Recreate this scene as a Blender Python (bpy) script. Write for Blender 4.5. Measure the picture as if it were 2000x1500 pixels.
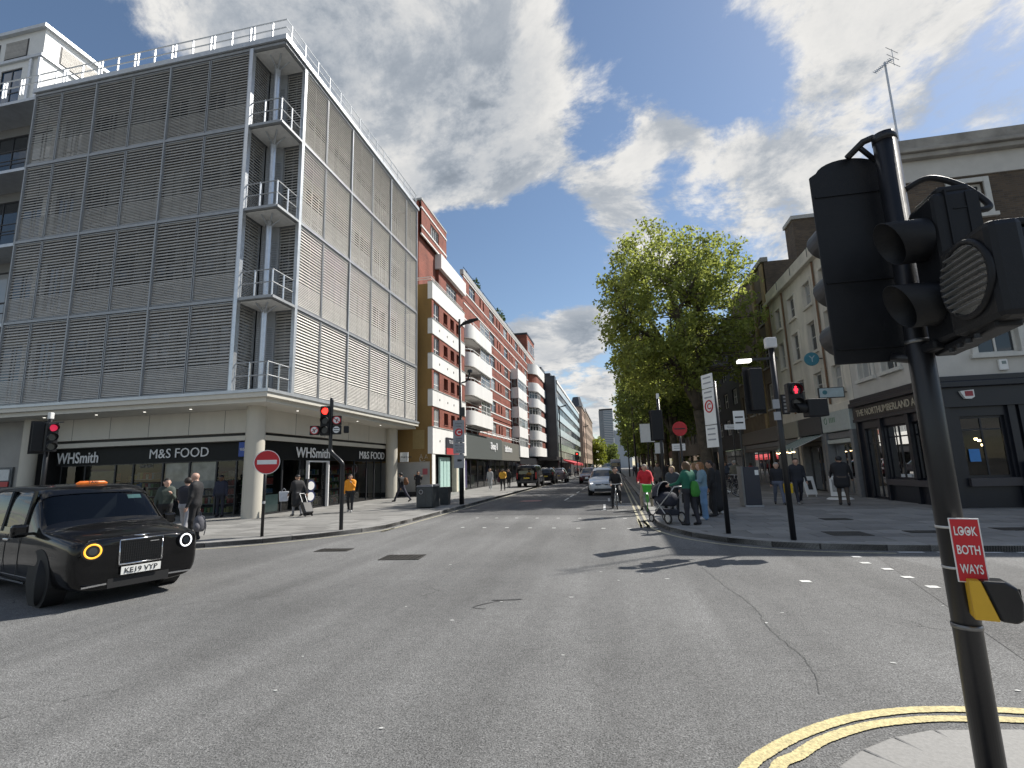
import bpy, math, random
import numpy as np
from mathutils import Vector, Matrix
S = bpy.context.scene
for o in list(bpy.data.objects): bpy.data.objects.remove(o)
COL = S.collection
random.seed(7)
# ------------------------------------------------------------------ camera
cd = bpy.data.cameras.new('camera'); cam = bpy.data.objects.new('camera', cd); COL.objects.link(cam)
cam.matrix_world = Matrix(((0.97957, 0.06149, 0.19146, 0), (0.19897, -0.15838, -0.96712, 0),
                           (-0.02915, 0.98546, -0.16738, 1.75), (0, 0, 0, 1)))
cd.sensor_width = 36; cd.lens = 17.59; cd.clip_start = 0.05; cd.clip_end = 6000
S.camera = cam
S.render.resolution_x = 1024; S.render.resolution_y = 768
# ------------------------------------------------------------------ sun, sky, exposure
SUN = Vector((0.72, 0.62, 1.0)).normalized()
sd = bpy.data.lights.new('sun', 'SUN'); sd.energy = 5.0; sd.angle = math.radians(0.55); sd.color = (1.0, 0.955, 0.88)
sun = bpy.data.objects.new('sun', sd); COL.objects.link(sun)
sun.rotation_euler = SUN.to_track_quat('Z', 'Y').to_euler(); sun.location = (30, 30, 60)
vs = S.view_settings; vs.view_transform = 'Standard'; vs.look = 'None'; vs.exposure = 0.34; vs.gamma = 1.0
vs.use_curve_mapping = False
W = bpy.data.worlds.new('World'); S.world = W; W.use_nodes = True
def build_world():
    nt = W.node_tree; N = nt.nodes; L = nt.links; N.clear()
    def n(t, **k):
        x = N.new(t)
        for a, b in k.items(): setattr(x, a, b)
        return x
    def val(node, i, v):
        if hasattr(v, 'is_output') or isinstance(v, bpy.types.NodeSocket): L.new(v, node.inputs[i])
        else: node.inputs[i].default_value = v
    def mth(op, a, b=0.0, c=0.0, cl=False):
        x = n('ShaderNodeMath', operation=op, use_clamp=cl); val(x, 0, a); val(x, 1, b); val(x, 2, c); return x.outputs[0]
    def vm(op, a, b=(0, 0, 0), sc=None):
        x = n('ShaderNodeVectorMath', operation=op); val(x, 0, a); val(x, 1, b)
        if sc is not None: val(x, 3, sc)
        return x.outputs['Value'] if op in ('DOT_PRODUCT', 'LENGTH', 'DISTANCE') else x.outputs[0]
    def rng(v, a, b, c=0.0, d=1.0):
        x = n('ShaderNodeMapRange', interpolation_type='SMOOTHSTEP'); val(x, 0, v)
        for i, q in enumerate((a, b, c, d)): x.inputs[i + 1].default_value = q
        return x.outputs[0]
    def noise(v, s, det, rough, dist=0.0):
        x = n('ShaderNodeTexNoise'); x.inputs['Scale'].default_value = s; x.inputs['Detail'].default_value = det
        x.inputs['Roughness'].default_value = rough; x.inputs['Distortion'].default_value = dist; L.new(v, x.inputs['Vector'])
        return x.outputs[0]
    sky = n('ShaderNodeTexSky', sky_type='NISHITA', sun_disc=False)
    sky.sun_elevation = math.asin(SUN.z); sky.sun_rotation = math.atan2(SUN.x, SUN.y)
    sky.air_density = 1.0; sky.dust_density = 0.3; sky.ozone_density = 2.2
    d = n('ShaderNodeTexCoord').outputs['Generated']
    d = vm('NORMALIZE', d)
    sep = n('ShaderNodeSeparateXYZ'); L.new(d, sep.inputs[0])
    zz = mth('ADD', mth('MAXIMUM', sep.outputs[2], 0.0), 0.22)
    inv = mth('DIVIDE', 1.0, zz)
    p = vm('SCALE', d, sc=inv)                      # cloud layer seen in perspective
    warp = n('ShaderNodeTexNoise'); warp.inputs['Scale'].default_value = 1.3; L.new(p, warp.inputs['Vector'])
    p2 = vm('ADD', p, vm('SCALE', vm('SUBTRACT', warp.outputs['Color'], (0.5, 0.5, 0.5)), sc=0.35))
    def dens(v):
        a = noise(v, 1.9, 10.0, 0.60); b = noise(v, 8.0, 8.0, 0.68)
        return mth('MULTIPLY_ADD', b, 0.34, mth('MULTIPLY', a, 0.76))
    D1 = dens(p2)
    D2 = dens(vm('ADD', p2, tuple(SUN[i] * 0.13 for i in range(3))))
    # where the banks of cloud and the blue gaps stand in this sky: (direction, cos radius inner/outer, weight)
    cov = -0.024
    for (x, y, z, r, w) in CLOUDS:
        q = Vector((x, y, z)).normalized()
        dist = vm('DISTANCE', vm('ADD', d, vm('SCALE', vm('SUBTRACT', warp.outputs['Color'], (0.5, 0.5, 0.5)), sc=0.10)), tuple(q))
        cov = mth('ADD', cov, rng(dist, r, r * 0.25, 0.0, w))
    D = mth('ADD', D1, cov)
    DD = mth('ADD', D2, cov)
    mask = rng(D, 0.49, 0.61)
    thick = rng(D, 0.56, 0.86)
    lit = rng(mth('SUBTRACT', D, DD), -0.09, 0.09)  # side that faces the sun
    br = mth('ADD', mth('MULTIPLY', lit, 0.25), mth('MULTIPLY_ADD', thick, -0.20, 0.44))
    br = mth('MAXIMUM', br, 0.27)
    cc = n('ShaderNodeMix', data_type='RGBA'); cc.inputs[6].default_value = (0.72, 0.83, 0.98, 1); cc.inputs[7].default_value = (1, 0.985, 0.955, 1)
    L.new(rng(br, 0.25, 0.7), cc.inputs[0])
    ccb = n('ShaderNodeMix', data_type='RGBA', blend_type='MULTIPLY'); ccb.inputs[0].default_value = 1
    L.new(cc.outputs[2], ccb.inputs[6])
    cb = n('ShaderNodeCombineColor'); [L.new(br, cb.inputs[i]) for i in range(3)]
    L.new(cb.outputs[0], ccb.inputs[7])
    skyb = n('ShaderNodeMix', data_type='RGBA', blend_type='MULTIPLY'); skyb.inputs[0].default_value = 1
    L.new(sky.outputs[0], skyb.inputs[6]); skyb.inputs[7].default_value = (0.102, 0.100, 0.096, 1)
    bg1 = n('ShaderNodeBackground'); L.new(skyb.outputs[2], bg1.inputs[0])
    bg2 = n('ShaderNodeBackground'); L.new(ccb.outputs[2], bg2.inputs[0])
    mix = n('ShaderNodeMixShader'); L.new(mth('MULTIPLY', mask, rng(sep.outputs[2], -0.02, 0.03)), mix.inputs[0]); L.new(bg1.outputs[0], mix.inputs[1]); L.new(bg2.outputs[0], mix.inputs[2])
    out = n('ShaderNodeOutputWorld'); L.new(mix.outputs[0], out.inputs[0])
CLOUDS = [(-0.311, 0.646, 0.697, 0.42, 0.085), (-0.20, 0.77, 0.60, 0.28, 0.075), (-0.25, 0.813, 0.529, 0.18, 0.08), (-0.41, 0.65, 0.64, 0.25, 0.05),
          (-0.19, 0.889, 0.41, 0.17, -0.20), (-0.067, 0.89, 0.455, 0.11, -0.12), (-0.285, 0.868, 0.407, 0.12, -0.12), (-0.077, 0.934, 0.348, 0.13, -0.18), (0.045, 0.964, 0.263, 0.10, -0.15),
          (0.07, 0.73, 0.68, 0.20, -0.10), (0.196, 0.726, 0.66, 0.18, -0.06), (0.237, 0.776, 0.585, 0.12, -0.07), (0.02, 0.83, 0.55, 0.09, -0.10), (-0.695, 0.422, 0.582, 0.14, -0.12), (-0.56, 0.53, 0.64, 0.13, -0.05),
          (0.03, 0.872, 0.487, 0.12, 0.10), (0.10, 0.81, 0.58, 0.12, 0.06), (-0.123, 0.954, 0.274, 0.11, 0.17), (-0.04, 0.96, 0.27, 0.08, 0.15), (-0.032, 0.99, 0.136, 0.06, 0.15),
          (0.39, 0.77, 0.50, 0.20, 0.09), (0.304, 0.861, 0.408, 0.16, 0.10), (0.35, 0.69, 0.63, 0.15, 0.08), (0.50, 0.68, 0.54, 0.16, 0.11), (0.24, 0.72, 0.65, 0.10, 0.05), (0.44, 0.73, 0.54, 0.06, -0.07), (-0.46, 0.57, 0.68, 0.24, 0.10), (0.16, 0.81, 0.56, 0.07, 0.07)]
# ------------------------------------------------------------------ materials
MATS = {}
def M(name, col=(0.5, 0.5, 0.5), rough=0.6, metal=0.0, var=0.10, scale=6.0, bump=0.0, bscale=40.0, spec=0.5, emit=None, es=1.0, coat=0.0, rnd=0.0, streak=0.0):
    if name in MATS: return MATS[name]
    m = bpy.data.materials.new(name); m.use_nodes = True; nt = m.node_tree; N = nt.nodes; L = nt.links
    b = N['Principled BSDF']; b.inputs['Roughness'].default_value = rough; b.inputs['Metallic'].default_value = metal
    b.inputs['Specular IOR Level'].default_value = spec; b.inputs['Coat Weight'].default_value = coat; b.inputs['Coat Roughness'].default_value = 0.03
    tc = N.new('ShaderNodeTexCoord')
    c = tuple(col) + (1,)
    if var > 0 or rnd > 0:
        nz = N.new('ShaderNodeTexNoise'); nz.inputs['Scale'].default_value = scale; nz.inputs['Detail'].default_value = 6; nz.inputs['Roughness'].default_value = 0.62
        if streak:
            mp = N.new('ShaderNodeMapping'); mp.inputs['Scale'].default_value = (1, 1, 1 - streak); L.new(tc.outputs['Object'], mp.inputs[0]); L.new(mp.outputs[0], nz.inputs['Vector'])
        else: L.new(tc.outputs['Object'], nz.inputs['Vector'])
        mr = N.new('ShaderNodeMapRange'); mr.inputs[1].default_value = 0.3; mr.inputs[2].default_value = 0.7
        mr.inputs[3].default_value = 1 - var; mr.inputs[4].default_value = 1 + var; L.new(nz.outputs[0], mr.inputs[0])
        v = mr.outputs[0]
        if rnd > 0:
            oi = N.new('ShaderNodeObjectInfo'); ge = N.new('ShaderNodeNewGeometry')
            ad = N.new('ShaderNodeMath'); ad.operation = 'ADD'; L.new(oi.outputs['Random'], ad.inputs[0]); L.new(ge.outputs['Random Per Island'], ad.inputs[1])
            fr = N.new('ShaderNodeMath'); fr.operation = 'FRACT'; L.new(ad.outputs[0], fr.inputs[0])
            r2 = N.new('ShaderNodeMapRange'); r2.inputs[3].default_value = 1 - rnd; r2.inputs[4].default_value = 1 + rnd; L.new(fr.outputs[0], r2.inputs[0])
            mu = N.new('ShaderNodeMath'); mu.operation = 'MULTIPLY'; L.new(v, mu.inputs[0]); L.new(r2.outputs[0], mu.inputs[1]); v = mu.outputs[0]
        mx = N.new('ShaderNodeVectorMath'); mx.operation = 'SCALE'; mx.inputs[0].default_value = col; L.new(v, mx.inputs[3])
        L.new(mx.outputs[0], b.inputs['Base Color'])
        if rough > 0.15:
            r3 = N.new('ShaderNodeMapRange'); r3.inputs[3].default_value = max(0.02, rough - 0.08); r3.inputs[4].default_value = min(1, rough + 0.08); L.new(nz.outputs[0], r3.inputs[0]); L.new(r3.outputs[0], b.inputs['Roughness'])
    else: b.inputs['Base Color'].default_value = c
    if bump > 0:
        nb = N.new('ShaderNodeTexNoise'); nb.inputs['Scale'].default_value = bscale; nb.inputs['Detail'].default_value = 4; L.new(tc.outputs['Object'], nb.inputs['Vector'])
        bp = N.new('ShaderNodeBump'); bp.inputs['Strength'].default_value = bump; bp.inputs['Distance'].default_value = 0.02; L.new(nb.outputs[0], bp.inputs['Height']); L.new(bp.outputs[0], b.inputs['Normal'])
    if emit: b.inputs['Emission Color'].default_value = tuple(emit) + (1,); b.inputs['Emission Strength'].default_value = es
    MATS[name] = m; return m
def brick_mat(name, c1, c2, mortar, sc=1.0):
    m = bpy.data.materials.new(name); m.use_nodes = True; nt = m.node_tree; N = nt.nodes; L = nt.links; b = N['Principled BSDF']; b.inputs['Roughness'].default_value = 0.85
    tc = N.new('ShaderNodeTexCoord'); sp = N.new('ShaderNodeSeparateXYZ'); L.new(tc.outputs['Object'], sp.inputs[0])
    ad = N.new('ShaderNodeMath'); L.new(sp.outputs[0], ad.inputs[0]); L.new(sp.outputs[1], ad.inputs[1])
    cb = N.new('ShaderNodeCombineXYZ'); L.new(ad.outputs[0], cb.inputs[0]); L.new(sp.outputs[2], cb.inputs[1])
    br = N.new('ShaderNodeTexBrick'); L.new(cb.outputs[0], br.inputs['Vector']); br.inputs['Color1'].default_value = c1 + (1,); br.inputs['Color2'].default_value = c2 + (1,); br.inputs['Mortar'].default_value = mortar + (1,)
    br.inputs['Scale'].default_value = 1.0; br.inputs['Brick Width'].default_value = 0.225 * sc; br.inputs['Row Height'].default_value = 0.075 * sc; br.inputs['Mortar Size'].default_value = 0.008; br.inputs['Bias'].default_value = 0.0
    nz = N.new('ShaderNodeTexNoise'); nz.inputs['Scale'].default_value = 0.9; nz.inputs['Detail'].default_value = 6; L.new(tc.outputs['Object'], nz.inputs['Vector'])
    mr = N.new('ShaderNodeMapRange'); mr.inputs[1].default_value = 0.3; mr.inputs[2].default_value = 0.7; mr.inputs[3].default_value = 0.72; mr.inputs[4].default_value = 1.2; L.new(nz.outputs[0], mr.inputs[0])
    mx = N.new('ShaderNodeVectorMath'); mx.operation = 'SCALE'; L.new(br.outputs[0], mx.inputs[0]); L.new(mr.outputs[0], mx.inputs[3]); L.new(mx.outputs[0], b.inputs['Base Color'])
    bp = N.new('ShaderNodeBump'); bp.inputs['Strength'].default_value = 0.5; bp.inputs['Distance'].default_value = 0.01; bp.invert = True; L.new(br.outputs['Fac'], bp.inputs['Height']); L.new(bp.outputs[0], b.inputs['Normal'])
    MATS[name] = m; return m
def glass_mat(name, tint=(0.02, 0.025, 0.03), rnd=None):
    m = bpy.data.materials.new(name); m.use_nodes = True; nt = m.node_tree; N = nt.nodes; L = nt.links; b = N['Principled BSDF']
    b.inputs['Roughness'].default_value = 0.03; b.inputs['Base Color'].default_value = tint + (1,); b.inputs['Specular IOR Level'].default_value = 0.8
    if rnd:
        oi = N.new('ShaderNodeObjectInfo'); mr = N.new('ShaderNodeMapRange'); mr.inputs[1].default_value = 0.45; mr.inputs[2].default_value = 0.75; L.new(oi.outputs['Random'], mr.inputs[0])
        mx = N.new('ShaderNodeMix'); mx.data_type = 'RGBA'; mx.inputs[6].default_value = tint + (1,); mx.inputs[7].default_value = rnd + (1,); L.new(mr.outputs[0], mx.inputs[0]); L.new(mx.outputs[2], b.inputs['Base Color'])
    nb = N.new('ShaderNodeTexNoise'); nb.inputs['Scale'].default_value = 0.7; tc = N.new('ShaderNodeTexCoord'); L.new(tc.outputs['Object'], nb.inputs['Vector'])
    bp = N.new('ShaderNodeBump'); bp.inputs['Strength'].default_value = 0.08; bp.inputs['Distance'].default_value = 0.05; L.new(nb.outputs[0], bp.inputs['Height']); L.new(bp.outputs[0], b.inputs['Normal'])
    MATS[name] = m; return m
def clear_glass(name, tint=(0.75, 0.8, 0.8), ior=1.5):
    m = bpy.data.materials.new(name); m.use_nodes = True; nt = m.node_tree; N = nt.nodes; L = nt.links; N.remove(N['Principled BSDF'])
    t = N.new('ShaderNodeBsdfTransparent'); t.inputs[0].default_value = tint + (1,); g = N.new('ShaderNodeBsdfGlossy'); g.inputs['Roughness'].default_value = 0.01
    f = N.new('ShaderNodeFresnel'); f.inputs[0].default_value = ior; x = N.new('ShaderNodeMixShader'); L.new(f.outputs[0], x.inputs[0]); L.new(t.outputs[0], x.inputs[1]); L.new(g.outputs[0], x.inputs[2])
    L.new(x.outputs[0], N['Material Output'].inputs[0]); MATS[name] = m; return m
# ------------------------------------------------------------------ mesh builder
class F:                                   # a facade plane: u runs along it in world units, d out of it
    def __init__(s, o, u, n): s.o, s.u, s.n = o, u, n
    def pt(s, u, z, d=0.0): return (s.o[0] + u * s.u[0] + d * s.n[0], s.o[1] + u * s.u[1] + d * s.n[1], z)
def FX(x, out=1): return F((x, 0), (0, 1), (out, 0))
def FY(y, out=-1): return F((0, y), (1, 0), (0, out))
class MB:
    def __init__(s): s.v = []; s.f = []; s.m = []
    def add(s, vs, fs, mi=0):
        k = len(s.v); s.v += [tuple(p) for p in vs]; s.f += [tuple(i + k for i in q) for q in fs]; s.m += [mi] * len(fs); return s
    HEX = ((0, 3, 2, 1), (4, 5, 6, 7), (0, 1, 5, 4), (1, 2, 6, 5), (2, 3, 7, 6), (3, 0, 4, 7))
    def box(s, x0, x1, y0, y1, z0, z1, mi=0):
        return s.add([(x0, y0, z0), (x1, y0, z0), (x1, y1, z0), (x0, y1, z0), (x0, y0, z1), (x1, y0, z1), (x1, y1, z1), (x0, y1, z1)], s.HEX, mi)
    def fbox(s, fr, u0, u1, z0, z1, d0, d1, mi=0):
        return s.add([fr.pt(u0, z0, d0), fr.pt(u1, z0, d0), fr.pt(u1, z0, d1), fr.pt(u0, z0, d1), fr.pt(u0, z1, d0), fr.pt(u1, z1, d0), fr.pt(u1, z1, d1), fr.pt(u0, z1, d1)], s.HEX, mi)
    def obox(s, c, sx, sy, sz, ax=(1, 0, 0), ay=(0, 1, 0), az=(0, 0, 1), mi=0):
        c = Vector(c); ax, ay, az = Vector(ax) * sx / 2, Vector(ay) * sy / 2, Vector(az) * sz / 2
        return s.add([c - ax - ay - az, c + ax - ay - az, c + ax + ay - az, c - ax + ay - az, c - ax - ay + az, c + ax - ay + az, c + ax + ay + az, c - ax + ay + az], s.HEX, mi)
    def quad(s, a, b, c, d, mi=0): return s.add([a, b, c, d], [(0, 1, 2, 3)], mi)
    def tube(s, pts, r, n=8, cap=True, mi=0, r1=None):
        pts = [Vector(p) for p in pts]; k0 = len(s.v); m = len(pts); prev = None
        for i, p in enumerate(pts):
            t = (pts[min(i + 1, m - 1)] - pts[max(i - 1, 0)]).normalized()
            if prev is None:
                a = Vector((0, 0, 1)) if abs(t.z) < 0.9 else Vector((1, 0, 0)); x = t.cross(a).normalized()
            else: x = (prev - t * prev.dot(t)).normalized()
            prev = x; y = t.cross(x); rr = r if not isinstance(r, (list, tuple)) else r[i]
            if r1 is not None: rr = r + (r1 - r) * i / (m - 1)
            for j in range(n):
                a = 2 * math.pi * j / n; s.v.append(tuple(p + x * (rr * math.cos(a)) + y * (rr * math.sin(a))))
        for i in range(m - 1):
            for j in range(n):
                a = k0 + i * n + j; b = k0 + i * n + (j + 1) % n; s.f.append((a, b, b + n, a + n)); s.m.append(mi)
        if cap:
            s.f.append(tuple(k0 + j for j in reversed(range(n)))); s.f.append(tuple(k0 + (m - 1) * n + j for j in range(n))); s.m += [mi, mi]
        return s
    def cyl(s, c, r, z0, z1, n=16, r1=None, mi=0): return s.tube([(c[0], c[1], z0), (c[0], c[1], z1)], r, n, True, mi, r1)
    def disc(s, c, nrm, r, t, n=24, mi=0):
        nrm = Vector(nrm).normalized(); c = Vector(c); return s.tube([c - nrm * t / 2, c + nrm * t / 2], r, n, True, mi)
    def ring(s, c, nrm, r, tr, n=28, k=6, mi=0):
        nrm = Vector(nrm).normalized(); a = Vector((0, 0, 1)) if abs(nrm.z) < 0.9 else Vector((1, 0, 0)); x = nrm.cross(a).normalized(); y = nrm.cross(x); c = Vector(c); k0 = len(s.v)
        for i in range(n):
            t = 2 * math.pi * i / n; rd = x * math.cos(t) + y * math.sin(t)
            for j in range(k):
                q = 2 * math.pi * j / k; s.v.append(tuple(c + rd * (r + tr * math.cos(q)) + nrm * (tr * math.sin(q))))
        for i in range(n):
            for j in range(k):
                s.f.append((k0 + i * k + j, k0 + ((i + 1) % n) * k + j, k0 + ((i + 1) % n) * k + (j + 1) % k, k0 + i * k + (j + 1) % k)); s.m.append(mi)
        return s
    def prism(s, poly, z0, z1, mi=0):          # horizontal polygon extruded upwards
        n = len(poly); return s.add([(p[0], p[1], z0) for p in poly] + [(p[0], p[1], z1) for p in poly], [tuple(reversed(range(n))), tuple(range(n, 2 * n))] + [(i, (i + 1) % n, n + (i + 1) % n, n + i) for i in range(n)], mi)
    def fprism(s, fr, poly, d0, d1, mi=0):     # polygon (u,z) in a facade plane extruded along d
        n = len(poly); return s.add([fr.pt(u, z, d0) for u, z in poly] + [fr.pt(u, z, d1) for u, z in poly], [tuple(reversed(range(n))), tuple(range(n, 2 * n))] + [(i, (i + 1) % n, n + (i + 1) % n, n + i) for i in range(n)], mi)
    def wall(s, fr, u0, u1, z0, z1, ops=(), rev=0.15, mi=0):
        us = sorted({u0, u1} | {o[0] for o in ops} | {o[1] for o in ops}); zs = sorted({z0, z1} | {o[2] for o in ops} | {o[3] for o in ops})
        us = [u for u in us if u0 <= u <= u1]; zs = [z for z in zs if z0 <= z <= z1]
        for i in range(len(us) - 1):
            for j in range(len(zs) - 1):
                cu, cz = (us[i] + us[i + 1]) / 2, (zs[j] + zs[j + 1]) / 2
                if any(o[0] < cu < o[1] and o[2] < cz < o[3] for o in ops): continue
                s.quad(fr.pt(us[i], zs[j]), fr.pt(us[i + 1], zs[j]), fr.pt(us[i + 1], zs[j + 1]), fr.pt(us[i], zs[j + 1]), mi)
        for a, b, c, d in ops:
            for (p, q) in (((a, c), (b, c)), ((b, c), (b, d)), ((b, d), (a, d)), ((a, d), (a, c))):
                s.quad(fr.pt(p[0], p[1]), fr.pt(q[0], q[1]), fr.pt(q[0], q[1], -rev), fr.pt(p[0], p[1], -rev), mi)
        return s
    def mesh(s, name, off=(0, 0, 0)):
        me = bpy.data.meshes.new(name); me.from_pydata([(x - off[0], y - off[1], z - off[2]) for x, y, z in s.v], [], s.f); return me
def base_of(p):
    x = Vector((0, 0, 0))
    while p is not None: x = x + p.location; p = p.parent
    return x
def finish(o, mats, smooth=False, bevel=0.0):
    me = o.data
    for m in (mats if isinstance(mats, (list, tuple)) else [mats]): me.materials.append(m)
    if smooth:
        me.polygons.foreach_set('use_smooth', [True] * len(me.polygons)); 
        if smooth != 'all': me.set_sharp_from_angle(angle=math.radians(40))
    if bevel: b = o.modifiers.new('bevel', 'BEVEL'); b.width = bevel; b.segments = 2; b.limit_method = 'ANGLE'; b.angle_limit = math.radians(35)
    return o
def part(par, name, mb, mat, smooth=False, bevel=0.0, local=False, loc=None, kind=None):
    off = (0, 0, 0) if (local or par is None) else base_of(par)
    me = mb if isinstance(mb, bpy.types.Mesh) else mb.mesh(name, off)
    o = bpy.data.objects.new(name, me); COL.objects.link(o); o.parent = par
    if isinstance(mb, MB):
        finish(o, mat, smooth, bevel)
        if len(set(mb.m)) > 1: me.polygons.foreach_set('material_index', mb.m)
    elif len(me.materials) == 0: finish(o, mat, smooth, bevel)
    if loc is not None: o.location = Vector(loc) - Vector(off)
    if kind: o['kind'] = kind
    return o
def thing(name, label, cat, loc=(0, 0, 0), rz=0.0, group=None):
    o = bpy.data.objects.new(name, None); COL.objects.link(o); o.empty_display_size = 0.3
    o.location = loc; o.rotation_euler = (0, 0, rz); o['label'] = label; o['category'] = cat
    if group: o['group'] = group
    return o
def tag(o, label, cat, group=None):
    o['label'] = label; o['category'] = cat
    if group: o['group'] = group
    return o
def struct(name, mb, mat, smooth=False):
    o = part(None, name, mb, mat, smooth); o['kind'] = 'structure'; return o
def copy_tree(o, parent=None):
    c = o.copy(); COL.objects.link(c); c.parent = parent
    for ch in o.children: copy_tree(ch, c)
    return c
def relabel(o, label, group=None):
    o['label'] = label
    if group: o['group'] = group
    return o
# lettering, made from the built-in font as a mesh; r = right direction, n = facing direction
def text(par, s, c, h, mat, r, n, name='lettering', ext=0.012, width=None, italic=0.0, bold=0.0, local=False, align='CENTER'):
    cu = bpy.data.curves.new(name, 'FONT'); cu.body = s; cu.size = 1.0; cu.align_x = align; cu.align_y = 'CENTER'; cu.extrude = ext / h; cu.shear = italic; cu.offset = bold; cu.resolution_u = 3
    t = bpy.data.objects.new(name, cu); COL.objects.link(t); bpy.context.view_layer.update()
    me = bpy.data.meshes.new_from_object(t.evaluated_get(bpy.context.evaluated_depsgraph_get())); bpy.data.objects.remove(t); bpy.data.curves.remove(cu)
    r = Vector(r).normalized(); n = Vector(n).normalized(); up = n.cross(r).normalized()
    xs = [v.co.x for v in me.vertices]; ys = [v.co.y for v in me.vertices]
    if not xs: return None
    sy = h / (max(ys) - min(ys)); sx = sy if width is None else width / (max(xs) - min(xs)); my = (max(ys) + min(ys)) / 2; mx = (max(xs) + min(xs)) / 2 if align == 'CENTER' else 0
    off = Vector((0, 0, 0)) if local or par is None else base_of(par); c = Vector(c) - off
    for v in me.vertices: v.co = c + r * ((v.co.x - mx) * sx) + up * ((v.co.y - my) * sy) + n * (v.co.z * h)
    o = bpy.data.objects.new(name, me); COL.objects.link(o); o.parent = par; me.materials.clear(); me.materials.append(mat); return o
WCACHE = {}
def window(par, fr, u0, u1, z0, z1, d=-0.1, cols=1, rows=1, fm=None, gm=None, fw=0.06, bar=0.04, name='window', trans=None, fd=0.05):
    w, h = u1 - u0, z1 - z0; key = (round(w, 2), round(h, 2), cols, rows, fr.u, fr.n, fm.name, gm.name, fw, bar, trans, fd)
    if key not in WCACHE:
        lf = F((0, 0), fr.u, fr.n); mb = MB(); pn = MB()
        mb.fbox(lf, 0, fw, 0, h, -fd, 0); mb.fbox(lf, w - fw, w, 0, h, -fd, 0); mb.fbox(lf, fw, w - fw, 0, fw, -fd, 0); mb.fbox(lf, fw, w - fw, h - fw, h, -fd, 0)
        for i in range(1, cols): x = w * i / cols; mb.fbox(lf, x - bar / 2, x + bar / 2, fw, h - fw, -fd + 0.004, -0.003)
        for i in range(1, rows): x = h * i / rows; mb.fbox(lf, fw, w - fw, x - bar / 2, x + bar / 2, -fd + 0.006, -0.006)
        if trans: x = h * trans; mb.fbox(lf, fw, w - fw, x - bar / 2, x + bar / 2, -fd + 0.006, -0.006)
        pn.quad(lf.pt(fw * .5, fw * .5, -fd * .6), lf.pt(w - fw * .5, fw * .5, -fd * .6), lf.pt(w - fw * .5, h - fw * .5, -fd * .6), lf.pt(fw * .5, h - fw * .5, -fd * .6))
        a = mb.mesh(name); a.materials.append(fm); b = pn.mesh('pane'); b.materials.append(gm); WCACHE[key] = (a, b)
    a, b = WCACHE[key]
    o = bpy.data.objects.new(name, a); COL.objects.link(o); o.parent = par; o.location = Vector(fr.pt(u0, z0, d)) - base_of(par)
    p = bpy.data.objects.new('pane', b); COL.objects.link(p); p.parent = o
    return o
# ------------------------------------------------------------------ shared materials
WHITE = M('white_paint', (0.74, 0.74, 0.72), 0.55, var=0.06, scale=2)
CREAM = M('cream_panel', (0.62, 0.59, 0.52), 0.5, var=0.05, scale=1.5, streak=0.6)
STEEL = M('galvanised_steel', (0.52, 0.54, 0.56), 0.42, 0.55, var=0.12, scale=3)
SLAT = M('grey_slat', (0.51, 0.49, 0.455), 0.5, 0.15, var=0.10, scale=2.5, rnd=0.08)
DARK = M('dark_frame', (0.025, 0.026, 0.03), 0.4, var=0.1)
BLACK = M('black_paint', (0.009, 0.009, 0.011), 0.36, var=0.15, scale=12, bump=0.04, bscale=60)
BLACKM = M('black_plastic', (0.0085, 0.009, 0.011), 0.5, var=0.25, scale=9, bump=0.08, bscale=90, spec=0.32)
DULL = M('dull_steel', (0.34, 0.35, 0.36), 0.5, 0.4, var=0.12, scale=3)
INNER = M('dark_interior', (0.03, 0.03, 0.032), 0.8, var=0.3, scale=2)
GLASS = glass_mat('window_glass'); GLASSC = glass_mat('curtained_glass', (0.03, 0.035, 0.04), (0.32, 0.33, 0.33)); SHOPG = clear_glass('shop_glass'); SHOPD = clear_glass('low_reflect_shop_glass', (0.55, 0.58, 0.58), 1.16)  # right-hand shop glass: low index and darker tint weaken its reflections
REDB = brick_mat('red_brick', (0.30, 0.075, 0.042), (0.22, 0.05, 0.03), (0.24, 0.13, 0.10))
BROWNB = brick_mat('london_stock_brick', (0.12, 0.085, 0.055), (0.075, 0.055, 0.04), (0.10, 0.085, 0.07))
REND = M('white_render', (0.80, 0.79, 0.76), 0.7, var=0.07, scale=0.8, streak=0.7, bump=0.1, bscale=30)
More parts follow.
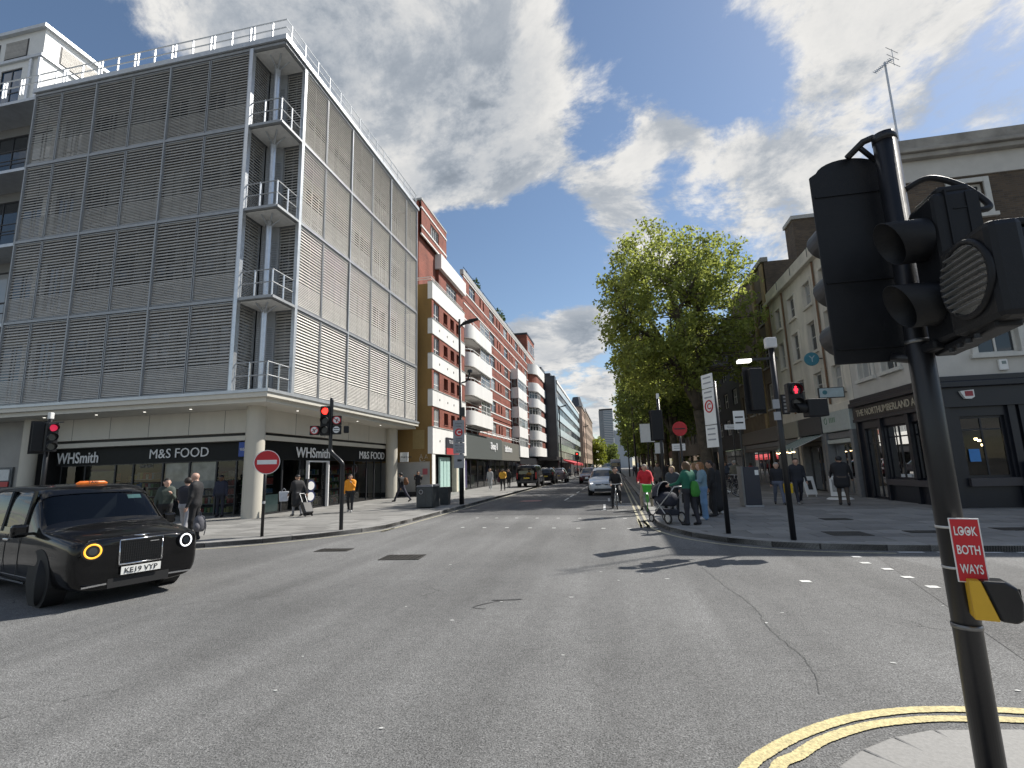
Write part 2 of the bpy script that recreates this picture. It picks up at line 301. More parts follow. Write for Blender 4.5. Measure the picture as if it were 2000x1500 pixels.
# ------------------------------------------------------------------ ground, road, pavements
def asphalt(name, base):
    m = bpy.data.materials.new(name); m.use_nodes = True; nt = m.node_tree; N = nt.nodes; L = nt.links; b = N['Principled BSDF']; b.inputs['Roughness'].default_value = 0.82; b.inputs['Specular IOR Level'].default_value = 0.35
    tc = N.new('ShaderNodeTexCoord')
    def nz(s, d, r): x = N.new('ShaderNodeTexNoise'); x.inputs['Scale'].default_value = s; x.inputs['Detail'].default_value = d; x.inputs['Roughness'].default_value = r; L.new(tc.outputs['Object'], x.inputs['Vector']); return x.outputs[0]
    def mr(v, a, b_, c, d): x = N.new('ShaderNodeMapRange'); L.new(v, x.inputs[0]); [setattr(x.inputs[i + 1], 'default_value', q) for i, q in enumerate((a, b_, c, d))]; return x.outputs[0]
    def mul(a, b_): x = N.new('ShaderNodeMath'); x.operation = 'MULTIPLY'; L.new(a, x.inputs[0]); L.new(b_, x.inputs[1]); return x.outputs[0]
    big = mr(nz(0.22, 5, 0.55), 0.32, 0.68, 0.74, 1.22)
    mp = N.new('ShaderNodeMapping'); mp.inputs['Scale'].default_value = (1.3, 0.10, 1); mp.inputs['Rotation'].default_value = (0, 0, 0.06); L.new(tc.outputs['Object'], mp.inputs[0])
    st = N.new('ShaderNodeTexNoise'); st.inputs['Scale'].default_value = 1.0; st.inputs['Detail'].default_value = 4; L.new(mp.outputs[0], st.inputs['Vector'])
    tyre = mr(st.outputs[0], 0.35, 0.65, 0.84, 1.14)
    mid = mr(nz(7, 4, 0.6), 0.3, 0.7, 0.90, 1.10)
    agg = mr(nz(75, 2, 0.8), 0.28, 0.72, 0.15, 1.95)
    agg2 = mr(nz(26, 3, 0.7), 0.3, 0.72, 0.70, 1.32)
    vo = N.new('ShaderNodeTexVoronoi'); vo.inputs['Scale'].default_value = 55; L.new(tc.outputs['Object'], vo.inputs['Vector']); chip = mr(vo.outputs['Distance'], 0.06, 0.11, 1.9, 1.0)
    v = mul(mul(mul(big, tyre), mul(mid, agg)), mul(agg2, chip))
    # cracks: warped cell borders, kept only in patches
    wp = N.new('ShaderNodeTexNoise'); wp.inputs['Scale'].default_value = 2.2; wp.inputs['Detail'].default_value = 5; L.new(tc.outputs['Object'], wp.inputs['Vector'])
    wa = N.new('ShaderNodeVectorMath'); wa.operation = 'MULTIPLY_ADD'; L.new(wp.outputs['Color'], wa.inputs[0]); wa.inputs[1].default_value = (0.9, 0.9, 0); L.new(tc.outputs['Object'], wa.inputs[2])
    cv = N.new('ShaderNodeTexVoronoi'); cv.feature = 'DISTANCE_TO_EDGE'; cv.inputs['Scale'].default_value = 0.24; L.new(wa.outputs[0], cv.inputs['Vector'])
    cr = mr(cv.outputs['Distance'], 0.0012, 0.0034, 1, 0); ck = mul(cr, mr(nz(0.5, 2, 0.5), 0.56, 0.68, 0, 1)); ckd = mr(ck, 0, 1, 1, 0.42)
    v = mul(v, ckd)
    sc = N.new('ShaderNodeVectorMath'); sc.operation = 'SCALE'; sc.inputs[0].default_value = base; L.new(v, sc.inputs[3]); L.new(sc.outputs[0], b.inputs['Base Color'])
    bp = N.new('ShaderNodeBump'); bp.inputs['Strength'].default_value = 0.6; bp.inputs['Distance'].default_value = 0.006; L.new(agg, bp.inputs['Height']); L.new(bp.outputs[0], b.inputs['Normal'])
    MATS[name] = m; return m
ASPH = asphalt('worn_asphalt', (0.150, 0.150, 0.148)); ASPHD = asphalt('newer_asphalt', (0.098, 0.098, 0.099)); ASPHM = asphalt('patched_asphalt', (0.132, 0.131, 0.129))
PAVE = M('paving_stone', (0.235, 0.23, 0.218), 0.8, var=0.22, scale=1.1, bump=0.15, bscale=120, rnd=0.2)
JOINT = M('paving_joint', (0.055, 0.053, 0.05), 0.9, var=0.2)
GRAN = M('granite_kerb', (0.25, 0.245, 0.235), 0.75, var=0.18, scale=5, bump=0.2, bscale=150, rnd=0.12)
GRANL = M('pale_granite_slab', (0.25, 0.245, 0.235), 0.75, var=0.16, scale=40, bump=0.15, bscale=150, rnd=0.07)
IRON = M('cast_iron', (0.05, 0.047, 0.043), 0.6, 0.4, var=0.3, scale=14, bump=0.3, bscale=50)
struct('ground', MB().quad((-3000, -300, -0.06), (3000, -300, -0.06), (3000, 4000, -0.06), (-3000, 4000, -0.06)), M('city_ground', (0.10, 0.10, 0.098), 0.9, var=0.2, scale=0.05))
road = struct('road', MB().quad((-120, -60, 0), (120, -60, 0), (120, 420, 0), (-120, 420, 0)), ASPH)
# darker relaid strips, set 4 mm proud
part(road, 'relaid_asphalt_patch', MB().quad((1.6, -8, 0.004), (3.0, 3.9, 0.004), (4.6, 10.9, 0.004), (9.5, -8, 0.004)), ASPHM)
part(road, 'relaid_asphalt_patch', MB().quad((-7.0, 19.6, 0.004), (1.0, 18.9, 0.004), (1.0, 60, 0.004), (-7.0, 60, 0.004)), ASPHD)
def clip_rect(poly, x0, x1, y0, y1):
    def cl(P, f, it):
        out = []
        for i in range(len(P)):
            a, b = P[i - 1], P[i]; fa, fb = f(a), f(b)
            if fa >= 0: 
                if fb >= 0: out.append(b)
                else: out.append(it(a, b, fa, fb))
            elif fb >= 0: out += [it(a, b, fa, fb), b]
        return out
    it = lambda a, b, fa, fb: (a[0] + (b[0] - a[0]) * fa / (fa - fb), a[1] + (b[1] - a[1]) * fa / (fa - fb))
    for f in (lambda p: p[0] - x0, lambda p: x1 - p[0], lambda p: p[1] - y0, lambda p: y1 - p[1]):
        poly = cl(poly, f, it)
        if len(poly) < 3: return []
    return poly
def area(P): return abs(sum(P[i - 1][0] * P[i][1] - P[i][0] * P[i - 1][1] for i in range(len(P)))) / 2
def pavement(name, poly, edge, z, sx, sy, xr, yr, mat, kerbw=0.3, far=None, nmax=290, kerbmat=None, joints=0.016):
    s = struct(name, MB().prism(poly, -0.05, z - 0.012), JOINT)
    rnd = random.Random(hash(name) % 99 if False else len(name)); cells = []
    y = yr[0]; row = 0
    while y < yr[1]:
        x = xr[0] - (row % 3) * sx / 3
        while x < xr[1]:
            P = clip_rect(poly_in(poly, edge, kerbw), x + joints / 2, x + sx - joints / 2, y + joints / 2, y + sy - joints / 2)
            if len(P) >= 3 and area(P) > 0.02: cells.append((x, y, P))
            x += sx
        y += sy; row += 1
    cells.sort(key=lambda c: (c[0] + sx / 2) ** 2 + (c[1] + sy / 2) ** 2)
    full = MB().prism([(0, 0), (sx - joints, 0), (sx - joints, sy - joints), (0, sy - joints)], -0.03, 0).mesh('paving_slab'); full.materials.append(mat)
    rest = MB()
    for i, (x, y, P) in enumerate(cells):
        dz = rnd.uniform(-0.003, 0.002)
        if i < nmax:
            if abs(area(P) - (sx - joints) * (sy - joints)) < 1e-3: part(s, 'paving_slab', full, mat, loc=(x + joints / 2, y + joints / 2, z + dz))
            else: part(s, 'paving_slab', MB().prism(P, z - 0.03, z + dz), mat)
        else: rest.prism(P, z - 0.03, z + dz)
    if rest.f: part(s, 'far_paving_slabs', rest, mat, kind='stuff')
    if far: part(s, 'far_paving', MB().prism(far, z - 0.02, z), mat)
    # kerb stones along the edge
    acc = 0
    for i in range(len(edge) - 1):
        a, b = Vector(edge[i]), Vector(edge[i + 1]); d = b - a; ln = d.length; k = max(1, round(ln / 0.92)); u = d / ln; nn = Vector((-u.y, u.x)) * (1 if kerbw > 0 else -1)
        for j in range(k):
            p = a + d * (j / k) + u * 0.006; q = a + d * ((j + 1) / k) - u * 0.006
            if p.y > 75: continue
            part(s, 'kerb_stone', MB().prism([tuple(p), tuple(q), tuple(q + nn * abs(kerbw)), tuple(p + nn * abs(kerbw))], -0.05, z + 0.003 + rnd.uniform(-0.002, 0.002)), kerbmat or GRAN, bevel=0.012)
    return s
def poly_in(poly, edge, w):      # the polygon with its kerb edge pulled in by the kerb's width
    if not hasattr(poly_in, 'c'): poly_in.c = {}
    k = id(poly)
    if k in poly_in.c: return poly_in.c[k]
    mp = {}
    for i, e in enumerate(edge):
        a = Vector(edge[max(i - 1, 0)]); b = Vector(edge[min(i + 1, len(edge) - 1)]); u = (b - a).normalized(); nn = Vector((-u.y, u.x)) * (1 if w > 0 else -1)
        mp[e] = tuple(Vector(e) + nn * (abs(w) + 0.006))
    poly_in.c[k] = [mp.get(p, p) for p in poly]; return poly_in.c[k]
eL = [(-60, 10.6), (-30, 10.75), (-14, 10.9), (-11.6, 11.1), (-10.4, 11.45), (-9.3, 12.2), (-8.3, 13.3), (-7.6, 14.4), (-7.28, 15.4), (-7.22, 18.5), (-7.2, 30), (-7.2, 41), (-7.2, 60), (-5.2, 88), (-4.6, 130), (-4.4, 260)]
pL = eL + [(-60, 260)]
eR = [(1.3, 300), (1.25, 60), (1.2, 30), (1.15, 20), (1.08, 17.2), (1.12, 15.6), (1.32, 14.3), (1.72, 13.2), (2.35, 12.25), (3.1, 11.65), (3.9, 11.35), (5.0, 11.18), (6.4, 11.08), (60, 10.9)]
pR = eR + [(60, 300)]
pavement('pavement_left', pL, eL, 0.12, 0.9, 0.6, (-27, -7), (11, 34), PAVE, 0.3, far=[(-16, 34), (-7.5, 34), (-7.5, 60), (-5.5, 88), (-4.9, 130), (-4.7, 259), (-16, 259)])
pavement('pavement_right', pR, eR, 0.12, 0.9, 0.6, (1.2, 22), (11, 32), PAVE, 0.3, far=[(1.55, 32), (11, 32), (11, 290), (1.6, 290), (1.55, 60)], nmax=295)
eI = [(2.2, -6), (0.75, 1.0), (0.72, 2.2), (0.82, 2.75), (1.08, 3.31), (1.29, 3.52), (1.53, 3.69), (1.81, 3.82), (2.34, 3.9), (3.4, 3.9), (14, 3.8)]
eI = [(0.72, -6)] + eI[2:]
pI = eI + [(14, -6)]
pavement('pavement_near', pI, eI, 0.10, 0.9, 0.75, (0.4, 6), (-1, 5), GRANL, -0.42, kerbmat=GRANL, joints=0.02)
# ------------------------------------------------------------------ painted markings
YEL = M('yellow_line_paint', (0.56, 0.48, 0.25), 0.8, var=0.38, scale=45, bump=0.4, bscale=90)
RWHITE = M('white_line_paint', (0.62, 0.62, 0.60), 0.75, var=0.25, scale=18)
def ribbon(pts, w, z=0.008):
    mb = MB(); P = [Vector(p) for p in pts]; L_ = []
    for i, p in enumerate(P):
        t = (P[min(i + 1, len(P) - 1)] - P[max(i - 1, 0)]).normalized(); n = Vector((-t.y, t.x)); L_.append((p + n * w / 2 * random.uniform(0.93, 1.07), p - n * w / 2 * random.uniform(0.93, 1.07)))
    for i in range(len(P) - 1):
        a, b = L_[i]; c, d = L_[i + 1]; mb.quad((a.x, a.y, z), (b.x, b.y, z), (d.x, d.y, z), (c.x, c.y, z))
    return mb
def smooth(pts, k=6):
    out = []; P = [Vector(p) for p in pts]
    for i in range(len(P) - 1):
        p0, p1, p2, p3 = P[max(i - 1, 0)], P[i], P[i + 1], P[min(i + 2, len(P) - 1)]
        for j in range(k):
            t = j / k; out.append(0.5 * (2 * p1 + (p2 - p0) * t + (2 * p0 - 5 * p1 + 4 * p2 - p3) * t * t + (3 * p1 - p0 - 3 * p2 + p3) * t ** 3))
    return out + [P[-1]]
part(road, 'double_yellow_line', ribbon(smooth([(0.33, 1.0), (0.36, 2.4), (0.47, 3.05), (0.65, 3.43), (0.81, 3.62), (1.05, 3.84), (1.42, 4.1), (1.81, 4.27), (2.24, 4.36), (2.9, 4.38), (6, 4.3), (14, 4.2)], 26), 0.085), YEL)
part(road, 'double_yellow_line', ribbon(smooth([(0.5, 1.0), (0.53, 2.4), (0.65, 3.05), (0.82, 3.46), (0.97, 3.6), (1.19, 3.81), (1.55, 4.04), (1.92, 4.17), (2.26, 4.22), (2.9, 4.24), (6, 4.16), (14, 4.06)], 26), 0.08), YEL)
PALEY = M('worn_yellow_paint', (0.42, 0.39, 0.28), 0.8, var=0.3, scale=9)
part(road, 'kerb_yellow_line', ribbon([(x, y) for x, y in smooth([(-40, 10.4), (-14, 10.62), (-11.5, 10.8), (-10.2, 11.2), (-9.1, 11.95), (-8.1, 13.1), (-7.36, 14.3), (-7.03, 15.4), (-6.97, 18.5), (-6.95, 60)])], 0.09), PALEY)
part(road, 'kerb_yellow_line', ribbon(smooth([(0.93, 60), (0.86, 18.5), (0.78, 17.0), (0.85, 15.5), (1.06, 14.2), (1.5, 12.95), (2.2, 11.95), (3.0, 11.35), (3.85, 11.03), (5, 10.86)]), 0.09), PALEY)
part(road, 'kerb_yellow_line', ribbon(smooth([(0.70, 60), (0.66, 18.5), (0.62, 17.4)]), 0.08), PALEY)
def mark(name, x, y, w, l, rz=0, m=RWHITE, z=0.008):
    c, s_ = math.cos(rz), math.sin(rz); q = [(x + c * a - s_ * b, y + s_ * a + c * b, z) for a, b in ((-w / 2, -l / 2), (w / 2, -l / 2), (w / 2, l / 2), (-w / 2, l / 2))]
    part(road, name, MB().quad(*q), m)
for k in range(9): mark('crossing_stud', -4.75 + k * 0.72, 15.42 - k * 0.075, 0.11, 0.11)
for k in range(9): mark('crossing_stud', -5.1 + k * 0.76, 18.4 - k * 0.10, 0.11, 0.12)
for x, y in [(4.06, 9.88), (4.15, 9.36), (4.13, 8.76), (4.13, 8.15), (4.17, 10.47), (2.63, 8.39), (4.2, 7.4), (4.2, 6.7)]: mark('crossing_stud', x, y, 0.14, 0.13)
for x in (5.3, 5.95, 6.55, 7.2, 7.9): mark('give_way_dash', x, 10.6 if x > 9 else 11.0 - 0.02, 0.42, 0.10)
mark('lane_line', -0.55, 22.6, 0.10, 3.4, 0.02); mark('lane_line', -0.42, 27.5, 0.1, 2.4, 0.02)
for y in (28.6, 31.6, 36, 41, 46, 52, 58): mark('lane_line', -2.75 + (y - 28) * 0.012, y, 0.11, 2.2, -0.01)
mark('stop_line', -1.3, 26.9, 2.6, 0.13); mark('stop_line', -0.15, 21.0, 1.0, 0.12); mark('stop_line', -1.2, 34.3, 2.6, 0.13)
mark('cycle_symbol_paint', 0.25, 23.4, 0.85, 0.35); mark('cycle_symbol_paint', 0.25, 24.3, 0.75, 0.22)
PINK = M('red_zone_paint', (0.30, 0.13, 0.12), 0.8, var=0.3, scale=8)
part(road, 'charging_zone_roundel', MB().ring((-4.6, 27.6, 0.008), (0, 0, 1), 0.5, 0.004, 24, 4), RWHITE)
q = MB(); q.disc((-4.6, 27.6, 0.007), (0, 0, 1), 0.62, 0.004, 24); part(road, 'charging_zone_roundel', q, PINK)
for x, y, w, l, rz in [(-4.45, 10.2, 0.85, 0.6, 0.1), (-6.55, 11.1, 0.8, 0.4, 0.1)]:
    mb = MB()
    c = Vector((x, y, 0.006)); mb.obox(c, w, l, 0.008, (math.cos(rz), math.sin(rz), 0), (-math.sin(rz), math.cos(rz), 0))
    for i in range(7):
        for j in range(5): mb.obox(c + Vector(((i - 3) * w / 7.5, (j - 2) * l / 5.6, 0.006)), w / 12, l / 9, 0.008)
    part(road, 'iron_cover', mb, IRON)
rf = random.Random(3)
FLECK = M('paint_fleck', (0.55, 0.55, 0.53), 0.8, var=0.3, scale=40)
for k in range(22):
    x, y = rf.uniform(-3.5, 4.5), rf.uniform(2.6, 10.5); s_ = rf.uniform(0.008, 0.020) * (0.6 + y / 9); a0 = rf.uniform(0, 6)
    if x > 0.3 and y < 4.6: continue
    P = [(x + s_ * rf.uniform(0.5, 1.3) * math.cos(a0 + q * 1.257) * 1.5, y + s_ * rf.uniform(0.5, 1.2) * math.sin(a0 + q * 1.257), 0.006) for q in range(5)]
    part(road, 'paint_fleck', MB().add(P, [(0, 1, 2, 3, 4)]), FLECK)
TAR = M('tar_mark', (0.055, 0.055, 0.055), 0.7, var=0.3, scale=20)
part(road, 'tar_mark', ribbon(smooth([(-1.72, 6.55), (-1.9, 6.6), (-1.83, 6.75), (-1.6, 6.98), (-1.42, 7.02)]), 0.018, 0.006), TAR); part(road, 'tar_mark', ribbon(smooth([(-1.75, 6.98), (-1.6, 7.0), (-1.35, 7.06)]), 0.03, 0.0065), TAR)
part(road, 'joint_crack', ribbon([(p.x + rf.gauss(0, 0.008), p.y) for p in smooth([(1.35, 9.4), (1.42, 8.3), (1.55, 7.0), (1.5, 6.1), (1.55, 5.2), (1.42, 4.5)], 14)], 0.006, 0.0062), TAR)
part(road, 'joint_crack', ribbon([(p.x + rf.gauss(0, 0.01), p.y) for p in smooth([(-3.2, 9.2), (-3.9, 8.2), (-4.6, 7.3), (-6.2, 6.3)], 14)], 0.006, 0.0062), TAR)
pr = bpy.data.objects['pavement_right']
for x, y, w, l in [(4.95, 12.75, 0.8, 0.7), (5.9, 15.8, 0.7, 0.5), (6.6, 13.0, 0.7, 0.4), (8.6, 13.4, 0.8, 0.5)]:
    mb = MB(); mb.box(x - w / 2, x + w / 2, y - l / 2, y + l / 2, 0.11, 0.1265)
    mb.box(x - w * .44, x + w * .44, y - l * .44, y + l * .44, 0.125, 0.1295); part(pr, 'iron_cover', mb, IRON)
# ------------------------------------------------------------------ corner office block with louvred screens
A = thing('louvred_office_block', 'grey corner office block wrapped in horizontal metal louvres with shops below', 'building', (-20, 24, 0.12))
f1 = FY(16.85); f2 = FX(-13.0)
ZF = [5.06, 8.88, 12.78, 16.66, 20.45]
D1 = [-26.62, -25.04, -22.97, -20.9, -18.83, -16.76, -14.70]
D2 = [18.45, 20.29, 22.69, 25.12, 27.56, 30.02, 31.85]
def louvre_mesh(w, h, fr, lo=1.12):
    lf = F((0, 0), fr.u, fr.n); mb = MB(); n = Vector((fr.n[0], fr.n[1], 0)); u = Vector((fr.u[0], fr.u[1], 0)); up = Vector((0, 0, 1))
    az = (up * 0.88 - n * 0.47).normalized(); ax = az.cross(u).normalized()
    def blade(z, wd, th):
        c = Vector(lf.pt(w / 2, z, -0.03)); mb.obox(c, w - 0.07, th, wd, u, ax, az)
    k = 14
    for i in range(k): blade(0.06 + (lo - 0.08) * (i + 0.5) / k, 0.062, 0.012)
    k = 19; hh = h - lo
    for i in range(k): blade(lo + hh * (i + 0.5) / k, 0.088, 0.014)
    me = mb.mesh('louvre_blades'); me.materials.append(SLAT); return me
LV = {}
def louvre(fr, u0, u1, z0, z1):
    w, h = u1 - u0, z1 - z0; key = (round(w, 2), round(h, 2), fr.u)
    if key not in LV:
        lf = F((0, 0), fr.u, fr.n); fm = MB()
        fm.fbox(lf, 0, 0.035, 0, h, -0.09, 0.02); fm.fbox(lf, w - 0.035, w, 0, h, -0.09, 0.02); fm.fbox(lf, 0.036, w - 0.036, 0, 0.035, -0.08, 0.01); fm.fbox(lf, 0.036, w - 0.036, h - 0.035, h, -0.08, 0.01)
        fm.fbox(lf, w / 2 - 0.015, w / 2 + 0.015, 0.036, h - 0.036, -0.12, -0.075)
        me = fm.mesh('louvre_panel'); me.materials.append(DULL); LV[key] = (me, louvre_mesh(w, h, fr))
    a, b = LV[key]; o = part(A, 'louvre_panel', a, STEEL, loc=fr.pt(u0, z0, 0)); c = part(o, 'louvre_blades', b, SLAT, local=True, kind='stuff'); return o
INW = M('inner_wall_panel', (0.20, 0.20, 0.195), 0.6, var=0.08, scale=1)
for lv in range(4):
    z0, z1 = ZF[lv], ZF[lv + 1]
    for fr, D in ((f1, D1), (f2, D2)):
        for i in range(len(D) - 1): louvre(fr, D[i] + 0.02, D[i + 1] - 0.02, z0 + 0.07, z1 - 0.12)
    # floor edge beam and walkway, round the corner
    mb = MB(); mb.fbox(f1, -26.7, -13.0, z1 - 0.09, z1 + 0.03, -1.3, 0.05); mb.fbox(f2, 16.84, 31.9, z1 - 0.085, z1 + 0.025, -1.28, 0.055)
    mb.prism([(-14.8, 16.80), (-12.945, 16.80), (-12.945, 18.6), (-14.8, 18.6)], z1 - 0.115, z1 + 0.055) if False else None
    part(A, 'floor_edge', mb, DULL)
    # inner facade 1.25 m behind the screen
    g1, g2 = FY(18.1), FX(-14.25)
    ops1 = [(D1[i] + 0.25, D1[i + 1] - 0.25, z0 + 0.85, z1 - 0.55) for i in range(6)]; ops2 = [(D2[i] + 0.3, D2[i + 1] - 0.3, z0 + 0.85, z1 - 0.55) for i in range(6)]
    mb = MB(); mb.wall(g1, -26.6, -14.7, z0 - 0.06, z1 - 0.11, ops1, 0.12); mb.wall(g2, 18.6, 31.8, z0 - 0.06, z1 - 0.11, ops2, 0.12); part(A, 'inner_wall', mb, INW)
    for fr, ops in ((g1, ops1), (g2, ops2)):
        for a, b, c, d in ops: window(A, fr, a, b, c, d, -0.06, 3, 1, INW, GLASSC, 0.05, 0.05, trans=0.3)
# solid core so no light passes through the block
part(A, 'core_wall', MB().box(-26.5, -14.9, 18.4, 31.6, 4.7, 20.3), INNER)
part(A, 'end_wall', MB().fbox(FY(31.86, 1), -26.5, -13.05, 4.7, 20.5, -0.1, 0.05), CREAM)
# posts at the screen ends and at every second joint
mb = MB()
for u in (-14.66,): part(A, 'corner_post', MB().fbox(f1, u, u + 0.16, 5.0, 20.4, -0.1, 0.10), M('bright_steel', (0.62, 0.64, 0.66), 0.3, 0.75, var=0.1))
part(A, 'corner_post', MB().fbox(f2, 18.27, 18.44, 5.0, 20.4, -0.1, 0.06), STEEL)
for i, u in enumerate(D1[::2]): part(A, 'screen_mullion', MB().fbox(f1, u - 0.035, u + 0.035, 5.0, 20.4, -0.12, 0.06), DULL)
for i, u in enumerate(D2[2::2]): part(A, 'screen_mullion', MB().fbox(f2, u - 0.035, u + 0.035, 5.0, 20.4, -0.12, 0.06), STEEL)
# open corner bays: slab, inner shutters, steel tube column, railings
for lv in range(4):
    z0, z1 = ZF[lv] + 0.05, ZF[lv + 1] - 0.11
    # side screens of the corner notch
    fa = F((-14.68, 0), (0, 1), (1, 0)); fb = F((0, 18.42), (1, 0), (0, -1))
    for fr, a, b in ((fa, 16.95, 18.05), (fb, -13.98, -13.12)):
        louvre(fr, a, b, z0 + 0.02, z1 - 0.02)
    # the two diagonal shutters behind the column
    for (p, q_) in (((-14.66, 18.1), (-14.3, 18.55)), ((-14.3, 18.55), (-13.98, 18.44))): pass
    dd = F((-14.45, 18.2), (0.94, 0.34), (0.34, -0.94)); mb = MB()
    mb.fbox(dd, -0.22, 0.52, z0, z1, -0.05, 0.0); part(A, 'shutter_backing', mb, M('pale_bay_panel', (0.36, 0.37, 0.38), 0.5, var=0.08))
    mb = MB()
    for i in range(36): mb.fbox(dd, -0.17, 0.46, z0 + 0.05 + i * (z1 - z0 - 0.75) / 36, z0 + 0.09 + i * (z1 - z0 - 0.75) / 36, 0.004, 0.035)
    part(A, 'shutter_slats', mb, STEEL, kind='stuff')
    part(A, 'tube_column', MB().cyl((-14.05, 17.8), 0.15, z0, z1, 18), M('bright_steel'), True)
    mb = MB()
    for dx, dy in ((0.62, -0.62), (0.65, -0.1), (0.1, -0.65)): mb.tube([(-14.05, 17.8, z1 - 0.32), (-14.05 + dx, 17.8 + dy, z1 - 0.02)], 0.035, 6)
    part(A, 'bracket_arms', mb, STEEL)
    part(A, 'soffit_panel', MB().box(-14.6, -13.1, 16.95, 18.35, z1 - 0.025, z1 - 0.006), M('pale_soffit', (0.70, 0.69, 0.66), 0.6))
    if lv < 4:
        mb = MB(); zr = z0
        for h in (1.08, 0.55): mb.tube([(-14.6, 16.9, zr + h), (-13.05, 16.9, zr + h), (-13.05, 18.3, zr + h)], 0.026, 6)
        part(A, 'railing', mb, DULL, True)
        for x, y in ((-14.5, 16.9), (-13.85, 16.9), (-13.06, 16.92), (-13.05, 17.6), (-13.05, 18.25)): part(A, 'railing_post', MB().box(x - 0.02, x + 0.02, y - 0.03, y + 0.03, zr, zr + 1.1), M('bright_steel'))
# roof slab, parapet railing
part(A, 'roof_slab', MB().prism([(-26.7, 16.7), (-12.85, 16.7), (-12.85, 32.0), (-26.7, 32.0)], 20.51, 20.74), STEEL)
mb = MB()
for h in (21.62, 21.22): mb.tube([(-38, 16.85, h), (-12.98, 16.85, h), (-12.98, 31.8, h)], 0.03, 6)
part(A, 'roof_railing', mb, STEEL, True)
for u in D1 + [-27.7, -28.8]:
    for du in (-0.09, 0.09): part(A, 'railing_post', MB().fbox(f1, u + du - 0.03, u + du + 0.03, 20.74, 21.6, -0.04, 0.02), M('bright_steel'))
    part(A, 'railing_post', MB().fbox(f1, u + 1.0, u + 1.05, 20.74, 21.6, -0.04, 0.02), M('bright_steel'))
for k in range(15): y = 17.2 + k * 1.03; part(A, 'railing_post', MB().box(-13.0, -12.96, y, y + 0.04, 20.74, 21.6), STEEL)
part(A, 'rooftop_plant_room', MB().box(-26, -14.9, 18.9, 30, 20.74, 22.15), M('roof_panel', (0.42, 0.43, 0.43), 0.5, var=0.08))
part(A, 'rooftop_coping', MB().box(-26.1, -14.8, 18.8, 30.1, 22.151, 22.28), STEEL)
# fascia and soffit over the shops
part(A, 'fascia_beam', MB().prism([(-26.7, 16.72), (-12.87, 16.72), (-12.87, 31.95), (-26.7, 31.95)], 4.78, 5.0), CREAM)
part(A, 'fascia_gutter', MB().prism([(-26.75, 16.66), (-12.81, 16.66), (-12.81, 31.96), (-26.75, 31.96)], 4.96, 5.08), STEEL)
part(A, 'soffit', MB().prism([(-26.7, 16.9), (-13.05, 16.9), (-13.05, 31.9), (-26.7, 31.9)], 4.60, 4.779), CREAM)
mb = MB(); mb.prism([(-26.7, 18.7), (-14.55, 18.7), (-14.55, 31.9), (-26.7, 31.9)], 3.62, 4.599); part(A, 'upper_fascia', mb, CREAM)
mb = MB(); mb.prism([(-26.7, 18.82), (-14.65, 18.82), (-14.65, 31.85), (-26.7, 31.85)], 3.30, 3.50); part(A, 'lower_fascia', mb, CREAM)
mb = MB(); mb.prism([(-26.6, 19.0), (-14.75, 19.0), (-14.75, 31.8), (-26.6, 31.8)], 3.501, 3.619); part(A, 'fascia_groove', mb, DARK)
for x in (-24.5, -22.4, -20.3, -18.2, -16.4):
    part(A, 'fascia_joint', MB().box(x, x + 0.015, 18.695, 18.71, 3.62, 4.6), DARK)
for y in (21, 23.4, 25.8, 28.2, 30.4): part(A, 'fascia_joint', MB().box(-14.56, -14.545, y, y + 0.015, 3.62, 4.6), DARK)
LAMPM = M('downlight', (0.9, 0.9, 0.85), 0.4, emit=(1, 0.96, 0.86), es=2.0, var=0)
for x, y in [(-24.7, 17.6), (-22, 17.7), (-19.5, 17.7), (-17.2, 17.7), (-13.8, 20.0), (-13.8, 22.6), (-13.8, 25.4), (-13.8, 28.2)]: part(A, 'downlight', MB().disc((x, y, 4.598), (0, 0, 1), 0.05, 0.01, 10), LAMPM)
for x, y in ((-14.36, 18.08), (-14.3, 30.9), (-26.0, 18.1)): part(A, 'round_column', MB().cyl((x, y), 0.37 if x > -20 else 0.3, 0.12, 4.6, 28), M('concrete_column', (0.52, 0.49, 0.42), 0.65, var=0.08, scale=1.2, streak=0.7, bump=0.08), True)
# shopfronts
YS, XS = 19.3, -14.85
s1, s2 = FY(YS), FX(XS)
part(A, 'shop_floor', MB().box(-26, XS - 0.02, YS + 0.02, 31.6, 0.05, 0.125), M('shop_floor', (0.20, 0.19, 0.18), 0.4))
part(A, 'sign_band', MB().fbox(s1, -26.0, XS - 0.06, 2.5, 3.3, -0.12, 0.02), M('black_sign_band', (0.010, 0.011, 0.012), 0.45, var=0.2, spec=0.2))
part(A, 'sign_band', MB().fbox(s2, YS - 0.02, 31.2, 2.48, 3.3, -0.12, 0.02), M('black_sign_band'))
